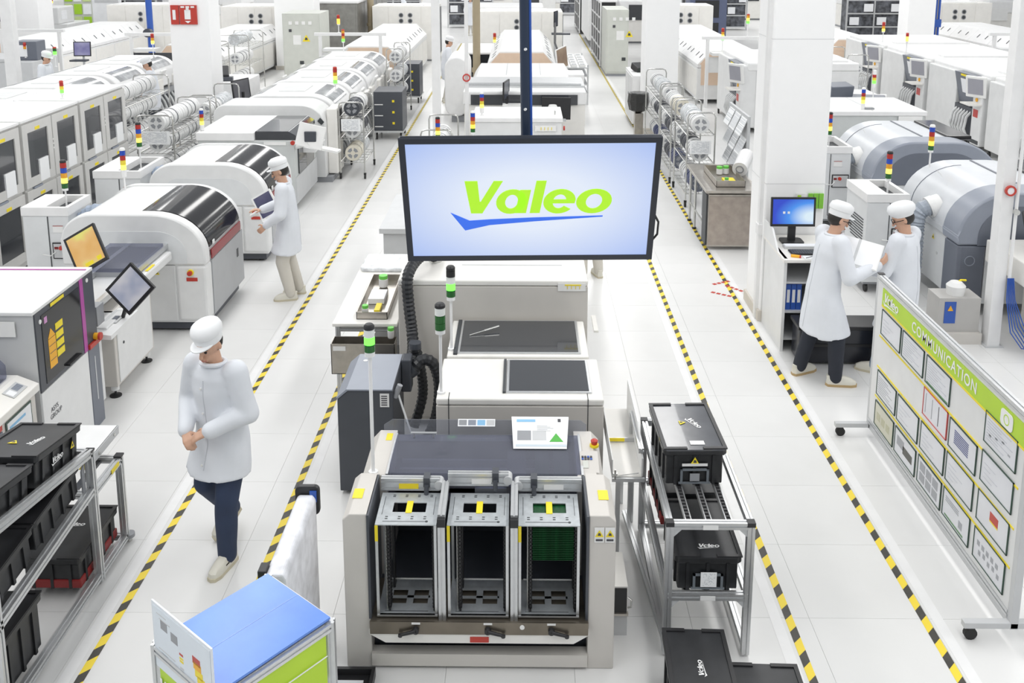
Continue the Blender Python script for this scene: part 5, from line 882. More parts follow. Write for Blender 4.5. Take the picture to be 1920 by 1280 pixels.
# ================================================================== reel racks
REELS = {}
def reel_bundle(label, c, axis, L, r, kind, group):
    """a shelf-load of tape reels side by side on one axis"""
    x, y, z = c; d = Vector((1, 0, 0)) if axis == 'x' else Vector((0, 1, 0)); p0 = Vector(c)-d*L/2
    t = thing('reel_bundle', label, 'reel', (x, y, z-r), 0, group); mm = {'w': REELW, 'd': REELD, 'b': REELB, 'c': REELC, 'p': WRAP}[kind]
    n = max(2, int(L/.09)); b = MB()
    for k in range(n):
        a = p0+d*(L*k/n); e = p0+d*(L*(k+.8)/n); b.cyl(a, e, r*(1 if k % 3 else .97), 18)
    b.build('reel_rims', mm, t, smooth=True); MB().cyl(p0+d*.01, p0+d*(L-.01), r*.93, 18).build('tape_core', mm if kind != 'w' else MWHITE, t, smooth=True)
    if kind in 'wc':
        for k in range(1 if L < .5 else 3): q = p0+d*(L*(.25+.22*k)); MB().cyl(q, q+d*.02, r*1.012, 18).build('dark_reel', REELD, t, smooth=True)
    q = p0-d*.004
    MB().cyl(q, q+d*.004, r*.9, 18).build('end_flange', {'w': MWHITE, 'd': CHAR, 'b': SLATE, 'c': REELC, 'p': WRAP}[kind], t)
    for k in range(4):
        a0 = k*90+15; seg = [(0, 0)]; u = Vector((0, 1, 0)) if axis == 'x' else Vector((1, 0, 0)); v = Vector((0, 0, 1)); pts = [(r*.3*math.cos(math.radians(a0+s)), r*.3*math.sin(math.radians(a0+s))) for s in (0, 30, 60)]+[(r*.68*math.cos(math.radians(a0+s)), r*.68*math.sin(math.radians(a0+s))) for s in (60, 30, 0)]
        bb = MB(); A0 = q-d*.003; bb.loft([[A0+u*a+v*b_ for a, b_ in pts], [A0+d*.003+u*a+v*b_ for a, b_ in pts]]); bb.build('spoke_window', MGREY if kind != 'p' else LGREY, t)
    return t
def reel_rack(label, x0, x1, y0, y1, h, tiers, loads, axis='y', sign=True, group='chrome wire reel racks', gl='reels on the chrome racks', nm=''):
    t = thing('reel_rack', label, 'rack', ((x0+x1)/2, (y0+y1)/2, 0), 0, group)
    for x in (x0, x1):
        for y in (y0, y1): caster(t, x, y, 0, .045)
    ends = ((y0, 'x'), (y1, 'x'))
    for y, _ in ends:
        b = MB(); b.tube([(x0, y, .1), (x0, y, h-.08)]+[(x0+.02, y, h-.02), (x0+.08, y, h), (x1-.08, y, h), (x1-.02, y, h-.02)]+[(x1, y, h-.08), (x1, y, .1)], .014, 8); b.build('end_hoop', CHROME, t, smooth=True)
    for z in tiers:
        b = MB()
        for x in (x0, x1): b.cyl((x, y0, z), (x, y1, z), .011, 6)
        nw = 7
        for k in range(nw): b.cyl((x0+(x1-x0)*(k+.5)/nw, y0, z+.004), (x0+(x1-x0)*(k+.5)/nw, y1, z+.004), .004, 4)
        for k in range(6): b.cyl((x0, y0+(y1-y0)*k/5, z), (x1, y0+(y1-y0)*k/5, z), .006, 4)
        b.build('wire_shelf', CHROME, t, smooth=True)
    if sign: MB().box(x0+.04, y0-.02, tiers[-1]+.12 if len(tiers) < 3 else tiers[1]+.16, x1-.06, y0-.014, (tiers[-1]+.12 if len(tiers) < 3 else tiers[1]+.16)+.22).build('sign_plate', PRINT[1], t)
    r = min(.16, (x1-x0)/2-.03)
    for i, z in enumerate(tiers):
        kd = loads[i]; yy = y0+.06; j = 0
        for k in kd:
            L = (y1-y0-.12)/len(kd); rr = r*(.92 if k != 'p' else 1.0); reel_bundle('%s reels, %s tier, %s of the %s' % ({'w': 'white', 'd': 'dark', 'b': 'navy blue', 'c': 'cream', 'p': 'plastic-wrapped'}[k], ('bottom', 'middle', 'top')[i] if len(tiers) == 3 else ('lower', 'upper')[i], ('near end', 'middle', 'far end', 'farthest end')[j if len(kd) < 4 or j < 3 else 3] if len(kd) > 1 else 'full length', nm or label), ((x0+x1)/2, yy+L/2, z+.012+rr), 'y', L-.02, rr, k, gl); yy += L; j += 1
    return t
reel_rack('near chrome reel rack beside the end of the left placement line', -3.30, -2.86, 16.85, 17.95, 1.40, (.30, .72, 1.12), ('cp', 'wd', 'dw'), nm='near left-aisle rack')
reel_rack('tall chrome reel rack at the far end of the left placement line', -3.25, -2.85, 22.6, 24.0, 1.72, (.45, .9, 1.35), ('pw', 'wp', 'ww'), sign=False, nm='far left-aisle rack')
reel_rack('front chrome rack with long white rolls behind the far cabinet', -6.35, -5.75, 15.4, 17.3, 1.42, (.35, .78, 1.12), ('ww', 'ww', 'ww'), nm='long-roll rack by the drying cabinets')
reel_rack('rear chrome rack with long white rolls left of the pillar', -7.75, -7.05, 16.6, 18.8, 1.62, (.5, .95, 1.32), ('ww', 'ww', 'ww'), nm='long-roll rack left of the pillar')
reel_rack('empty-topped chrome rack right of the long white rolls', -6.2, -5.7, 17.5, 18.95, 1.42, (.4, .95), ('pp', 'wp'), sign=False, nm='short rack by the pillar')
reel_rack('nearest chrome reel rack of the right aisle, with a notice', 2.62, 3.06, 15.05, 16.3, 1.55, (.22, .72, 1.18), ('bw', 'wd', 'wp'), nm='nearest right-aisle rack')
reel_rack('second chrome reel rack of the right aisle', 2.60, 3.02, 16.6, 17.9, 1.55, (.22, .72, 1.18), ('bd', 'wd', 'cw'), sign=False, nm='second right-aisle rack')
reel_rack('third chrome reel rack of the right aisle, by the pillar', 2.62, 3.04, 18.2, 20.3, 1.55, (.22, .72, 1.18), ('wbw', 'wdw', 'wpw'), sign=False, nm='third right-aisle rack')
reel_rack('chrome trolley with white reels just left of the screen', -1.62, -1.12, 14.85, 16.2, 1.30, (.4, .85), ('ww', 'ww'), sign=False, nm='centre trolley')
# steel bench and stainless cabinet on the right aisle
t = thing('steel_bench', 'stainless work bench with brushed cabinet beside the white pillar', 'bench', (2.9, 13.4, 0)); MB().box(2.5, 12.75, .84, 3.25, 14.35, .88).build('bench_top', STEEL, t, bev=.006); MB().box(2.56, 12.85, .05, 3.22, 13.2, .80).build('cabinet', STEEL, t, bev=.006); MB().box(2.54, 12.9, .06, 2.565, 13.18, .78).build('cabinet_shadow_gap', SLOT, t); MB().box(2.57, 12.84, .08, 3.2, 12.852, .77).build('cabinet_door', mat('brushed_brown_steel', (.40, .35, .31), .3, metal=.85, scale=9, var=.12), t); MB().box(2.64, 13.3, .25, 3.2, 13.75, .8).build('drawer_block', MGREY, t)
for x, y in ((2.56, 14.28), (3.2, 14.28), (2.56, 13.85)): MB().cyl((x, y, .03), (x, y, .84), .02, 10).build('leg', CHROME, t, smooth=True); MB().cyl((x, y, 0), (x, y, .03), .03, 10).build('foot', BLACK, t)
MB().cyl((2.56, 13.2, .3), (2.56, 14.28, .3), .014, 8).build('cross_bar', CHROME, t)
st = steel_tray(2.68, 12.95, .88, 3.08, 13.9, .09, 'steel tray with green jars on the stainless bench'); bottle(2.86, 13.65, .89, .12, .045, 'green-lidded jar at the far side of the bench tray'); bottle(2.96, 13.68, .89, .12, .045, 'green-lidded jar right of its twin in the bench tray'); bottle(2.84, 13.05, .89, .1, .03, 'green-lidded jar at the near edge of the bench tray')
o = MB().box(2.82, 13.1, .89, 2.98, 13.3, .93).build('small_carton', YEL, loc=(2.9, 13.2, .89)); tag(o, 'flat yellow card box in the bench tray', 'box')
o = MB().cyl((3.12, 13.5, 1.0), (3.3, 13.9, 1.12), .11, 18).build('paper_roll', REELW, loc=(3.2, 13.7, .9), smooth=True); tag(o, 'white roll leaning behind the bench tray', 'roll'); MB().ring((3.115, 13.49, .997), (3.12, 13.5, 1.0), .06, .045, 16).build('roll_core', MGREY, o)
t = thing('sheet_stand', 'grey slanted document stand by the pillar with clear pockets', 'stand', (3.35, 14.9, 0)); 
for k in range(3):
    for j in range(3): MB().sheet((3.25+.0*k, 14.2+k*.42, .75+j*.3), (3.25, 14.55+k*.42, .75+j*.3), (3.36, 14.55+k*.42, 1.0+j*.3), (3.36, 14.2+k*.42, 1.0+j*.3), .01).build('document_pocket', PRINT[(k+j) % 4], t)
MB().box(3.36, 14.15, .1, 3.4, 15.5, 1.65).build('back_frame', LGREY, t); MB().box(3.15, 14.2, 0, 3.6, 14.26, .1).box(3.15, 15.4, 0, 3.6, 15.46, .1).build('base', ALU, t)
# ================================================================== right-hand printers with slate hoods
def slate_printer(label, y0, dx=0):
    x0, x1 = 4.93+dx, 6.70+dx; L = 1.75; y1 = y0+L; t = thing('stencil_printer', label, 'machine', ((x0+x1)/2, y0+L/2, 0), 0, 'slate-banded stencil printers')
    HM = mat('hood_silver', (.60, .62, .65), .3); S = lambda e, zt: hood_section(x0+e, x1-e, .84, zt, .52, .52)
    b = MB(); b.prism(S(.03, 1.44), 'y', y0+.42, y1); b.build('hood', HM, t, smooth=True, bev=.01); b = MB(); b.prism(S(.0, 1.46), 'y', y0, y0+.42); b.build('slate_arch', SLATE2, t, smooth=True, bev=.025); b = MB(); b.prism(hood_section(x0+.22, x1-.22, .84, 1.30, .36, .36), 'y', y0-.006, y0+.004); b.build('arch_recess', SLATE, t, smooth=True)
    sec = arc(x0+.03+.52*1.15, 1.44-.52, .52*1.15, 180, 90, 10, .52); b = MB(); b.prism([(p[0]-.004 if i < 99 else p[0], p[1]+.004) for i, p in enumerate(sec)]+[(p[0]+.002, p[1]-.002) for p in sec[::-1]], 'y', y1-.32, y1-.31); b.build('hood_joint', SLATE, t)
    MB().box(x0+.05, y0+.36, .16, x1-.05, y1, .835).build('lower_body', MCOOL, t, bev=.01); b = MB(); b.prism([(x0+.01, y0+.02), (x0+.05, y0-.0), (x0+.32, y0), (x0+.32, y0+.34), (x0, y0+.34)], 'z', .12, .835); b.build('corner_column', SLATE, t, bev=.015); MB().box(x0+.33, y0+.01, .14, x1-.02, y0+.33, .835).build('front_panel', MCOOL, t, bev=.008)
    o = MB().ring((x0+.15, y0+.0, .66), (x0+.15, y0-.008, .66), .06, .052, 18).build('handle_ring', SLATE2, t)
    wtri(t, frame((x0+.047-(x0+x1)/2, y0+.75-(y0+L/2), .72), (0, -1, 0), (0, 0, 1)), .07); b = MB(); b.cyl((x0+.045, y0+.62, .55), (x0+.05, y0+.62, .55), .02, 10); b.build('lock', LGREY, t)
    b = MB(); b.tube([(x0+.11, y0+.62, 1.13), (x0+.16, y0+.70, 1.22), (x0+.24, y0+.9, 1.30), (x0+.32, y0+1.3, 1.355), (x0+.34, y0+1.5, 1.365)], .012, 8); b.build('hood_grip', LGREY, t, smooth=True)
    b = MB(); b.ring((x0+.0, y0+.80, 1.06), (x0+.12, y0+.80, 1.10), .135, .10, 20); b.build('duct_port', PLABEL, t, smooth=True)
    MB().box(x1-.55, y0+.45, 1.40, x1-.2, y1-.05, 1.46).build('glass_strip', GLOSSB, t, bev=.02); MB().box(x0+.85, y0+.5, 1.444, x0+.88, y1-.05, 1.447).build('hood_joint', SLATE, t)
    for x in (x0+.2, x1-.2):
        for y in (y0+.2, y1-.2): levelfoot(t, x, y, .17, .05)
    return t
slate_printer('near slate-banded printer at the right edge, behind the two men', 10.5); slate_printer('far slate-banded printer behind the near slate-banded one', 13.25)
chiller('white ventilated cabinet on wheels beside the near slate-banded printer', 4.13, 4.64, 11.2, 11.95, 1.25); chiller('white cabinet partly behind the big white pillar', 4.18, 4.86, 13.9, 14.7, 1.25)
signal_tower((4.48, 11.5, 1.165), .18, T5, 'five-tier signal light on the cabinet behind the two men', r=.036, sh=.062); signal_tower((4.6, 14.2, 1.165), .18, T5, 'five-tier signal light right beside the big white pillar', r=.036, sh=.062)
signal_tower((5.25, 12.15, 1.30), .26, T4b, 'blue-topped amber signal light on the near slate-banded printer', r=.034, sh=.06, cap=PLABEL); signal_tower((5.75, 16.1, 1.42), .02, T4, 'blue-topped signal light on the long pale machine at right', r=.034, sh=.06, cap=PLABEL)
for i, (y, dx) in enumerate(((11.30, 0), (14.05, 0))):
    h = thing('air_duct', ('grey ribbed duct from the near slate-banded printer\'s side', 'grey ribbed duct bending down from the far slate-banded printer')[i], 'duct', (4.9, y, .9), 0, 'flexible ducts'); DUCT = mat('grey_duct', (.36, .40, .46), .35)
    ribbed([(4.98, y, 1.08), (4.90, y, 1.06), (4.82, y, 1.02), (4.78, y, .9), (4.78, y, .6), (4.78, y, .2)], .105, 'ribbed_tube', DUCT, h, .045, 14); MB().ring((4.98, y, 1.09), (4.91, y, 1.06), .13, .1, 18).build('hose_collar', PLABEL, h, smooth=True)
t = thing('waste_carton', 'grey bin with blue label beside the near slate-banded printer', 'bin', (4.25, 9.9, 0)); b = MB(); b.box(4.44, 9.75, .12, 4.88, 10.05, .5); b.build('body', WARMG, t); MB().box(4.50, 9.744, .22, 4.62, 9.75, .46).build('blue_label', BLUE, t); b = MB(); b.prism([(4.53, .36), (4.59, .36), (4.56, .42)], 'y', 9.74, 9.746); b.build('warning_mark', ORANGE, t); MB().box(4.36, 9.7, 0, 4.90, 10.1, .12).build('base_rail', BEIGE, t); b = MB(); b.lathe([(.09, 0), (.1, .1), (.06, .14)], (4.66, 9.88, .5), 14); b.build('white_bag', PLABEL, t, smooth=True); b = MB(); b.tube([(4.66, 9.9, .6), (4.72, 9.9, .65), (4.78, 9.92, .64)], .012, 8); b.build('yellow_hose', YEL, t, smooth=True)
# beige conveyor at the right edge
t = thing('edge_conveyor', 'beige conveyor cabinet at the right edge with a tilted black monitor', 'conveyor', (5.9, 9.5, 0)); MB().box(5.42, 9.25, .14, 6.6, 9.95, .70).build('cabinet', BEIGE, t, bev=.012); MB().box(5.2, 9.5, .70, 6.6, 10.4, .95).build('bridge_box', IVORY, t, bev=.012); MB().box(5.40, 9.24, .2, 5.46, 9.3, .68).build('corner_post', IVORY, t); MB().box(5.6, 9.245, .5, 5.9, 9.25, .58).build('red_label', RED, t); MB().cyl((5.55, 9.25, .45), (5.55, 9.245, .45), .012, 10).build('lock', SLOT, t)
for x in (5.5, 6.5):
    for y in (9.33, 9.87): levelfoot(t, x, y, .15, .055)
m = monitor('tilted black monitor at the right edge above the beige conveyor', frame((5.62, 9.95, 1.22), (.95, -.1, -.2), (.15, .75, .6)), .5, .32, screenmat('screen_dark', (.03, .04, .06), (.04, .05, .08), (.06, .07, .1), .5)); MB().cyl((5.6, 9.98, .95), (5.62, 9.97, 1.2), .02, 10).build('stand', BLACK, m, smooth=True)
# long pale machine behind the slate printers
t = thing('long_machine', 'long pale grey box machine with white top behind the slate-banded printers', 'machine', (5.95, 16.6, 0)); MB().box(5.1, 15.95, 0, 6.75, 17.4, 1.34).build('body', mat('pale_grey_green', (.56, .58, .575), .4), t, bev=.008); MB().box(5.08, 15.93, 1.34, 6.78, 17.42, 1.42).build('top_cover', WHITE, t, bev=.012); MB().box(6.3, 15.925, 1.22, 6.7, 15.932, 1.34).build('label', PLABEL, t); MB().box(5.88, 16.0, 1.42, 5.9, 17.4, 1.423).build('top_seam', LGREY, t); MB().box(5.8, 16.1, 1.42, 5.95, 16.2, 1.45).build('latch', MGREY, t)
# ================================================================== placement lines, ovens and the far hall
def dome_module(label, x0, y0, w=2.05, L=1.75, face=1, group='white domed placement machines'):
    """domed placement machine; face=+1 works the aisle on its +x side"""
    x1 = x0+w; y1 = y0+L; t = thing('placement_machine', label, 'machine', ((x0+x1)/2, (y0+y1)/2, 0), 0, group); b = MB(); b.prism(hood_section(x0+.1, x1-.1, .78, 1.42, .40, .40), 'y', y0+.04, y1-.04); b.build('dome', WHITE, t, smooth=True, bev=.02)
    for s, xe in ((1, x1), (-1, x0)):
        cx = (x1-.1-.40*1.25) if s > 0 else (x0+.1+.40*1.15); rr = .40*(1.25 if s > 0 else 1.15)
        sec = arc(cx, 1.02, rr+.008, 84 if s > 0 else 96, 30 if s > 0 else 150, 8, .408); b = MB(); b.strip(sec if s < 0 else sec[::-1], 'y', y0+.30, y1-.30, .01); b.build('window', mat('smoke_window', (.38, .39, .40), .12, coat=.5, var=.5, scale=3), t, smooth=True)
        b = MB(); b.cbox((xe-s*.03, y0+.45, 1.10), (.05, .34, .26), 0, 0, s*.5); b.build('control_screen', PLABEL, t, bev=.015)
        MB().box(min(xe-s*.16, xe-s*.02), y0+.05, .62, max(xe-s*.16, xe-s*.02), y0+.55, 1.0).build('side_tower', IVORY, t, bev=.03); MB().box(min(xe-s*.16, xe-s*.02), y1-.45, .62, max(xe-s*.16, xe-s*.02), y1-.05, 1.0).build('side_tower', IVORY, t, bev=.03)
        MB().box(min(xe-s*.3, xe-s*.05), y0+.56, .60, max(xe-s*.3, xe-s*.05), y1-.46, .72).build('feeder_bank', MGREY, t)
        b = MB()
        for k in range(6): yy = y0+.25+k*.24; b.tube([(xe-s*.12, yy, .60), (xe-s*.02, yy, .45), (xe+s*.05, yy, .25), (xe+s*.0, yy, .12), (xe-s*.10, yy, .2)], .035, 6)
        b.build('tape_loops', mat('clear_loops', (.66, .67, .67), .3, var=.2), t, smooth=True); MB().box(min(xe-s*.28, xe-s*.1), y0+.12, .1, max(xe-s*.28, xe-s*.1), y1-.12, .6).build('feeder_cart', CHAR, t)
        for yy in (y0+.25, y1-.25): caster(t, xe-s*.06, yy, 0, .05)
    MB().box(x0+.3, y0+.08, .05, x1-.3, y1-.08, .8).build('base_frame', IVORY, t); b = MB(); b.box((x0+x1)/2-.25, y0+.5, 1.415, (x0+x1)/2+.25, y1-.5, 1.44); b.build('roof_hatch', MWHITE, t, bev=.01)
    return t
d0 = dome_module('nearest domed placement machine of the left aisle line', -5.42, 17.45)
for k, lb in enumerate(('second domed placement machine of the left aisle line', 'third domed placement machine of the left aisle line', 'farthest domed placement machine of the left aisle line')): dup(d0, (-4.395, 18.325+1.85*(k+1), 0), lb)
for k, lb in enumerate(('nearest domed machine of the outer left line, behind the drying cabinets', 'second domed machine of the outer left line', 'third domed machine of the outer left line', 'farthest domed machine of the outer left line')): dup(d0, (-9.6, 17.4+1.85*k, 0), lb)
def oven(label, x0, x1, y0, y1, z=1.40, group='reflow ovens', logo_end=False, peach=True):
    t = thing('reflow_oven', label, 'oven', ((x0+x1)/2, (y0+y1)/2, 0), 0, group); xm = (x0+x1)/2; c = .34; zl = .95; MB().box(x0, y0, .12, x1, y1, zl).build('lower_body', MWHITE, t, bev=.01)
    n = max(2, int((y1-y0)/1.3)); L = (y1-y0)/n
    for k in range(n):
        a, b_ = y0+k*L+.006, y0+(k+1)*L-.006; b = MB(); b.prism([(x0, zl+.01), (x1, zl+.01), (x1, zl+.10), (x1-c, z), (x0+c, z), (x0, zl+.10)], 'y', a, b_); h = b.build('hood_section', WHITE, t, bev=.008)
        for s in (-1, 1):
            for j in range(2):
                xx = xm+s*((x1-x0)/2-c*.5); zz = (zl+.10+z)/2; b = MB(); b.cbox((xx+s*.006, a+L*(.3+.4*j), zz+.006), (.14, .03, .008), 0, 0, s*math.atan2(z-zl-.10, c)); b.build('slot_handle', SLOT, h)
    for k in range(n): MB().box(x1-.004, y0+k*L+.03, .2, x1+.008, y0+(k+1)*L-.03, zl-.05).build('side_door', IVORY, t); 
    for k in range(n): MB().box(x0-.008, y0+k*L+.03, .2, x0+.004, y0+(k+1)*L-.03, zl-.05).build('side_door', IVORY, t)
    MB().box(x0+.1, y0-.012, .5, x1-.1, y0+.004, zl+.1).build('end_panel', PEACH if peach else LGREY, t); b = MB(); b.prism([(x0+.06, zl+.1), (x1-.06, zl+.1), (x1-c+.02, z-.04), (x0+c-.02, z-.04)], 'y', y0-.02, y0+.004); b.build('end_hood', PEACH if peach else MWHITE, t); MB().box(xm-.25, y0-.03, .86, xm+.25, y0-.01, .93).build('board_slot', SLOT, t)
    for x in (x0+.15, x1-.15):
        for y in (y0+.3, y1-.3): MB().cyl((x, y, 0), (x, y, .12), .045, 10).build('foot', BLACK, t)
    if logo_end: MB().box(xm+.1, y0-.03, 1.0, xm+.3, y0-.018, 1.06).build('maker_plate', SLATE2, t)
    return t
oven('white reflow oven at the end of the left aisle line', -5.2, -3.35, 26.0, 33.2); oven('white reflow oven left of the control cabinet, outer left line', -10.2, -8.3, 26.4, 33.0); oven('central reflow oven behind the hanging screen', -.95, .85, 24.8, 31.0)
oven('right reflow oven between the two white pillars', 4.55, 6.4, 25.0, 33.0, logo_end=True); oven('reflow oven far left beyond the domed machines', -15.4, -13.4, 27.0, 34.0); oven('reflow oven at the far right edge', 14.4, 16.4, 24.5, 34.0, peach=False); oven('reflow oven right of the big pillar, with a maker plate', 8.9, 10.6, 28.2, 34.5, logo_end=True)
def fan_cabinet(label, x0, x1, y0, y1, z, group='oven end cabinets with four fans', sx=1.0):
    t = thing('fan_cabinet', label, 'cabinet', ((x0+x1)/2, (y0+y1)/2, 0), 0, group); MB().box(x0, y0, .06, x1, y1, z).build('body', IVORY, t, bev=.012); xm = (x0+x1)/2
    for k in range(4): a = x0+(x1-x0)*k/4; MB().box(a+.01, y0-.012, .1, a+(x1-x0)/4-.01, y0+.004, z-.06).build('front_door', IVORY, t)
    for i in range(2):
        for j in range(2): p = MB().ring((xm-.13+.32*i, y0-.012, z-.32-.20*j), (xm-.13+.32*i, y0-.03, z-.32-.20*j), .085, .06, 16).build('fan_ring', MGREY, t); MB().cyl((xm-.13+.32*i, y0-.012, z-.32-.20*j), (xm-.13+.32*i, y0-.022, z-.32-.20*j), .06, 12).build('fan_grille', SLOT, p)
    MB().box(x1, y0+.1, .2, x1+.02, y1-.1, z-.1).build('side_slot', CHAR, t); MB().box(x0+.2, y0+.1, z, x1-.5, y1-.2, z+.02).build('roof_plate', WHITE, t); MB().box(x0+.05, y0+.05, 0, x1-.05, y1-.05, .06).build('plinth', MGREY, t)
    return t
fan_cabinet('fan cabinet at the far end of the left aisle oven', -5.35, -3.05, 34.0, 35.6, 1.95); fan_cabinet('fan cabinet at the far end of the outer left oven', -10.6, -8.2, 33.6, 35.4, 1.95); fan_cabinet('fan cabinet behind the central oven', -1.5, 1.3, 32.0, 33.6, 1.9); fan_cabinet('fan cabinet behind the left pillar', -15.0, -12.3, 34.5, 36.0, 1.95); fan_cabinet('fan cabinet behind the right oven', 4.6, 6.6, 33.6, 35, 2.0); fan_cabinet('fan cabinet far right beside the pipe bundle', 14.6, 17.0, 35.2, 36.6, 2.0)
def elec_cabinet(label, x0, x1, y0, y1, z):
    t = thing('electric_cabinet', label, 'cabinet', ((x0+x1)/2, (y0+y1)/2, 0), 0, 'grey-green electrical cabinets'); MB().box(x0, y0, .08, x1, y1, z).build('body', GREEN_BG, t, bev=.008); MB().box(x0+.03, y0-.015, .14, x1-.03, y0, z-.05).build('door', GREEN_BG, t, bev=.004); MB().box(x0+.02, y0+.02, 0, x1-.02, y1-.02, .08).build('plinth', MGREY, t); xm = (x0+x1)/2
    for k in range(4): MB().box(x0+.2+k*.2, y0-.03, z-.34, x0+.30+k*.2, y0-.014, z-.24).build('meter', PLABEL, t)
    MB().box(x0+.2, y0-.03, z-.56, x0+.28, y0-.014, z-.48).build('switch', TEXT_D, t); MB().box(x0+.32, y0-.02, z-.95, x0+.56, y0-.014, z-.66).build('notice', PLABEL, t); wtri(t, frame((x0+.72-xm, y0-.02-(y0+y1)/2, z-.75), (1, 0, 0), (0, 0, 1)), .24); MB().box(x0+.5, y0-.03, .5, x0+.62, y0-.014, .6).build('lock', SLOT, t); return t
elec_cabinet('grey-green electrical cabinet with yellow triangle, left of the steel wall', -7.35, -6.2, 29.2, 30.6, 2.05); elec_cabinet('grey-green electrical cabinet with yellow triangle, right aisle by the lattice racks', 2.6, 3.3, 30.2, 32.0, 2.1)
# steel clad wall, lattice racks and side units of the right aisle
t = thing('steel_enclosure', 'long dark stainless enclosure behind the grey-green cabinet', 'enclosure', (-6.3, 36, 0)); MB().box(-7.2, 33.2, .4, -5.75, 40.6, 2.1).build('body', mat('enclosure_steel', (.30, .295, .28), .35, metal=.6, scale=5, var=.15), t)
for k in range(5): MB().box(-5.752, 33.3+k*1.45, .45, -5.74, 34.65+k*1.45, 2.05).build('wall_panel', mat('enclosure_steel', (.3, .3, .3)), t); 
MB().box(-7.2, 33.18, .45, -5.8, 33.2, 2.05).build('end_panel', mat('enclosure_steel', (.3, .3, .3)), t); MB().box(-7.25, 33.15, 2.1, -5.7, 40.6, 2.16).build('roof', WHITE, t)
for k in range(4): MB().box(-5.9, 33.6+k*2.1, 0, -5.8, 33.7+k*2.1, .4).build('leg', ALU, t)
def lattice(label, x, y0, y1, z, n=4, m=4):
    t = thing('lattice_rack', label, 'rack', (x, (y0+y1)/2, 0), 0, 'dark lattice board racks'); MB().box(x+.02, y0, .1, x+.5, y1, z).build('inside', CAVITY, t)
    for k in range(n+1): yy = y0+(y1-y0)*k/n; MB().box(x-.02, yy-.02, .05, x+.03, yy+.02, z).build('upright', WHITE, t)
    for k in range(m+1): zz = .15+(z-.18)*k/m; MB().box(x-.015, y0, zz-.02, x+.03, y1, zz+.02).build('crossbar', WHITE, t)
    MB().box(x-.03, y0-.05, z, x+.55, y1+.05, z+.06).build('roof', WHITE, t); return t
lattice('dark lattice rack standing along the right aisle', 2.58, 32.3, 36.5, 2.2, 4, 4); lattice('farther dark lattice rack along the right aisle', 2.55, 44, 48, 2.0, 3, 3)
t = thing('far_cabinet', 'tall white rounded cabinet on feet along the right aisle', 'cabinet', (2.9, 40.5, 0)); MB().box(2.55, 38.2, .3, 3.4, 42.5, 2.1).build('body', WHITE, t, bev=.06); MB().box(2.7, 38.4, 0, 3.2, 42.2, .3).build('chassis', CHAR, t); MB().box(2.6, 38.18, .5, 3.3, 38.21, 1.9).build('door', MWHITE, t)
t = thing('white_locker', 'narrow white cabinet with black item on top, right aisle by the pillar', 'cabinet', (2.65, 22.4, 0)); MB().box(2.5, 21.75, .08, 3.0, 23.3, 1.2).build('body', WHITE, t, bev=.01); MB().box(2.488, 21.85, .12, 2.502, 22.5, 1.15).build('door', MWHITE, t); MB().box(2.488, 22.55, .12, 2.502, 23.2, 1.15).build('door', MWHITE, t); caster(t, 2.6, 21.85, 0, .04); caster(t, 2.6, 23.2, 0, .04); MB().cyl((2.487, 22.45, .7), (2.47, 22.45, .7), .03, 8).build('knob', MGREY, t)
o = MB().cbox((2.72, 22.5, 1.28), (.25, .35, .16), .4, .3).build('black_device', BLACK, loc=(2.72, 22.5, 1.2), bev=.02); tag(o, 'black device lying on the narrow white cabinet', 'device'); MB().cyl((2.85, 22.1, 1.2), (2.85, 22.1, 1.26), .05, 10).build('green_lamp', L_GREEN, o)
t = thing('waste_bag', 'black plastic waste bag in a holder by the right pillar', 'bag', (2.55, 20.6, 0)); b = MB(); b.lathe([(.05, .55), (.2, .62), (.24, .8), (.22, .98), (.2, 1.0)], (2.5, 20.6, 0), 10); b.build('bag', mat('bag_black', (.03, .03, .03), .25, bump=.8, scale=14), t); MB().box(2.42, 20.5, 0, 2.6, 20.7, .55).build('holder', STEEL, t); 
t = thing('equipment_rack', 'dark wheeled magazine rack right of the grey-green cabinet', 'rack', (3.9, 27, 0)); MB().box(3.45, 26.6, .3, 4.05, 27.6, 1.5).build('magazines', CHAR, t); 
for x in (3.45, 4.05):
    for y in (26.55, 27.6): MB().box(x-.02, y-.02, 0, x+.02, y+.02, 1.6).build('post', ALU, t)
for z in (.3, .9, 1.5): MB().box(3.42, 26.52, z-.02, 4.08, 26.58, z+.02).build('rail', ALU, t)
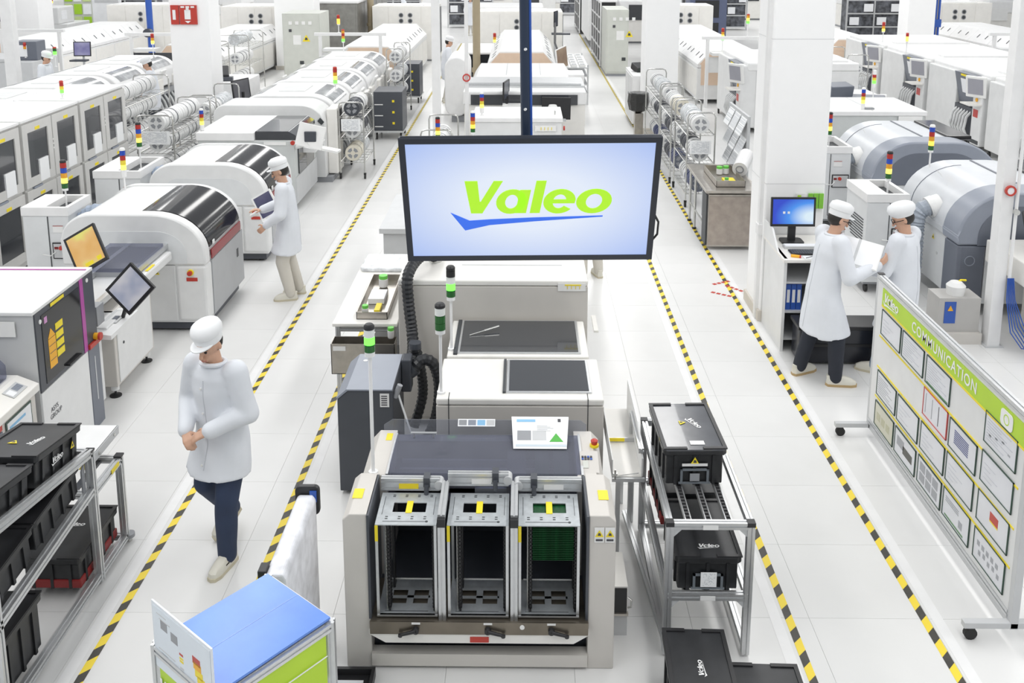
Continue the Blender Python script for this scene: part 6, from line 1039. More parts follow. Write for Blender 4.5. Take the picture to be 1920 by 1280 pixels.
# ------------------------------------------------------------------ centre line behind the screen
t = thing('white_feeder', 'white box machine with small panel just above the screen', 'machine', (-.1, 17, 0)); MB().box(-.86, 16.2, 0, .66, 17.3, 1.17).build('body', MWHITE, t, bev=.01); MB().box(-.88, 16.18, 1.17, .68, 17.32, 1.25).build('top_cover', WHITE, t, bev=.012); MB().box(.2, 16.17, 1.02, .56, 16.18, 1.12).build('notice', PLABEL, t); b = MB(); [b.box(.3+.06*k, 16.165, 1.04, .31+.06*k, 16.17, 1.09) for k in range(4)]; b.build('notice_marks', YEL, t); MB().cyl((.69, 16.3, 1.05), (.72, 16.3, 1.05), .04, 10).build('emergency_stop', RED, t); MB().cyl((.55, 16.5, 1.25), (.55, 16.5, 1.32), .012, 8).build('hook', CHROME, t)
t = thing('inspection_machine', 'ivory inspection machine with wide dark window behind the screen pole', 'machine', (.02, 19.3, 0)); MB().box(-1.15, 18.4, 0, 1.2, 20.2, 1.10).build('body', IVORY, t, bev=.01); MB().box(-1.17, 18.38, 1.10, 1.22, 20.22, 1.36).build('upper_cover', WHITE, t, bev=.02); b = MB(); b.box(-1.02, 18.36, 1.10, 1.05, 18.40, 1.30); b.build('wide_window', DKGLASS, t); b = MB(); b.prism([(-1.17, 1.36), (1.22, 1.36), (1.22, 1.40), (-1.17, 1.40)], 'y', 18.9, 20.1); b.build('roof_ledge', LGREY, t); MB().cyl((-1.1, 18.95, 1.42), (1.15, 18.95, 1.42), .03, 10).build('roof_bar', ALU, t)
m = monitor('black monitor seen from behind at the inspection machine', frame((.62, 17.9, 1.12), (-1, .0, .02), (0, .05, 1)), .55, .42, screenmat('screen_dim', (.1, .1, .12), (.13, .13, .15), (.16, .16, .18), .5)); MB().box(.45, 17.7, .9, .8, 17.9, .93).build('keyboard_shelf', LGREY, m); MB().lathe([(.05, 0), (.07, .03), (.1, .1), (.07, .16)], (.55, 17.75, 1.05), 12).build('lamp_head', PLABEL, m, smooth=True); MB().cyl((.62, 17.93, 0), (.62, 17.93, 1.0), .03, 8).build('stand', LGREY, m)
m = monitor('slim black monitor edge-on at the inspection machine\'s middle', frame((-.32, 18.2, 1.42), (.18, .95, 0), (0, -.1, 1)), .5, .36, screenmat('screen_dark', (.03, .04, .06), (.04, .05, .08), (.06, .07, .1), .5)); MB().box(-.4, 18.0, 1.12, .0, 18.3, 1.15).build('keyboard_shelf', PLABEL, m); MB().cyl((-.32, 18.22, .6), (-.32, 18.22, 1.3), .025, 8).build('stand', BLACK, m)
t = thing('transfer_cover', 'low white covered conveyor behind the inspection machine', 'conveyor', (-.1, 22, 0)); MB().box(-1.2, 21.3, 0, 1.15, 23.6, 1.02).build('body', IVORY, t); b = MB(); b.prism([(-1.2, 1.02), (1.15, 1.02), (1.0, 1.24), (-1.05, 1.24)], 'y', 21.3, 23.7); b.build('cover', WHITE, t, bev=.01); MB().box(-.4, 21.6, 1.24, -.38, 23.6, 1.245).box(.38, 21.6, 1.24, .4, 23.6, 1.245).build('cover_seam', LGREY, t); MB().box(1.02, 21.9, .15, 1.4, 22.7, 1.2).build('end_tower', WHITE, t); MB().box(1.4, 22.0, .3, 1.41, 22.6, 1.1).build('tower_window', CHAR, t)
t = thing('tray_trolley', 'white trolley stacked with small pale trays right of the central oven', 'trolley', (1.35, 26, 0)); 
for k in range(4): MB().box(.98, 24.8, .3+.22*k, 1.7, 27.6, .33+.22*k).build('shelf', ALU, t)
for i in range(3):
    for j in range(5): b = MB(); b.box(1.02+i*.22, 24.9+j*.53, .99, 1.18+i*.22, 25.25+j*.53, 1.05); b.build('pale_tray', PLABEL, t); MB().box(1.04+i*.22, 24.93+j*.53, 1.05, 1.16+i*.22, 25.1+j*.53, 1.055).build('tray_window', MGREY, t)
for x in (1.0, 1.68):
    for y in (24.85, 27.55): MB().box(x-.02, y-.02, 0, x+.02, y+.02, 1.05).build('post', ALU, t)
m = monitor('tan-screened monitor on an arm beside the central oven', frame((.98, 24.2, 1.30), (.35, .9, .05), (-.1, 0, 1)), .8, .55, screenmat('screen_tan', (.22, .14, .09), (.28, .19, .12), (.33, .23, .15), .8), frame_m=PLABEL); MB().tube([(.98, 24.25, 1.2), (.85, 26, 1.5), (.9, 27.5, 1.9)], .03, 8).build('arm', BLACK, m, smooth=True)
m = monitor('black monitor on a bracket arm right of the central oven', frame((1.05, 31.0, 1.75), (.25, .95, 0), (0, 0, 1)), .5, .5, screenmat('screen_dark', (.03, .04, .06), (.04, .05, .08), (.06, .07, .1), .5)); MB().box(.9, 30.8, 1.25, 1.5, 31.1, 1.3).build('keyboard_shelf', CHAR, m); MB().cyl((1.02, 31.1, 0), (1.02, 31.1, 1.7), .04, 8).build('stand', LGREY, m)
t = thing('work_desk', 'white desk with blue-grey side left of the central oven', 'desk', (-1.9, 25, 0)); MB().box(-1.95, 28.0, .95, -.95, 30.6, 1.0).build('desk_top', WHITE, t); MB().box(-1.9, 28.1, 0, -1.85, 30.5, .95).build('side_panel', SLATE2, t); MB().box(-1.0, 28.1, 0, -.97, 30.5, .95).build('side_panel', MWHITE, t); MB().box(-1.85, 30.4, 0, -1.0, 30.45, .95).build('back_panel', SLATE2, t)
t = thing('rounded_loader', 'white rounded loader tower next to the man on the centre-left aisle', 'machine', (-1.6, 22.5, 0)); b = MB(); b.prism(rrect(-1.85, .15, -1.3, 1.55, .25), 'y', 22.3, 23.8); b.build('shell', WHITE, t, smooth=True, bev=.03); MB().box(-1.86, 22.6, .4, -1.84, 23.5, 1.0).build('dark_window', CHAR, t); MB().box(-1.7, 22.4, 0, -1.4, 23.7, .15).build('plinth', MGREY, t)
signal_tower((-.72, 16.4, 1.25), .05, T4, 'blue-topped signal light at the white feeder\'s upper left', r=.036, sh=.06, cap=PLABEL); signal_tower((-.78, 14.55, 1.15), .15, T4b, 'amber-lit signal light touching the screen\'s top edge', r=.036, sh=.06, cap=PLABEL); signal_tower((-1.3, 14.3, 1.15), .1, T5, 'five-tier signal light left above the screen, by the slim post', r=.036, sh=.06); signal_tower((.05, 18.6, 1.4), .25, [L_GREEN, L_YELLOW, C_AMB, C_RED], 'red-topped signal light beside the dark screen pole', r=.036, sh=.06, cap=RED)
t = thing('parts_stand', 'narrow white pedestal hidden behind the screen carrying signal lights', 'stand', (-1.0, 14.4, 0)); MB().box(-1.4, 14.2, 0, -.62, 14.7, 1.12).build('body', MWHITE, t, bev=.01); MB().box(-1.42, 14.18, 1.12, -.6, 14.72, 1.15).build('top', WHITE, t)
t = thing('grey_bench', 'grey bench behind the table left of the screen\'s lower corner', 'bench', (-1.5, 11.5, 0)); MB().box(-1.72, 11.0, .80, -.3, 12.6, .86).build('bench_top', LGREY, t); MB().box(-1.68, 11.05, 0, -1.3, 12.5, .80).build('cabinet', LGREY, t, bev=.01); MB().box(-.4, 11.1, 0, -.35, 12.5, .8).build('leg_panel', LGREY, t)
for i, (lbl, y) in enumerate((('white conveyor box hidden behind the screen', 9.9),)): unit('conveyor_unit', lbl, -1.05, .62, 9.5, 10.9, 1.15, IVORY, split=False)
# ------------------------------------------------------------------ right-hand box placement machines
def mounter(label, x0, y0, depth=2.6, L=2.8, group='white box placement machines with side screens'):
    """box placement machine working the aisle on its -x side"""
    y1 = y0+L; x1 = x0+depth; t = thing('placement_machine', label, 'machine', ((x0+x1)/2, (y0+y1)/2, 0), 0, group); MB().box(x0+.35, y0+.03, .1, x1, y1-.03, 1.40).build('body', MWHITE, t, bev=.012); MB().box(x0+.15, y0+.02, 1.40, x1, y1-.02, 1.58).build('roof', WHITE, t, bev=.03); MB().box(x0+.5, y0+.2, 1.58, x1-.2, y0+.5, 1.62).build('roof_rib', WHITE, t)
    MB().box(x0, y0+.04, .12, x0+.36, y0+.44, 1.52).build('front_column', MWHITE, t, bev=.03); MB().box(x0-.002, y0+.06, .16, x0+.1, y0+.42, .24).build('foot_vent', SLOT, t)
    b = MB(); b.prism([(x0+.12, .88), (x0+.36, .88), (x0+.36, 1.52), (x0-.02, 1.52)], 'y', y0+.46, y0+1.30); b.build('dark_cover', SLATE, t); b = MB(); b.sheet((x0+.002, y0+.75, 1.40), (x0+.002, y0+1.05, 1.40), (x0+.068, y0+1.05, 1.10), (x0+.068, y0+.75, 1.10), .004); b.build('notice_sheet', PAPER, t); MB().box(x0-.025, y0+.75, 1.46, x0-.005, y0+1.0, 1.50).build('yellow_label', YEL, t)
    b = MB(); b.cbox((x0-.08, y0+.15, 1.34), (.06, .44, .44), .6, 0, -.15); b.build('screen_housing', PLABEL, t, bev=.02); b = MB(); b.cbox((x0-.108, y0+.132, 1.345), (.012, .32, .32), .6, 0, -.15); b.build('screen', mat('grey_screen', (.33, .33, .37), .3), t)
    b = MB(); b.cbox((x0-.12, y0+.24, .98), (.26, .42, .03), 0, 0, .0); b.build('keyboard_shelf', IVORY, t); MB().cyl((x0, y0+.24, 1.06), (x0-.02, y0+.24, 1.06), .04, 10).build('emergency_stop', ORANGE, t); MB().box(x0-.004, y0+.16, .70, x0, y0+.36, .86).build('red_label', REDP, t)
    MB().box(x0+.05, y0+1.32, .12, x0+.36, y1-.03, 1.50).build('front_body', MWHITE, t, bev=.02); MB().box(x0+.03, y0+.48, .15, x0+.36, y0+1.28, .84).build('feeder_cart', CHAR, t); b = MB()
    for k in range(6): yy = y0+.55+k*.13; b.tube([(x0+.10, yy, .80), (x0-.04, yy, .65), (x0-.08, yy, .4), (x0, yy, .22), (x0+.1, yy, .3)], .03, 6)
    b.build('tape_loops', mat('clear_loops', (.66, .67, .67), .3), t, smooth=True)
    caster(t, x0+.06, y0+.7, 0, .05); caster(t, x0+.06, y1-.25, 0, .05); return t
m0 = mounter('nearest box placement machine at the right edge', 9.2, 16.2)
for k, lb in enumerate(('second box placement machine of the right edge line', 'third box placement machine of the right edge line', 'farthest box placement machine of the right edge line')): dup(m0, (10.5, 17.6+2.88*(k+1), 0), lb)
dup(m0, (6.1, 22.45, 0), 'box placement machine just left of the big white pillar')
signal_tower((9.5, 18.3, 1.62), .28, [L_YELLOW, L_GREEN, C_AMB, C_RED], 'small red-topped signal light on the right edge line\'s roof', r=.034, sh=.055, cap=RED); signal_tower((9.0, 22.6, 1.6), .28, [L_YELLOW, L_YELLOW, C_RED], 'small signal light on the far right placement roof', r=.034, sh=.055, cap=RED); signal_tower((5.6, 21.4, 1.58), .2, [L_GREEN, L_YELLOW, WHITE], 'greenish signal light left of the big white pillar', r=.034, sh=.055, cap=PLABEL)
t = thing('printer_unit', 'small white unit with two slate monitors right of the big pillar', 'machine', (6.6, 19.4, 0)); MB().box(6.0, 18.8, 0, 7.3, 20.3, 1.0).build('body', WHITE, t, bev=.01); MB().box(5.98, 18.78, 1.0, 7.32, 20.32, 1.12).build('top_cover', WHITE, t, bev=.02); b = MB(); b.cbox((6.1, 18.5, 1.30), (.5, .3, .42), .3, .2); b.build('slate_box', SLATE, t, bev=.02); b = MB(); b.cbox((6.6, 18.4, 1.10), (.75, .3, .35), -.25, .3); b.build('slate_box', SLATE, t, bev=.02); MB().box(6.9, 18.77, .4, 7.25, 18.79, .9).build('glass_door', DKGLASS, t); MB().cyl((6.05, 18.9, 1.2), (7.2, 18.9, 1.2), .04, 8).build('roller', PLABEL, t)
signal_tower((6.5, 17.7, 1.2), .35, [WHITE, L_GREEN, C_YEL, C_RED, WHITE], 'white-topped signal light above the slate monitors', r=.034, sh=.055, cap=PLABEL); t = thing('tower_shelf', 'narrow white shelf box in front of the slate monitors', 'shelf', (6.5, 18.0, 0)); MB().box(6.2, 17.5, 0, 6.9, 17.9, 1.15).build('body', MWHITE, t); MB().box(6.18, 17.48, 1.15, 6.92, 17.92, 1.2).build('top', WHITE, t)
lattice('dark lattice storage rack behind the right ovens', 10.2, 35.5, 40.0, 2.2, 5, 3); lattice('long dark glass-front shelving behind the right oven roofs', 7.2, 38.5, 44, 2.2, 5, 4)
t = thing('server_cabinet', 'tall blue-slate cabinet with dark windows behind the right oven', 'cabinet', (6.9, 37, 0)); MB().box(6.3, 36.6, 0, 7.7, 37.6, 2.2).build('body', mat('slate_blue', (.10, .12, .20), .4), t, bev=.02); MB().box(6.5, 36.58, 1.35, 7.4, 36.61, 2.0).build('window', BLACK, t); MB().box(6.5, 36.58, .4, 7.4, 36.61, 1.15).build('window', BLACK, t)
# ------------------------------------------------------------------ upper left area
t = thing('inspection_machine', 'pale machine with dark windows at the upper left corner', 'machine', (-17.60, 35.5, 0)); MB().box(-18.70, 34.60, 0, -16.50, 36.40, 1.25).build('body', MWHITE, t, bev=.02); MB().box(-18.40, 34.58, 1.25, -16.80, 35.80, 1.85).build('hood', MWHITE, t, bev=.03); b = MB(); b.box(-17.60, 34.56, 1.25, -17.00, 34.59, 1.75); b.build('dark_window', DKGLASS, t); MB().box(-18.30, 34.56, 1.25, -17.80, 34.59, 1.75).build('dark_window', DKGLASS, t); MB().box(-16.82, 34.80, 1.4, -16.78, 35.20, 1.7).build('notice', PAPER, t)
t = thing('grey_machine', 'light grey box machine with dark screen at the left edge', 'machine', (-13.4, 25.2, 0)); MB().box(-14.4, 24.5, 0, -12.7, 25.9, 1.15).build('body', LGREY, t, bev=.02); MB().box(-14.42, 24.48, 1.15, -13.3, 25.92, 1.22).build('top_cover', LGREY, t); MB().box(-13.3, 24.8, 1.15, -12.7, 25.3, 1.65).build('dark_screen', SLATE, t, bev=.02); MB().box(-13.2, 24.79, 1.25, -12.95, 24.8, 1.55).build('notice', PAPER, t)
m = monitor('monitor with violet screen above the outer left oven', frame((-10.9, 23.5, 1.6), (1, .05, 0), (0, .1, 1)), .42, .36, screenmat('screen_lilac', (.20, .19, .40), (.28, .27, .48), (.36, .35, .55), .8)); MB().box(-11.1, 23.2, 1.32, -10.7, 23.4, 1.36).build('keyboard_shelf', CHAR, m); MB().cyl((-10.9, 23.55, 0), (-10.9, 23.55, 1.5), .03, 8).build('stand', LGREY, m)
t = thing('flip_chart', 'white flip chart board standing at the upper left', 'chart', (-15.9, 36.5, 0)); MB().box(-16.4, 36.5, .8, -15.3, 36.56, 2.1).build('board', PAPER, t); MB().box(-16.3, 36.6, 0, -16.2, 36.7, .8).build('leg', ALU, t); MB().box(-15.5, 36.6, 0, -15.4, 36.7, .8).build('leg', ALU, t); MB().box(-16.3, 36.49, 1.9, -15.4, 36.5, 2.0).build('heading', LGREY, t)
t = thing('document_rack', 'rack of green and yellow notices at the upper left', 'rack', (-17.6, 38, 0)); MB().box(-18.2, 38.0, .2, -17.1, 38.1, 2.3).build('back', GREEN_BG, t)
for i in range(3):
    for j in range(4): MB().box(-18.15+i*.36, 37.96, .35+j*.5, -17.85+i*.36, 38.0, .75+j*.5).build('notice', (GREEN, PAPER, mat('pale_green_print', (.55, .66, .30), .5))[(i+j) % 3], t)
for k, (x, y, lb) in enumerate(((-9.6, 25.3, 'white gantry frame over the outer left line'), (-13.6, 26.3, 'white gantry frame at the upper left'), (-4.6, 25.4, 'white gantry frame before the left aisle oven'), (5.5, 24.5, 'white gantry frame before the right oven'), (13.3, 25.6, 'white gantry frame at the far right'))):
    t = thing('gantry_frame', lb, 'frame', (x, y, 0), 0, 'white gantry frames')
    for dx in (-.8, .8): MB().box(x+dx-.04, y-.04, 0, x+dx+.04, y+.04, 1.75).build('post', WHITE, t)
    MB().box(x-.95, y-.05, 1.75, x+.95, y+.05, 1.83).build('beam', WHITE, t); MB().box(x-.7, y-.2, 1.35, x-.1, y+.2, 1.42).build('shelf', MWHITE, t); MB().box(x-.76, y-.02, .9, x+.76, y+.02, 1.3).build('panel', DKGLASS if k in (0, 4) else MWHITE, t)
reel_rack('chrome rack with reels in the outer left line', -8.3, -7.7, 23.4, 24.9, 1.65, (.7, 1.15), ('ww', 'ww'), sign=False, nm='outer left line rack')
reel_rack('chrome rack with reels before the right oven', 7.6, 8.1, 22.5, 24.2, 1.6, (.6, 1.1), ('pw', 'ww'), sign=False, nm='rack before the right oven')
SG = [((-4.9, 25.4, 1.83), .2, [L_AMBER, L_AMBER, C_RED], 'orange-lit signal light over the left aisle gantry'), ((-3.55, 17.9, 1.42), .14, [L_GREEN, L_YELLOW, C_AMB, C_RED], 'small red-topped signal light beside the left line\'s black monitor'), ((-4.6, 24.4, 1.42), .25, [L_GREEN, C_AMB, C_RED, C_AMB], 'signal light behind the domed machines of the left aisle'), ((-17.2, 35.0, 1.85), .1, [L_AMBER, C_RED], 'orange signal light on the upper left machine'), ((-9.1, 23.4, 1.42), .3, [L_YELLOW, C_AMB, C_RED], 'amber signal light left of the left pillar'), ((-13.0, 24.8, 1.22), .2, [C_AMB, C_RED], 'signal light before the violet-screen monitor'), ((5.2, 25.1, 1.4), .25, [L_GREEN, L_YELLOW, C_AMB, C_RED], 'signal light before the right reflow oven'), ((5.7, 24.5, 1.83), .3, [L_GREEN, L_YELLOW, C_AMB], 'tall signal light on the right oven gantry'), ((9.4, 25.2, 1.62), .25, [L_YELLOW, C_AMB, C_RED], 'signal light before the maker-plate oven'), ((-.75, 24.9, 1.4), .2, [L_YELLOW, C_AMB, C_RED], 'small signal light on the central oven'), ((-10.6, 21.5, 1.42), .25, [L_GREEN, C_GRN], 'green-lit signal light amid the outer left domes'), ((13.4, 25.6, 1.83), .2, [L_YELLOW, C_AMB, C_RED], 'signal light by the far right oven')]
for a in SG: signal_tower(a[0], a[1], a[2], a[3], r=.04, sh=.07, cap=RED)
m = monitor('black monitor on the left line\'s corner desk, facing left', frame((-5.75, 19.3, 1.25), (.35, .93, .0), (-.1, .05, 1)), .55, .42, screenmat('screen_dim', (.1, .1, .12), (.13, .13, .15), (.16, .16, .18), .5)); MB().box(-5.95, 19.0, .9, -5.45, 19.6, .95).build('keyboard_shelf', LGREY, m); MB().cyl((-5.72, 19.3, .0), (-5.72, 19.3, 1.2), .03, 8).build('stand', BLACK, m)
t = thing('white_locker', 'white cabinet with black tools on top, right of the left pillar', 'cabinet', (-6.9, 21.5, 0)); MB().box(-7.4, 20.9, 0, -6.2, 22.3, 1.15).build('body', WHITE, t, bev=.01); MB().box(-7.3, 20.89, .1, -6.85, 20.9, 1.1).build('door', MWHITE, t); MB().box(-6.8, 20.89, .1, -6.3, 20.9, 1.1).build('door', MWHITE, t)
o = MB().cbox((-6.9, 21.4, 1.27), (.5, .5, .2), .3, .35).build('black_device', BLACK, loc=(-6.9, 21.4, 1.15), bev=.03); tag(o, 'black folded device on the white cabinet right of the left pillar', 'device'); MB().cbox((-6.7, 21.2, 1.2), (.4, .2, .08), .2).build('black_arm', CHAR, o)
reel_rack('empty wire rack right of the left pillar', -8.0, -7.2, 25.0, 26.4, 1.8, (.5, 1.0, 1.5), ('w', 'w', 'p'), sign=False, nm='wire rack right of the left pillar')
# black magazine trolley in the left aisle
for (x0, y0, lb, cols) in ((-3.35, 25.0, 'black wheeled magazine trolley beyond the left reel racks', 1), (-3.22, 20.3, 'black wheeled trolley among the left domed machines', 0)):
    t = thing('magazine_trolley', lb, 'trolley', (x0+.3, y0+.4, 0), 0, 'black wheeled trolleys'); MB().box(x0, y0, .2, x0+.62, y0+.8, 1.05).build('magazine_block', CHAR, t, bev=.01); MB().box(x0-.02, y0-.02, .16, x0+.64, y0+.82, .2).build('chassis', ALU, t)
    for k in range(3): MB().box(x0+.40, y0-.006, .34+k*.24, x0+.45, y0, .39+k*.24).build('yellow_label', YEL, t); MB().box(x0+.02, y0-.006, .28+k*.24, x0+.2, y0, .30+k*.24).build('white_label', PLABEL, t)
    for x in (x0+.05, x0+.57):
        for y in (y0+.06, y0+.74): caster(t, x, y, 0, .06)
# ------------------------------------------------------------------ far rows filling the depth of the hall
FAR = [(-13.5, 37, 'white'), (-10.0, 39, 'white'), (-4.6, 37.5, 'white'), (-2.6, 47, 'dark'), (-.6, 36.5, 'white'), (.6, 44, 'white'), (5.2, 40, 'white'), (9.6, 46, 'dark'), (14.5, 40, 'dark'), (18.0, 38, 'white'), (-16.6, 40, 'dark'), (-20.0, 38, 'white'), (-6.5, 48, 'dark'), (4.6, 47, 'dark'), (-18.5, 30, 'dark'), (19.8, 31.5, 'white'), (-17.5, 24.5, 'white'), (-1.2, 52, 'white'), (2.0, 55, 'dark'), (-10.5, 50, 'white'), (12.5, 52, 'white'), (-15, 47, 'white'), (17, 46, 'white')]
QUAL = ['behind the violet monitor', 'behind the outer left fan cabinet', 'behind the left aisle fan cabinet', 'at the far end of the left aisle', 'behind the central fan cabinet', 'far behind the central oven', 'behind the right fan cabinet', 'behind the lattice storage', 'behind the far right pipes', 'at the upper right corner', 'at the upper left, beyond the flip chart', 'at the extreme upper left', 'behind the steel enclosure', 'far along the right aisle', 'left of the flip chart', 'at the right edge beyond the oven', 'at the left edge beyond the domes', 'at the end of the centre line', 'at the end of the right aisle', 'far behind the left pillar', 'far behind the right pillar', 'deep in the upper left', 'deep in the upper right']
rnd = random.Random(3)
for i, (x, y, kd) in enumerate(FAR):
    w, L, h = 2.0+rnd.random()*.8, 1.8+rnd.random(), 1.45+rnd.random()*.5
    if kd == 'white':
        t = thing('line_machine', 'far white production machine '+QUAL[i], 'machine', (x, y, 0), 0, 'far production machines'); MB().box(x-w/2, y, .08, x+w/2, y+L, h*.75).build('body', IVORY, t, bev=.02); MB().box(x-w/2-.03, y-.03, h*.75, x+w/2+.03, y+L, h).build('hood', WHITE, t, bev=.06); MB().box(x-w*.35, y-.05, h*.55, x+w*.05, y-.0, h*.9).build('window', DKGLASS, t); MB().box(x+w*.12, y-.06, h*.6, x+w*.4, y, h*.85).build('panel', PLABEL, t); MB().box(x-w/2, y+.1, 0, x+w/2, y+L-.1, .08).build('plinth', MGREY, t)
        b = MB(); b.cyl((x+w*.3, y+.4, h), (x+w*.3, y+.4, h+.35), .02, 6); b.build('tower_pole', WHITE, t); MB().cyl((x+w*.3, y+.4, h+.35), (x+w*.3, y+.4, h+.45), .05, 8).build('tower_lens', C_AMB, t)
    else:
        t = thing('storage_rack', 'far dark storage rack with shelves '+QUAL[i], 'rack', (x, y, 0), 0, 'far storage racks'); MB().box(x-w/2+.05, y+.1, .15, x+w/2-.05, y+.9, 1.95).build('contents', mat('rack_contents', (.10, .105, .12), .5, var=.8, scale=5), t)
        for dx in (-w/2, 0, w/2): MB().box(x+dx-.03, y, 0, x+dx+.03, y+.06, 2.1).build('upright', ALU, t)
        for z in (.15, .7, 1.25, 1.8): MB().box(x-w/2, y-.01, z-.03, x+w/2, y+.05, z+.03).build('shelf_rail', ALU, t)
        for k in range(4): MB().box(x-w/2+.12+k*w/4, y-.02, .78 + .55*(k % 2), x-w/2+.12+k*w/4+w/6, y+.04, 1.1+.55*(k % 2)).build('white_box', PAPER, t)
# ================================================================== people
def ball(b, c, r, s=(1, 1, 1), n=12, M=None):
    rings = []
    m = n//2+1
    for i in range(1, m):
        a = PI*i/m; rr = []
        for j in range(n):
            q = Vector((math.sin(a)*math.cos(2*PI*j/n)*r*s[0], math.sin(a)*math.sin(2*PI*j/n)*r*s[1], math.cos(a)*r*s[2]))
            rr.append(Vector(c)+(M @ q if M else q))
        rings.append(rr)
    top = Vector((0, 0, r*s[2])); bot = Vector((0, 0, -r*s[2])); base = len(b.v)
    b._add([p for r_ in rings for p in r_]+[Vector(c)+(M @ top if M else top), Vector(c)+(M @ bot if M else bot)],
           [(i*n+j, i*n+(j+1) % n, (i+1)*n+(j+1) % n, (i+1)*n+j) for i in range(len(rings)-1) for j in range(n)]+[(len(rings)*n, (j+1) % n, j) for j in range(n)]+[(len(rings)*n+1, (len(rings)-1)*n+j, (len(rings)-1)*n+(j+1) % n) for j in range(n)])
def limb(b, pts, rad, n=12):
    for i in range(len(pts)-1):
        b.cyl(pts[i], pts[i+1], rad[i], n, rad[i+1])
    for p, r in zip(pts, rad): ball(b, p, r, n=n)
def skin_mesh(b, name, m, parent, voxel, smooth=4, wrinkle=0.0, wscale=.12):
    """fuse overlapping closed shapes into one continuous surface"""
    o = b.build(name, m, None); 
    md = o.modifiers.new('fuse', 'REMESH'); md.mode = 'VOXEL'; md.voxel_size = voxel; md.use_smooth_shade = True
    s = o.modifiers.new('smooth', 'SMOOTH'); s.factor = .6; s.iterations = smooth
    if wrinkle:
        tx = bpy.data.textures.get('cloth_folds') or bpy.data.textures.new('cloth_folds', 'CLOUDS'); tx.noise_scale = wscale; tx.noise_depth = 1
        d = o.modifiers.new('folds', 'DISPLACE'); d.texture = tx; d.strength = wrinkle; d.mid_level = .5; d.texture_coords = 'LOCAL'
    dg = bpy.context.evaluated_depsgraph_get(); me = bpy.data.meshes.new_from_object(o.evaluated_get(dg)); bpy.data.objects.remove(o)
    me.name = name; me.materials.clear(); me.materials.append(m)
    for p in me.polygons: p.use_smooth = True; p.material_index = 0
    o = bpy.data.objects.new(name, me); COL.objects.link(o); o.parent = parent; return o
def hand(b, wrist, d, n, curl=.5, left=False):
    w = Vector(wrist); d = Vector(d).normalized(); n = Vector(n); n = (n-d*n.dot(d)).normalized(); s = d.cross(n)*(-1 if left else 1)
    for k in (-1.2, -.4, .4, 1.2): limb(b, [w+s*k*.012, w+d*.085+s*k*.020], [.017, .013], 8)
    for k, L in ((1.35, .070), (.45, .080), (-.45, .074), (-1.35, .058)):
        p = w+d*.085+s*k*.0205; a = 0; pts = [p]
        for f in (.42, .32, .26):
            a += curl*.75; v = d*math.cos(a)+n*math.sin(a); p = p+v*L*f; pts.append(p)
        limb(b, pts, [.0105, .0095, .0085, .0075], 8)
    p = w+d*.028+s*.026; limb(b, [p, p+(d*.5+s*.7+n*.25).normalized()*.038, p+(d*.5+s*.7+n*.25).normalized()*.038+(d*.85+s*.25+n*.4).normalized()*.034], [.013, .0105, .0085], 8)
SKIN = mat('skin', (.60, .36, .25), .5, var=.06); HAIR = mat('black_hair', (.02, .017, .015), .5); COATM = mat('white_coat', (.72, .745, .79), .7, var=.03); CAPM = mat('cap_white', (.82, .83, .84), .7)
NAVY = mat('navy_trousers', (.025, .04, .085), .75, var=.15); DARKT = mat('dark_trousers', (.02, .024, .036), .75, var=.15); CREAM = mat('cream_trousers', (.62, .59, .53), .75); JEANS = mat('light_jeans', (.28, .36, .46), .75); SHOEW = mat('shoe_white', (.70, .68, .60), .55); SHOET = mat('shoe_tan', (.46, .33, .16), .55); EYEM = mat('eye_dark', (.02, .015, .012), .2); LIP = mat('lips', (.45, .20, .16), .5)
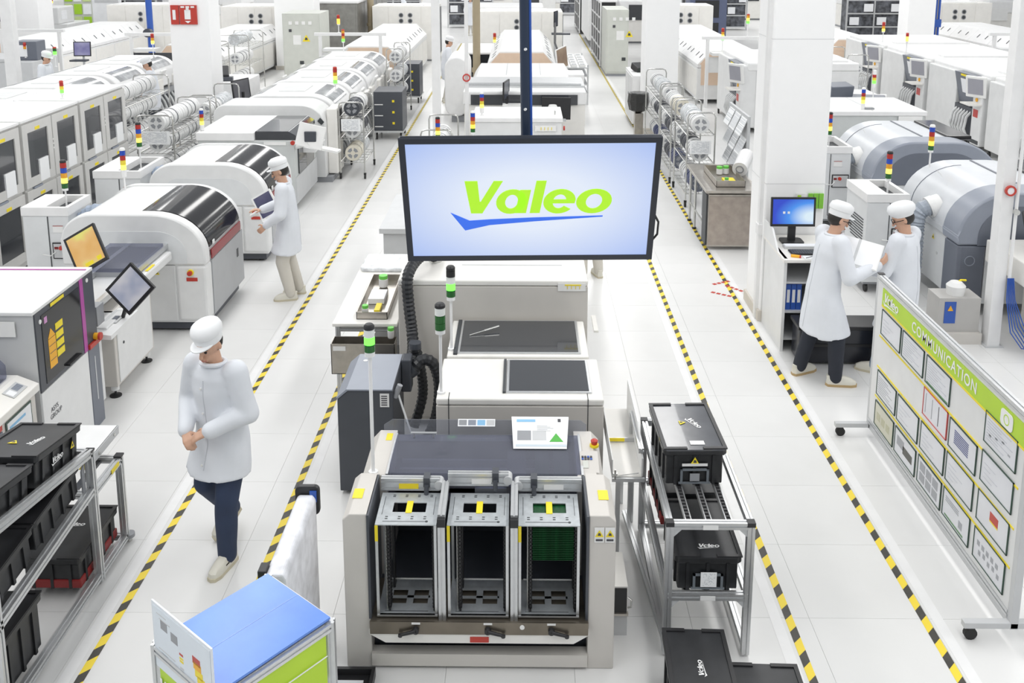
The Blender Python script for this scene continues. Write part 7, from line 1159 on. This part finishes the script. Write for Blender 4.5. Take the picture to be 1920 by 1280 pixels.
def person(label, loc, rz, lean=0.0, head_yaw=0.0, head_pitch=.2, arms=None, feet=None, trousers=NAVY, shoe=SHOEW, hem=.62, scale=1.0, glasses=False, hands=None, hair=True, soft_cap=False, coat_len=None, fine=True):
    t = thing('person', label, 'person', loc, rz); t.scale = (scale,)*3; hipz = .93
    def U(p):
        p = Vector(p); p.z -= hipz; c, s_ = math.cos(lean), math.sin(lean); return Vector((p.x, p.y*c+p.z*s_, -p.y*s_+p.z*c+hipz))
    feet = feet or [Vector((-.11, .0, .0)), Vector((.11, 0, 0))]; fdir = [f[1] if isinstance(f, tuple) and len(f) == 2 else Vector((0, 1, 0)) for f in feet]; fpos = [Vector(f[0]) if isinstance(f, tuple) and len(f) == 2 else Vector(f) for f in feet]
    sh = [U((-.185, 0, 1.42)), U((.185, 0, 1.42))]; arms = arms or [((-.25, .05, 1.13), (-.22, .2, .95)), ((.25, .05, 1.13), (.22, .2, .95))]; hands = hands or [((0, .5, -1), (1, 0, 0), .5), ((0, .5, -1), (-1, 0, 0), .5)]
    hips = [Vector((-.09, 0, .90)), Vector((.09, 0, .90))]; knees = []; ank = []
    for k in (0, 1):
        a = fpos[k]+Vector((0, 0, .085))-fdir[k]*.02; ank.append(a); mid = (hips[k]+a)/2; L = .83; d = (a-hips[k]).length; bend = math.sqrt(max(0, (L/2)**2-(d/2)**2)); fw = Vector((fdir[k].x, fdir[k].y, 0)).normalized(); knees.append(mid+fw*min(bend, .25))
    # --- head frame
    HM_ = Matrix.Rotation(head_yaw, 3, 'Z') @ Matrix.Rotation(-head_pitch, 3, 'X'); hc = U((0, .02, 1.60))
    def Hd(p): return hc+HM_ @ Vector(p)
    b = MB()
    limb(b, [U((0, -.005, 1.38)), hc+Vector((0, -.015, -.06))], [.062, .055], 12)
    ball(b, Hd((0, 0, .03)), .1, (.78, .95, 1.02), 16, HM_); ball(b, Hd((0, .025, -.055)), .066, (.86, .95, .95), 14, HM_); ball(b, Hd((0, .05, -.095)), .03, (1.1, .8, .7), 10, HM_)
    limb(b, [Hd((0, .09, .02)), Hd((0, .108, -.025))], [.009, .015], 8); ball(b, Hd((0, .09, -.065)), .02, (1.3, .6, .55), 8, HM_)
    for s_ in (-1, 1): ball(b, Hd((s_*.078, -.005, -.005)), .026, (.38, .75, 1.15), 10, HM_)
    limb(b, [Vector((0, 0, .93)), U((0, 0, 1.15)), U((0, 0, 1.33))], [.105, .09, .09], 14); limb(b, [U((-.14, 0, 1.37)), U((.14, 0, 1.37))], [.05, .05]); 
    for k in (0, 1):
        e, w_ = Vector(arms[k][0]), Vector(arms[k][1]); limb(b, [sh[k], e, w_], [.048, .038, .027]); hd, hn, hcu = hands[k]; hand(b, w_, hd, hn, hcu, left=(k == 0)); limb(b, [hips[k], knees[k], ank[k]], [.075, .052, .038]); limb(b, [ank[k]+Vector((0, 0, -.03)), fpos[k]+fdir[k]*.14+Vector((0, 0, .035))], [.035, .028])
    skin_mesh(b, 'body', SKIN, t, .0075 if fine else .014, 3)
    # --- coat
    b = MB(); hemc = (knees[0]+knees[1])/2; spread = (knees[1]-knees[0]).length
    prof = [(1.455, .075, .065, 0), (1.43, .15, .085, -.005), (1.38, .195, .112, 0), (1.28, .20, .128, 0), (1.15, .19, .128, 0), (1.02, .195, .132, 0)]
    rings = []
    for z, rx, ry, cy in prof: rings.append([U((rx*math.cos(2*PI*j/24), ry*math.sin(2*PI*j/24)+cy, z)) for j in range(24)])
    for z in (.92, .80, hem):
        f = (.95-z)/.45; c = Vector((hips[0]+hips[1]))/2*(1-f)+hemc*f; sx = .2+.025*f+abs(knees[1].x-knees[0].x)*.18*f; sy = .135+.045*f+abs(knees[1].y-knees[0].y)*.42*f; rings.append([Vector((c.x+sx*math.cos(2*PI*j/24), c.y+sy*math.sin(2*PI*j/24), z+.012*math.sin(3*2*PI*j/24))) for j in range(24)])
    b.loft(rings[::-1])
    for k in (0, 1):
        e, w_ = Vector(arms[k][0]), Vector(arms[k][1]); w2 = e+(w_-e)*.97; limb(b, [sh[k]*.92+U((0, 0, 1.40))*.08, e, w2], [.085, .072, .050], 14)
    co = skin_mesh(b, 'coat', COATM, t, .013 if fine else .02, 5, 0.022 if fine else 0, .22)
    if fine:
        from mathutils.bvhtree import BVHTree
        bv = BVHTree.FromPolygons([v.co.copy() for v in co.data.vertices], [tuple(p.vertices) for p in co.data.polygons])
        def onfront(z, s_, x=0.0):
            h = bv.ray_cast(Vector((x, s_*1.2, z)), Vector((0, -s_, 0)))[0]; return h
        for nm, s_, x in (('front_placket', 1, .012), ('back_seam', -1, 0.0)):
            pts = [p for p in (onfront(1.36-k*.03, s_, x) for k in range(int((1.34-hem)/.03))) if p is not None and (abs(p.y) < .45)]
            good = pts[:1]
            for p in pts[1:]:
                if abs(p.y-good[-1].y) < .05: good.append(p)
                else: break
            if len(good) > 3: q = MB(); q.tube(good, .0035, 6); q.build(nm, mat('coat_seam', (.55, .57, .61), .7), co, local=True, smooth=True)
            if nm == 'front_placket':
                for p in good[2::6]: q = MB(); q.cyl(p+Vector((.02, -.002, 0)), p+Vector((.02, .007, 0)), .008, 8); q.build('button', PLABEL, co, local=True)
    b = MB(); b.tube([U((.082*math.cos(a), .074*math.sin(a)+.005, 1.462+.012*math.sin(a))) for a in [2*PI*j/16 for j in range(16)]], .016, 8, closed=True); b.build('collar', COATM, t, local=True, smooth=True)
    for k in (0, 1):
        e, w_ = Vector(arms[k][0]), Vector(arms[k][1]); d = (w_-e).normalized(); MB().cyl(w_-d*.05, w_-d*.008, .047, 14, .043).build('cuff', COATM, t, local=True, smooth=True)
    # --- trousers
    b = MB(); limb(b, [Vector((-.07, 0, .93)), Vector((.07, 0, .93))], [.12, .12])
    for k in (0, 1): limb(b, [hips[k], knees[k], ank[k]+Vector((0, 0, .0))], [.108, .083, .066], 14)
    skin_mesh(b, 'trousers', trousers, t, .013 if fine else .02, 4, .012 if fine else 0, .22)
    # --- shoes
    for k in (0, 1):
        f = fdir[k].normalized(); r = Vector((f.y, -f.x, 0)).normalized(); up = r.cross(f).normalized(); o3 = fpos[k]
        def Pq(x, y, z): return o3+r*x+f*y+up*z
        out = [(.035, -.09), (.042, -.03), (.043, .06), (.046, .12), (.03, .168), (0, .18), (-.03, .168), (-.046, .12), (-.043, .06), (-.042, -.03), (-.035, -.09), (0, -.105)]
        b = MB(); b.loft([[Pq(x*s1, y*s1+.0, z) for x, y in out] for z, s1 in ((.022, 1), (.05, .97))]+[[Pq(x*.8, y*.82-.012, .075) for x, y in out], [Pq(x*.6, y*.5-.05, .105) for x, y in out]]); u = b.build('shoe', shoe, t, local=True, smooth=True)
        b = MB(); b.loft([[Pq(x*1.05, y*1.04, z) for x, y in out] for z in (0, .024)]); b.build('sole', SHOET if shoe is not SHOEW or trousers is DARKT else mat('sole_cream', (.58, .53, .40), .6), u, local=True)
        if fine:
            for yy, zz, ww in ((.045, .088, .028), (.075, .078, .032), (.105, .070, .034)): q = MB(); q.tube([Pq(-ww, yy, zz-.016), Pq(0, yy, zz+.004), Pq(ww, yy, zz-.016)], .005, 6); q.build('lace', PLABEL if trousers is not NAVY else EYEM, u, local=True)
        if trousers is NAVY:
            for sx in (-1, 1): b = MB(); b.sheet(Pq(sx*.043, .02, .05), Pq(sx*.043, .06, .05), Pq(sx*.026, .05, .085), Pq(sx*.026, .03, .085), .004); b.build('dark_patch', EYEM, u, local=True)
    # --- cap, hair, eyes
    b = MB(); prof = [(.098, .0), (.103, .03), (.102, .05), (.112, .058), (.116, .085), (.105, .115), (.07, .137), (.002, .143)]
    if soft_cap: prof = [(.096, .0), (.105, .02), (.125, .04), (.132, .075), (.118, .108), (.08, .13), (.002, .138)]
    b.lathe(prof, (0, 0, 0), 20); CM = Matrix.Translation(Hd((0, -.012, .035))) @ (HM_ @ Matrix.Rotation(.12, 3, 'X')).to_4x4() @ Matrix.Diagonal((.86, 1.02, 1, 1)); c = b.build('cap', CAPM, t, local=True, smooth=True); c.matrix_local = CM
    if not soft_cap:
        b = MB(); outp = [(.088*math.cos(a), .055+.10*math.sin(a)) for a in [PI*j/12 for j in range(13)]]; b.loft([[(x, y, z-.9*(y-.055)**2-.8*x*x) for x, y in outp] for z in (.012, .019)]); v = b.build('cap_brim', CAPM, t, local=True, smooth=True); v.matrix_local = CM
    if hair:
        b = MB(); ball(b, Hd((0, -.022, .012)), .098, (.80, .90, .86), 16, HM_); b.build('hair', HAIR, t, local=True, smooth=True)
    for s_ in (-1, 1):
        b = MB(); ball(b, Hd((s_*.030, .083, .012)), .0105, n=8); b.build('eye', EYEM, t, local=True, smooth=True); b = MB(); b.tube([Hd((s_*.014, .092, .032)), Hd((s_*.032, .090, .037)), Hd((s_*.05, .080, .032))], .0035, 6); b.build('eyebrow', HAIR, t, local=True)
    b = MB(); b.tube([Hd((-.022, .093, -.058)), Hd((0, .103, -.06)), Hd((.022, .093, -.058))], .005, 6); b.build('mouth', LIP, t, local=True, smooth=True)
    if glasses:
        b = MB()
        for s_ in (-1, 1): b.tube([Hd((s_*.033+.022*math.cos(a), .105, .01+.017*math.sin(a))) for a in [2*PI*j/12 for j in range(12)]], .003, 6, closed=True); b.tube([Hd((s_*.055, .10, .015)), Hd((s_*.082, .0, .012))], .0035, 6)
        b.tube([Hd((-.011, .106, .012)), Hd((.011, .106, .012))], .003, 6); b.build('glasses', EYEM, t, local=True, smooth=True)
    return t
V3 = Vector
# walking man, coming towards the viewer and to the left
person('man in white coat and navy jeans walking down the left aisle', (-2.06, 6.08, 0), PI-.42, lean=.10, head_yaw=.10, head_pitch=.38,
       arms=[((-.26, .04, 1.14), (-.09, .24, 1.06)), ((.26, .03, 1.14), (.10, .25, 1.02))], hands=[((.75, .55, -.35), (.2, -.3, -.9), .7), ((-.75, .55, -.3), (-.2, -.3, -.9), .7)],
       feet=[(V3((-.08, .14, 0)), V3((-.12, 1, 0)).normalized()), (V3((.17, -.20, .09)), V3((0, .9, -.4)).normalized())], trousers=NAVY, hem=.66, scale=1.0)
# operator at the far arched printer
person('man in white coat and cream trousers operating the touch terminal', (-2.80, 11.0, 0), PI/2+.12, lean=.08, head_yaw=.05, head_pitch=.40,
       arms=[((-.25, .06, 1.13), (-.20, .24, .98)), ((.25, .10, 1.15), (.16, .33, 1.08))], hands=[((.1, .7, -.6), (.9, .1, -.3), .5), ((-.2, .9, .1), (0, -.1, -1), .35)],
       feet=[(V3((-.10, .02, 0)), V3((-.1, 1, 0)).normalized()), (V3((.12, -.06, 0)), V3((.15, 1, 0)).normalized())], trousers=CREAM, hem=.60, scale=.98)
# two men at the pillar
m1 = person('man in white coat, dark trousers and glasses holding an open folder', (2.90, 8.86, 0), -PI/2+.18, lean=.14, head_yaw=-.05, head_pitch=.42,
       arms=[((-.26, .12, 1.16), (-.10, .36, 1.16)), ((.30, .10, 1.12), (.22, .42, 1.20))], hands=[((.3, .9, .1), (.3, 0, -1), .4), ((-.15, .85, .5), (-.9, .1, .2), .45)],
       feet=[(V3((-.14, -.10, 0)), V3((-.3, 1, 0)).normalized()), (V3((.16, .12, 0)), V3((.25, 1, 0)).normalized())], trousers=DARKT, hem=.50, glasses=True, scale=1.02)
person('man in white coat and soft cap seen from behind, beside the notice board', (3.72, 8.95, 0), .80, lean=.06, head_yaw=.55, head_pitch=.45,
       arms=[((-.26, .10, 1.12), (-.12, .30, 1.05)), ((.26, .08, 1.12), (.12, .30, 1.08))], hands=[((.5, .8, 0), (.2, -.2, -1), .6), ((-.5, .8, 0), (-.2, -.2, -1), .6)],
       feet=[(V3((-.10, .20, 0)), V3((-.2, 1, 0)).normalized()), (V3((.12, 0, 0)), V3((.2, 1, 0)).normalized())], trousers=JEANS, hem=.50, glasses=True, soft_cap=True, scale=1.0)
# the folder held between the two men
Mf = frame((3.18, 8.80, 1.33), (.80, -.42, -.14), (.25, .62, .50)); fo = thing('document_folder', 'open white folder of papers held by the man with glasses', 'folder', tuple(Mf.translation)); M0 = Mf.copy(); M0.translation = (0, 0, 0)
for nm, m_, a in (('cover', PLABEL, (-.22, -.155, -.006, .22, .155, 0)), ('page', PAPER, (-.21, -.148, 0, -.005, .148, .008)), ('page', PRINT[1], (.005, -.148, 0, .21, .148, .006)), ('spine', LGREY, (-.012, -.15, -.002, .012, .15, .010))): o = MB().box(*a).build(nm, m_, fo, local=True); o.matrix_local = M0
# background workers
person('worker in white coat standing right behind the screen, only feet and coat showing', (.86, 11.75, 0), .3, trousers=CREAM, fine=False, scale=.98)
person('worker in white coat half hidden by the left pillar', (-8.05, 20.6, 0), PI/2+.3, lean=.12, head_pitch=.5, trousers=DARKT, fine=False)
person('worker in white cap among the outer left domed machines', (-10.95, 21.6, 0), -PI/2, lean=.1, head_pitch=.4, trousers=DARKT, fine=False)
person('worker with grey bouffant cap behind the drying cabinets', (-8.0, 14.6, 0), PI, lean=.05, head_pitch=.2, trousers=DARKT, fine=False, soft_cap=True, hair=False)
person('worker in white coat beside the rounded loader, centre-left aisle', (-2.05, 25.2, 0), -PI/2+.2, lean=.1, head_pitch=.4, trousers=CREAM, fine=False)
person('distant worker in white walking up the centre-left aisle', (-2.4, 43.5, 0), PI, trousers=CREAM, fine=False, hem=.45)
person('distant worker bending at the far end of the left aisle', (-5.6, 46, 0), PI/2, lean=.3, trousers=CREAM, fine=False)
person('worker in white cap behind the right reflow oven\'s peach end', (7.6, 25.0, 0), PI/2, lean=.2, head_pitch=.5, trousers=CREAM, fine=False)
person('distant worker peeping over the far right fan cabinet', (14.9, 37.4, 0), PI, lean=.0, trousers=DARKT, fine=False, scale=1.1)
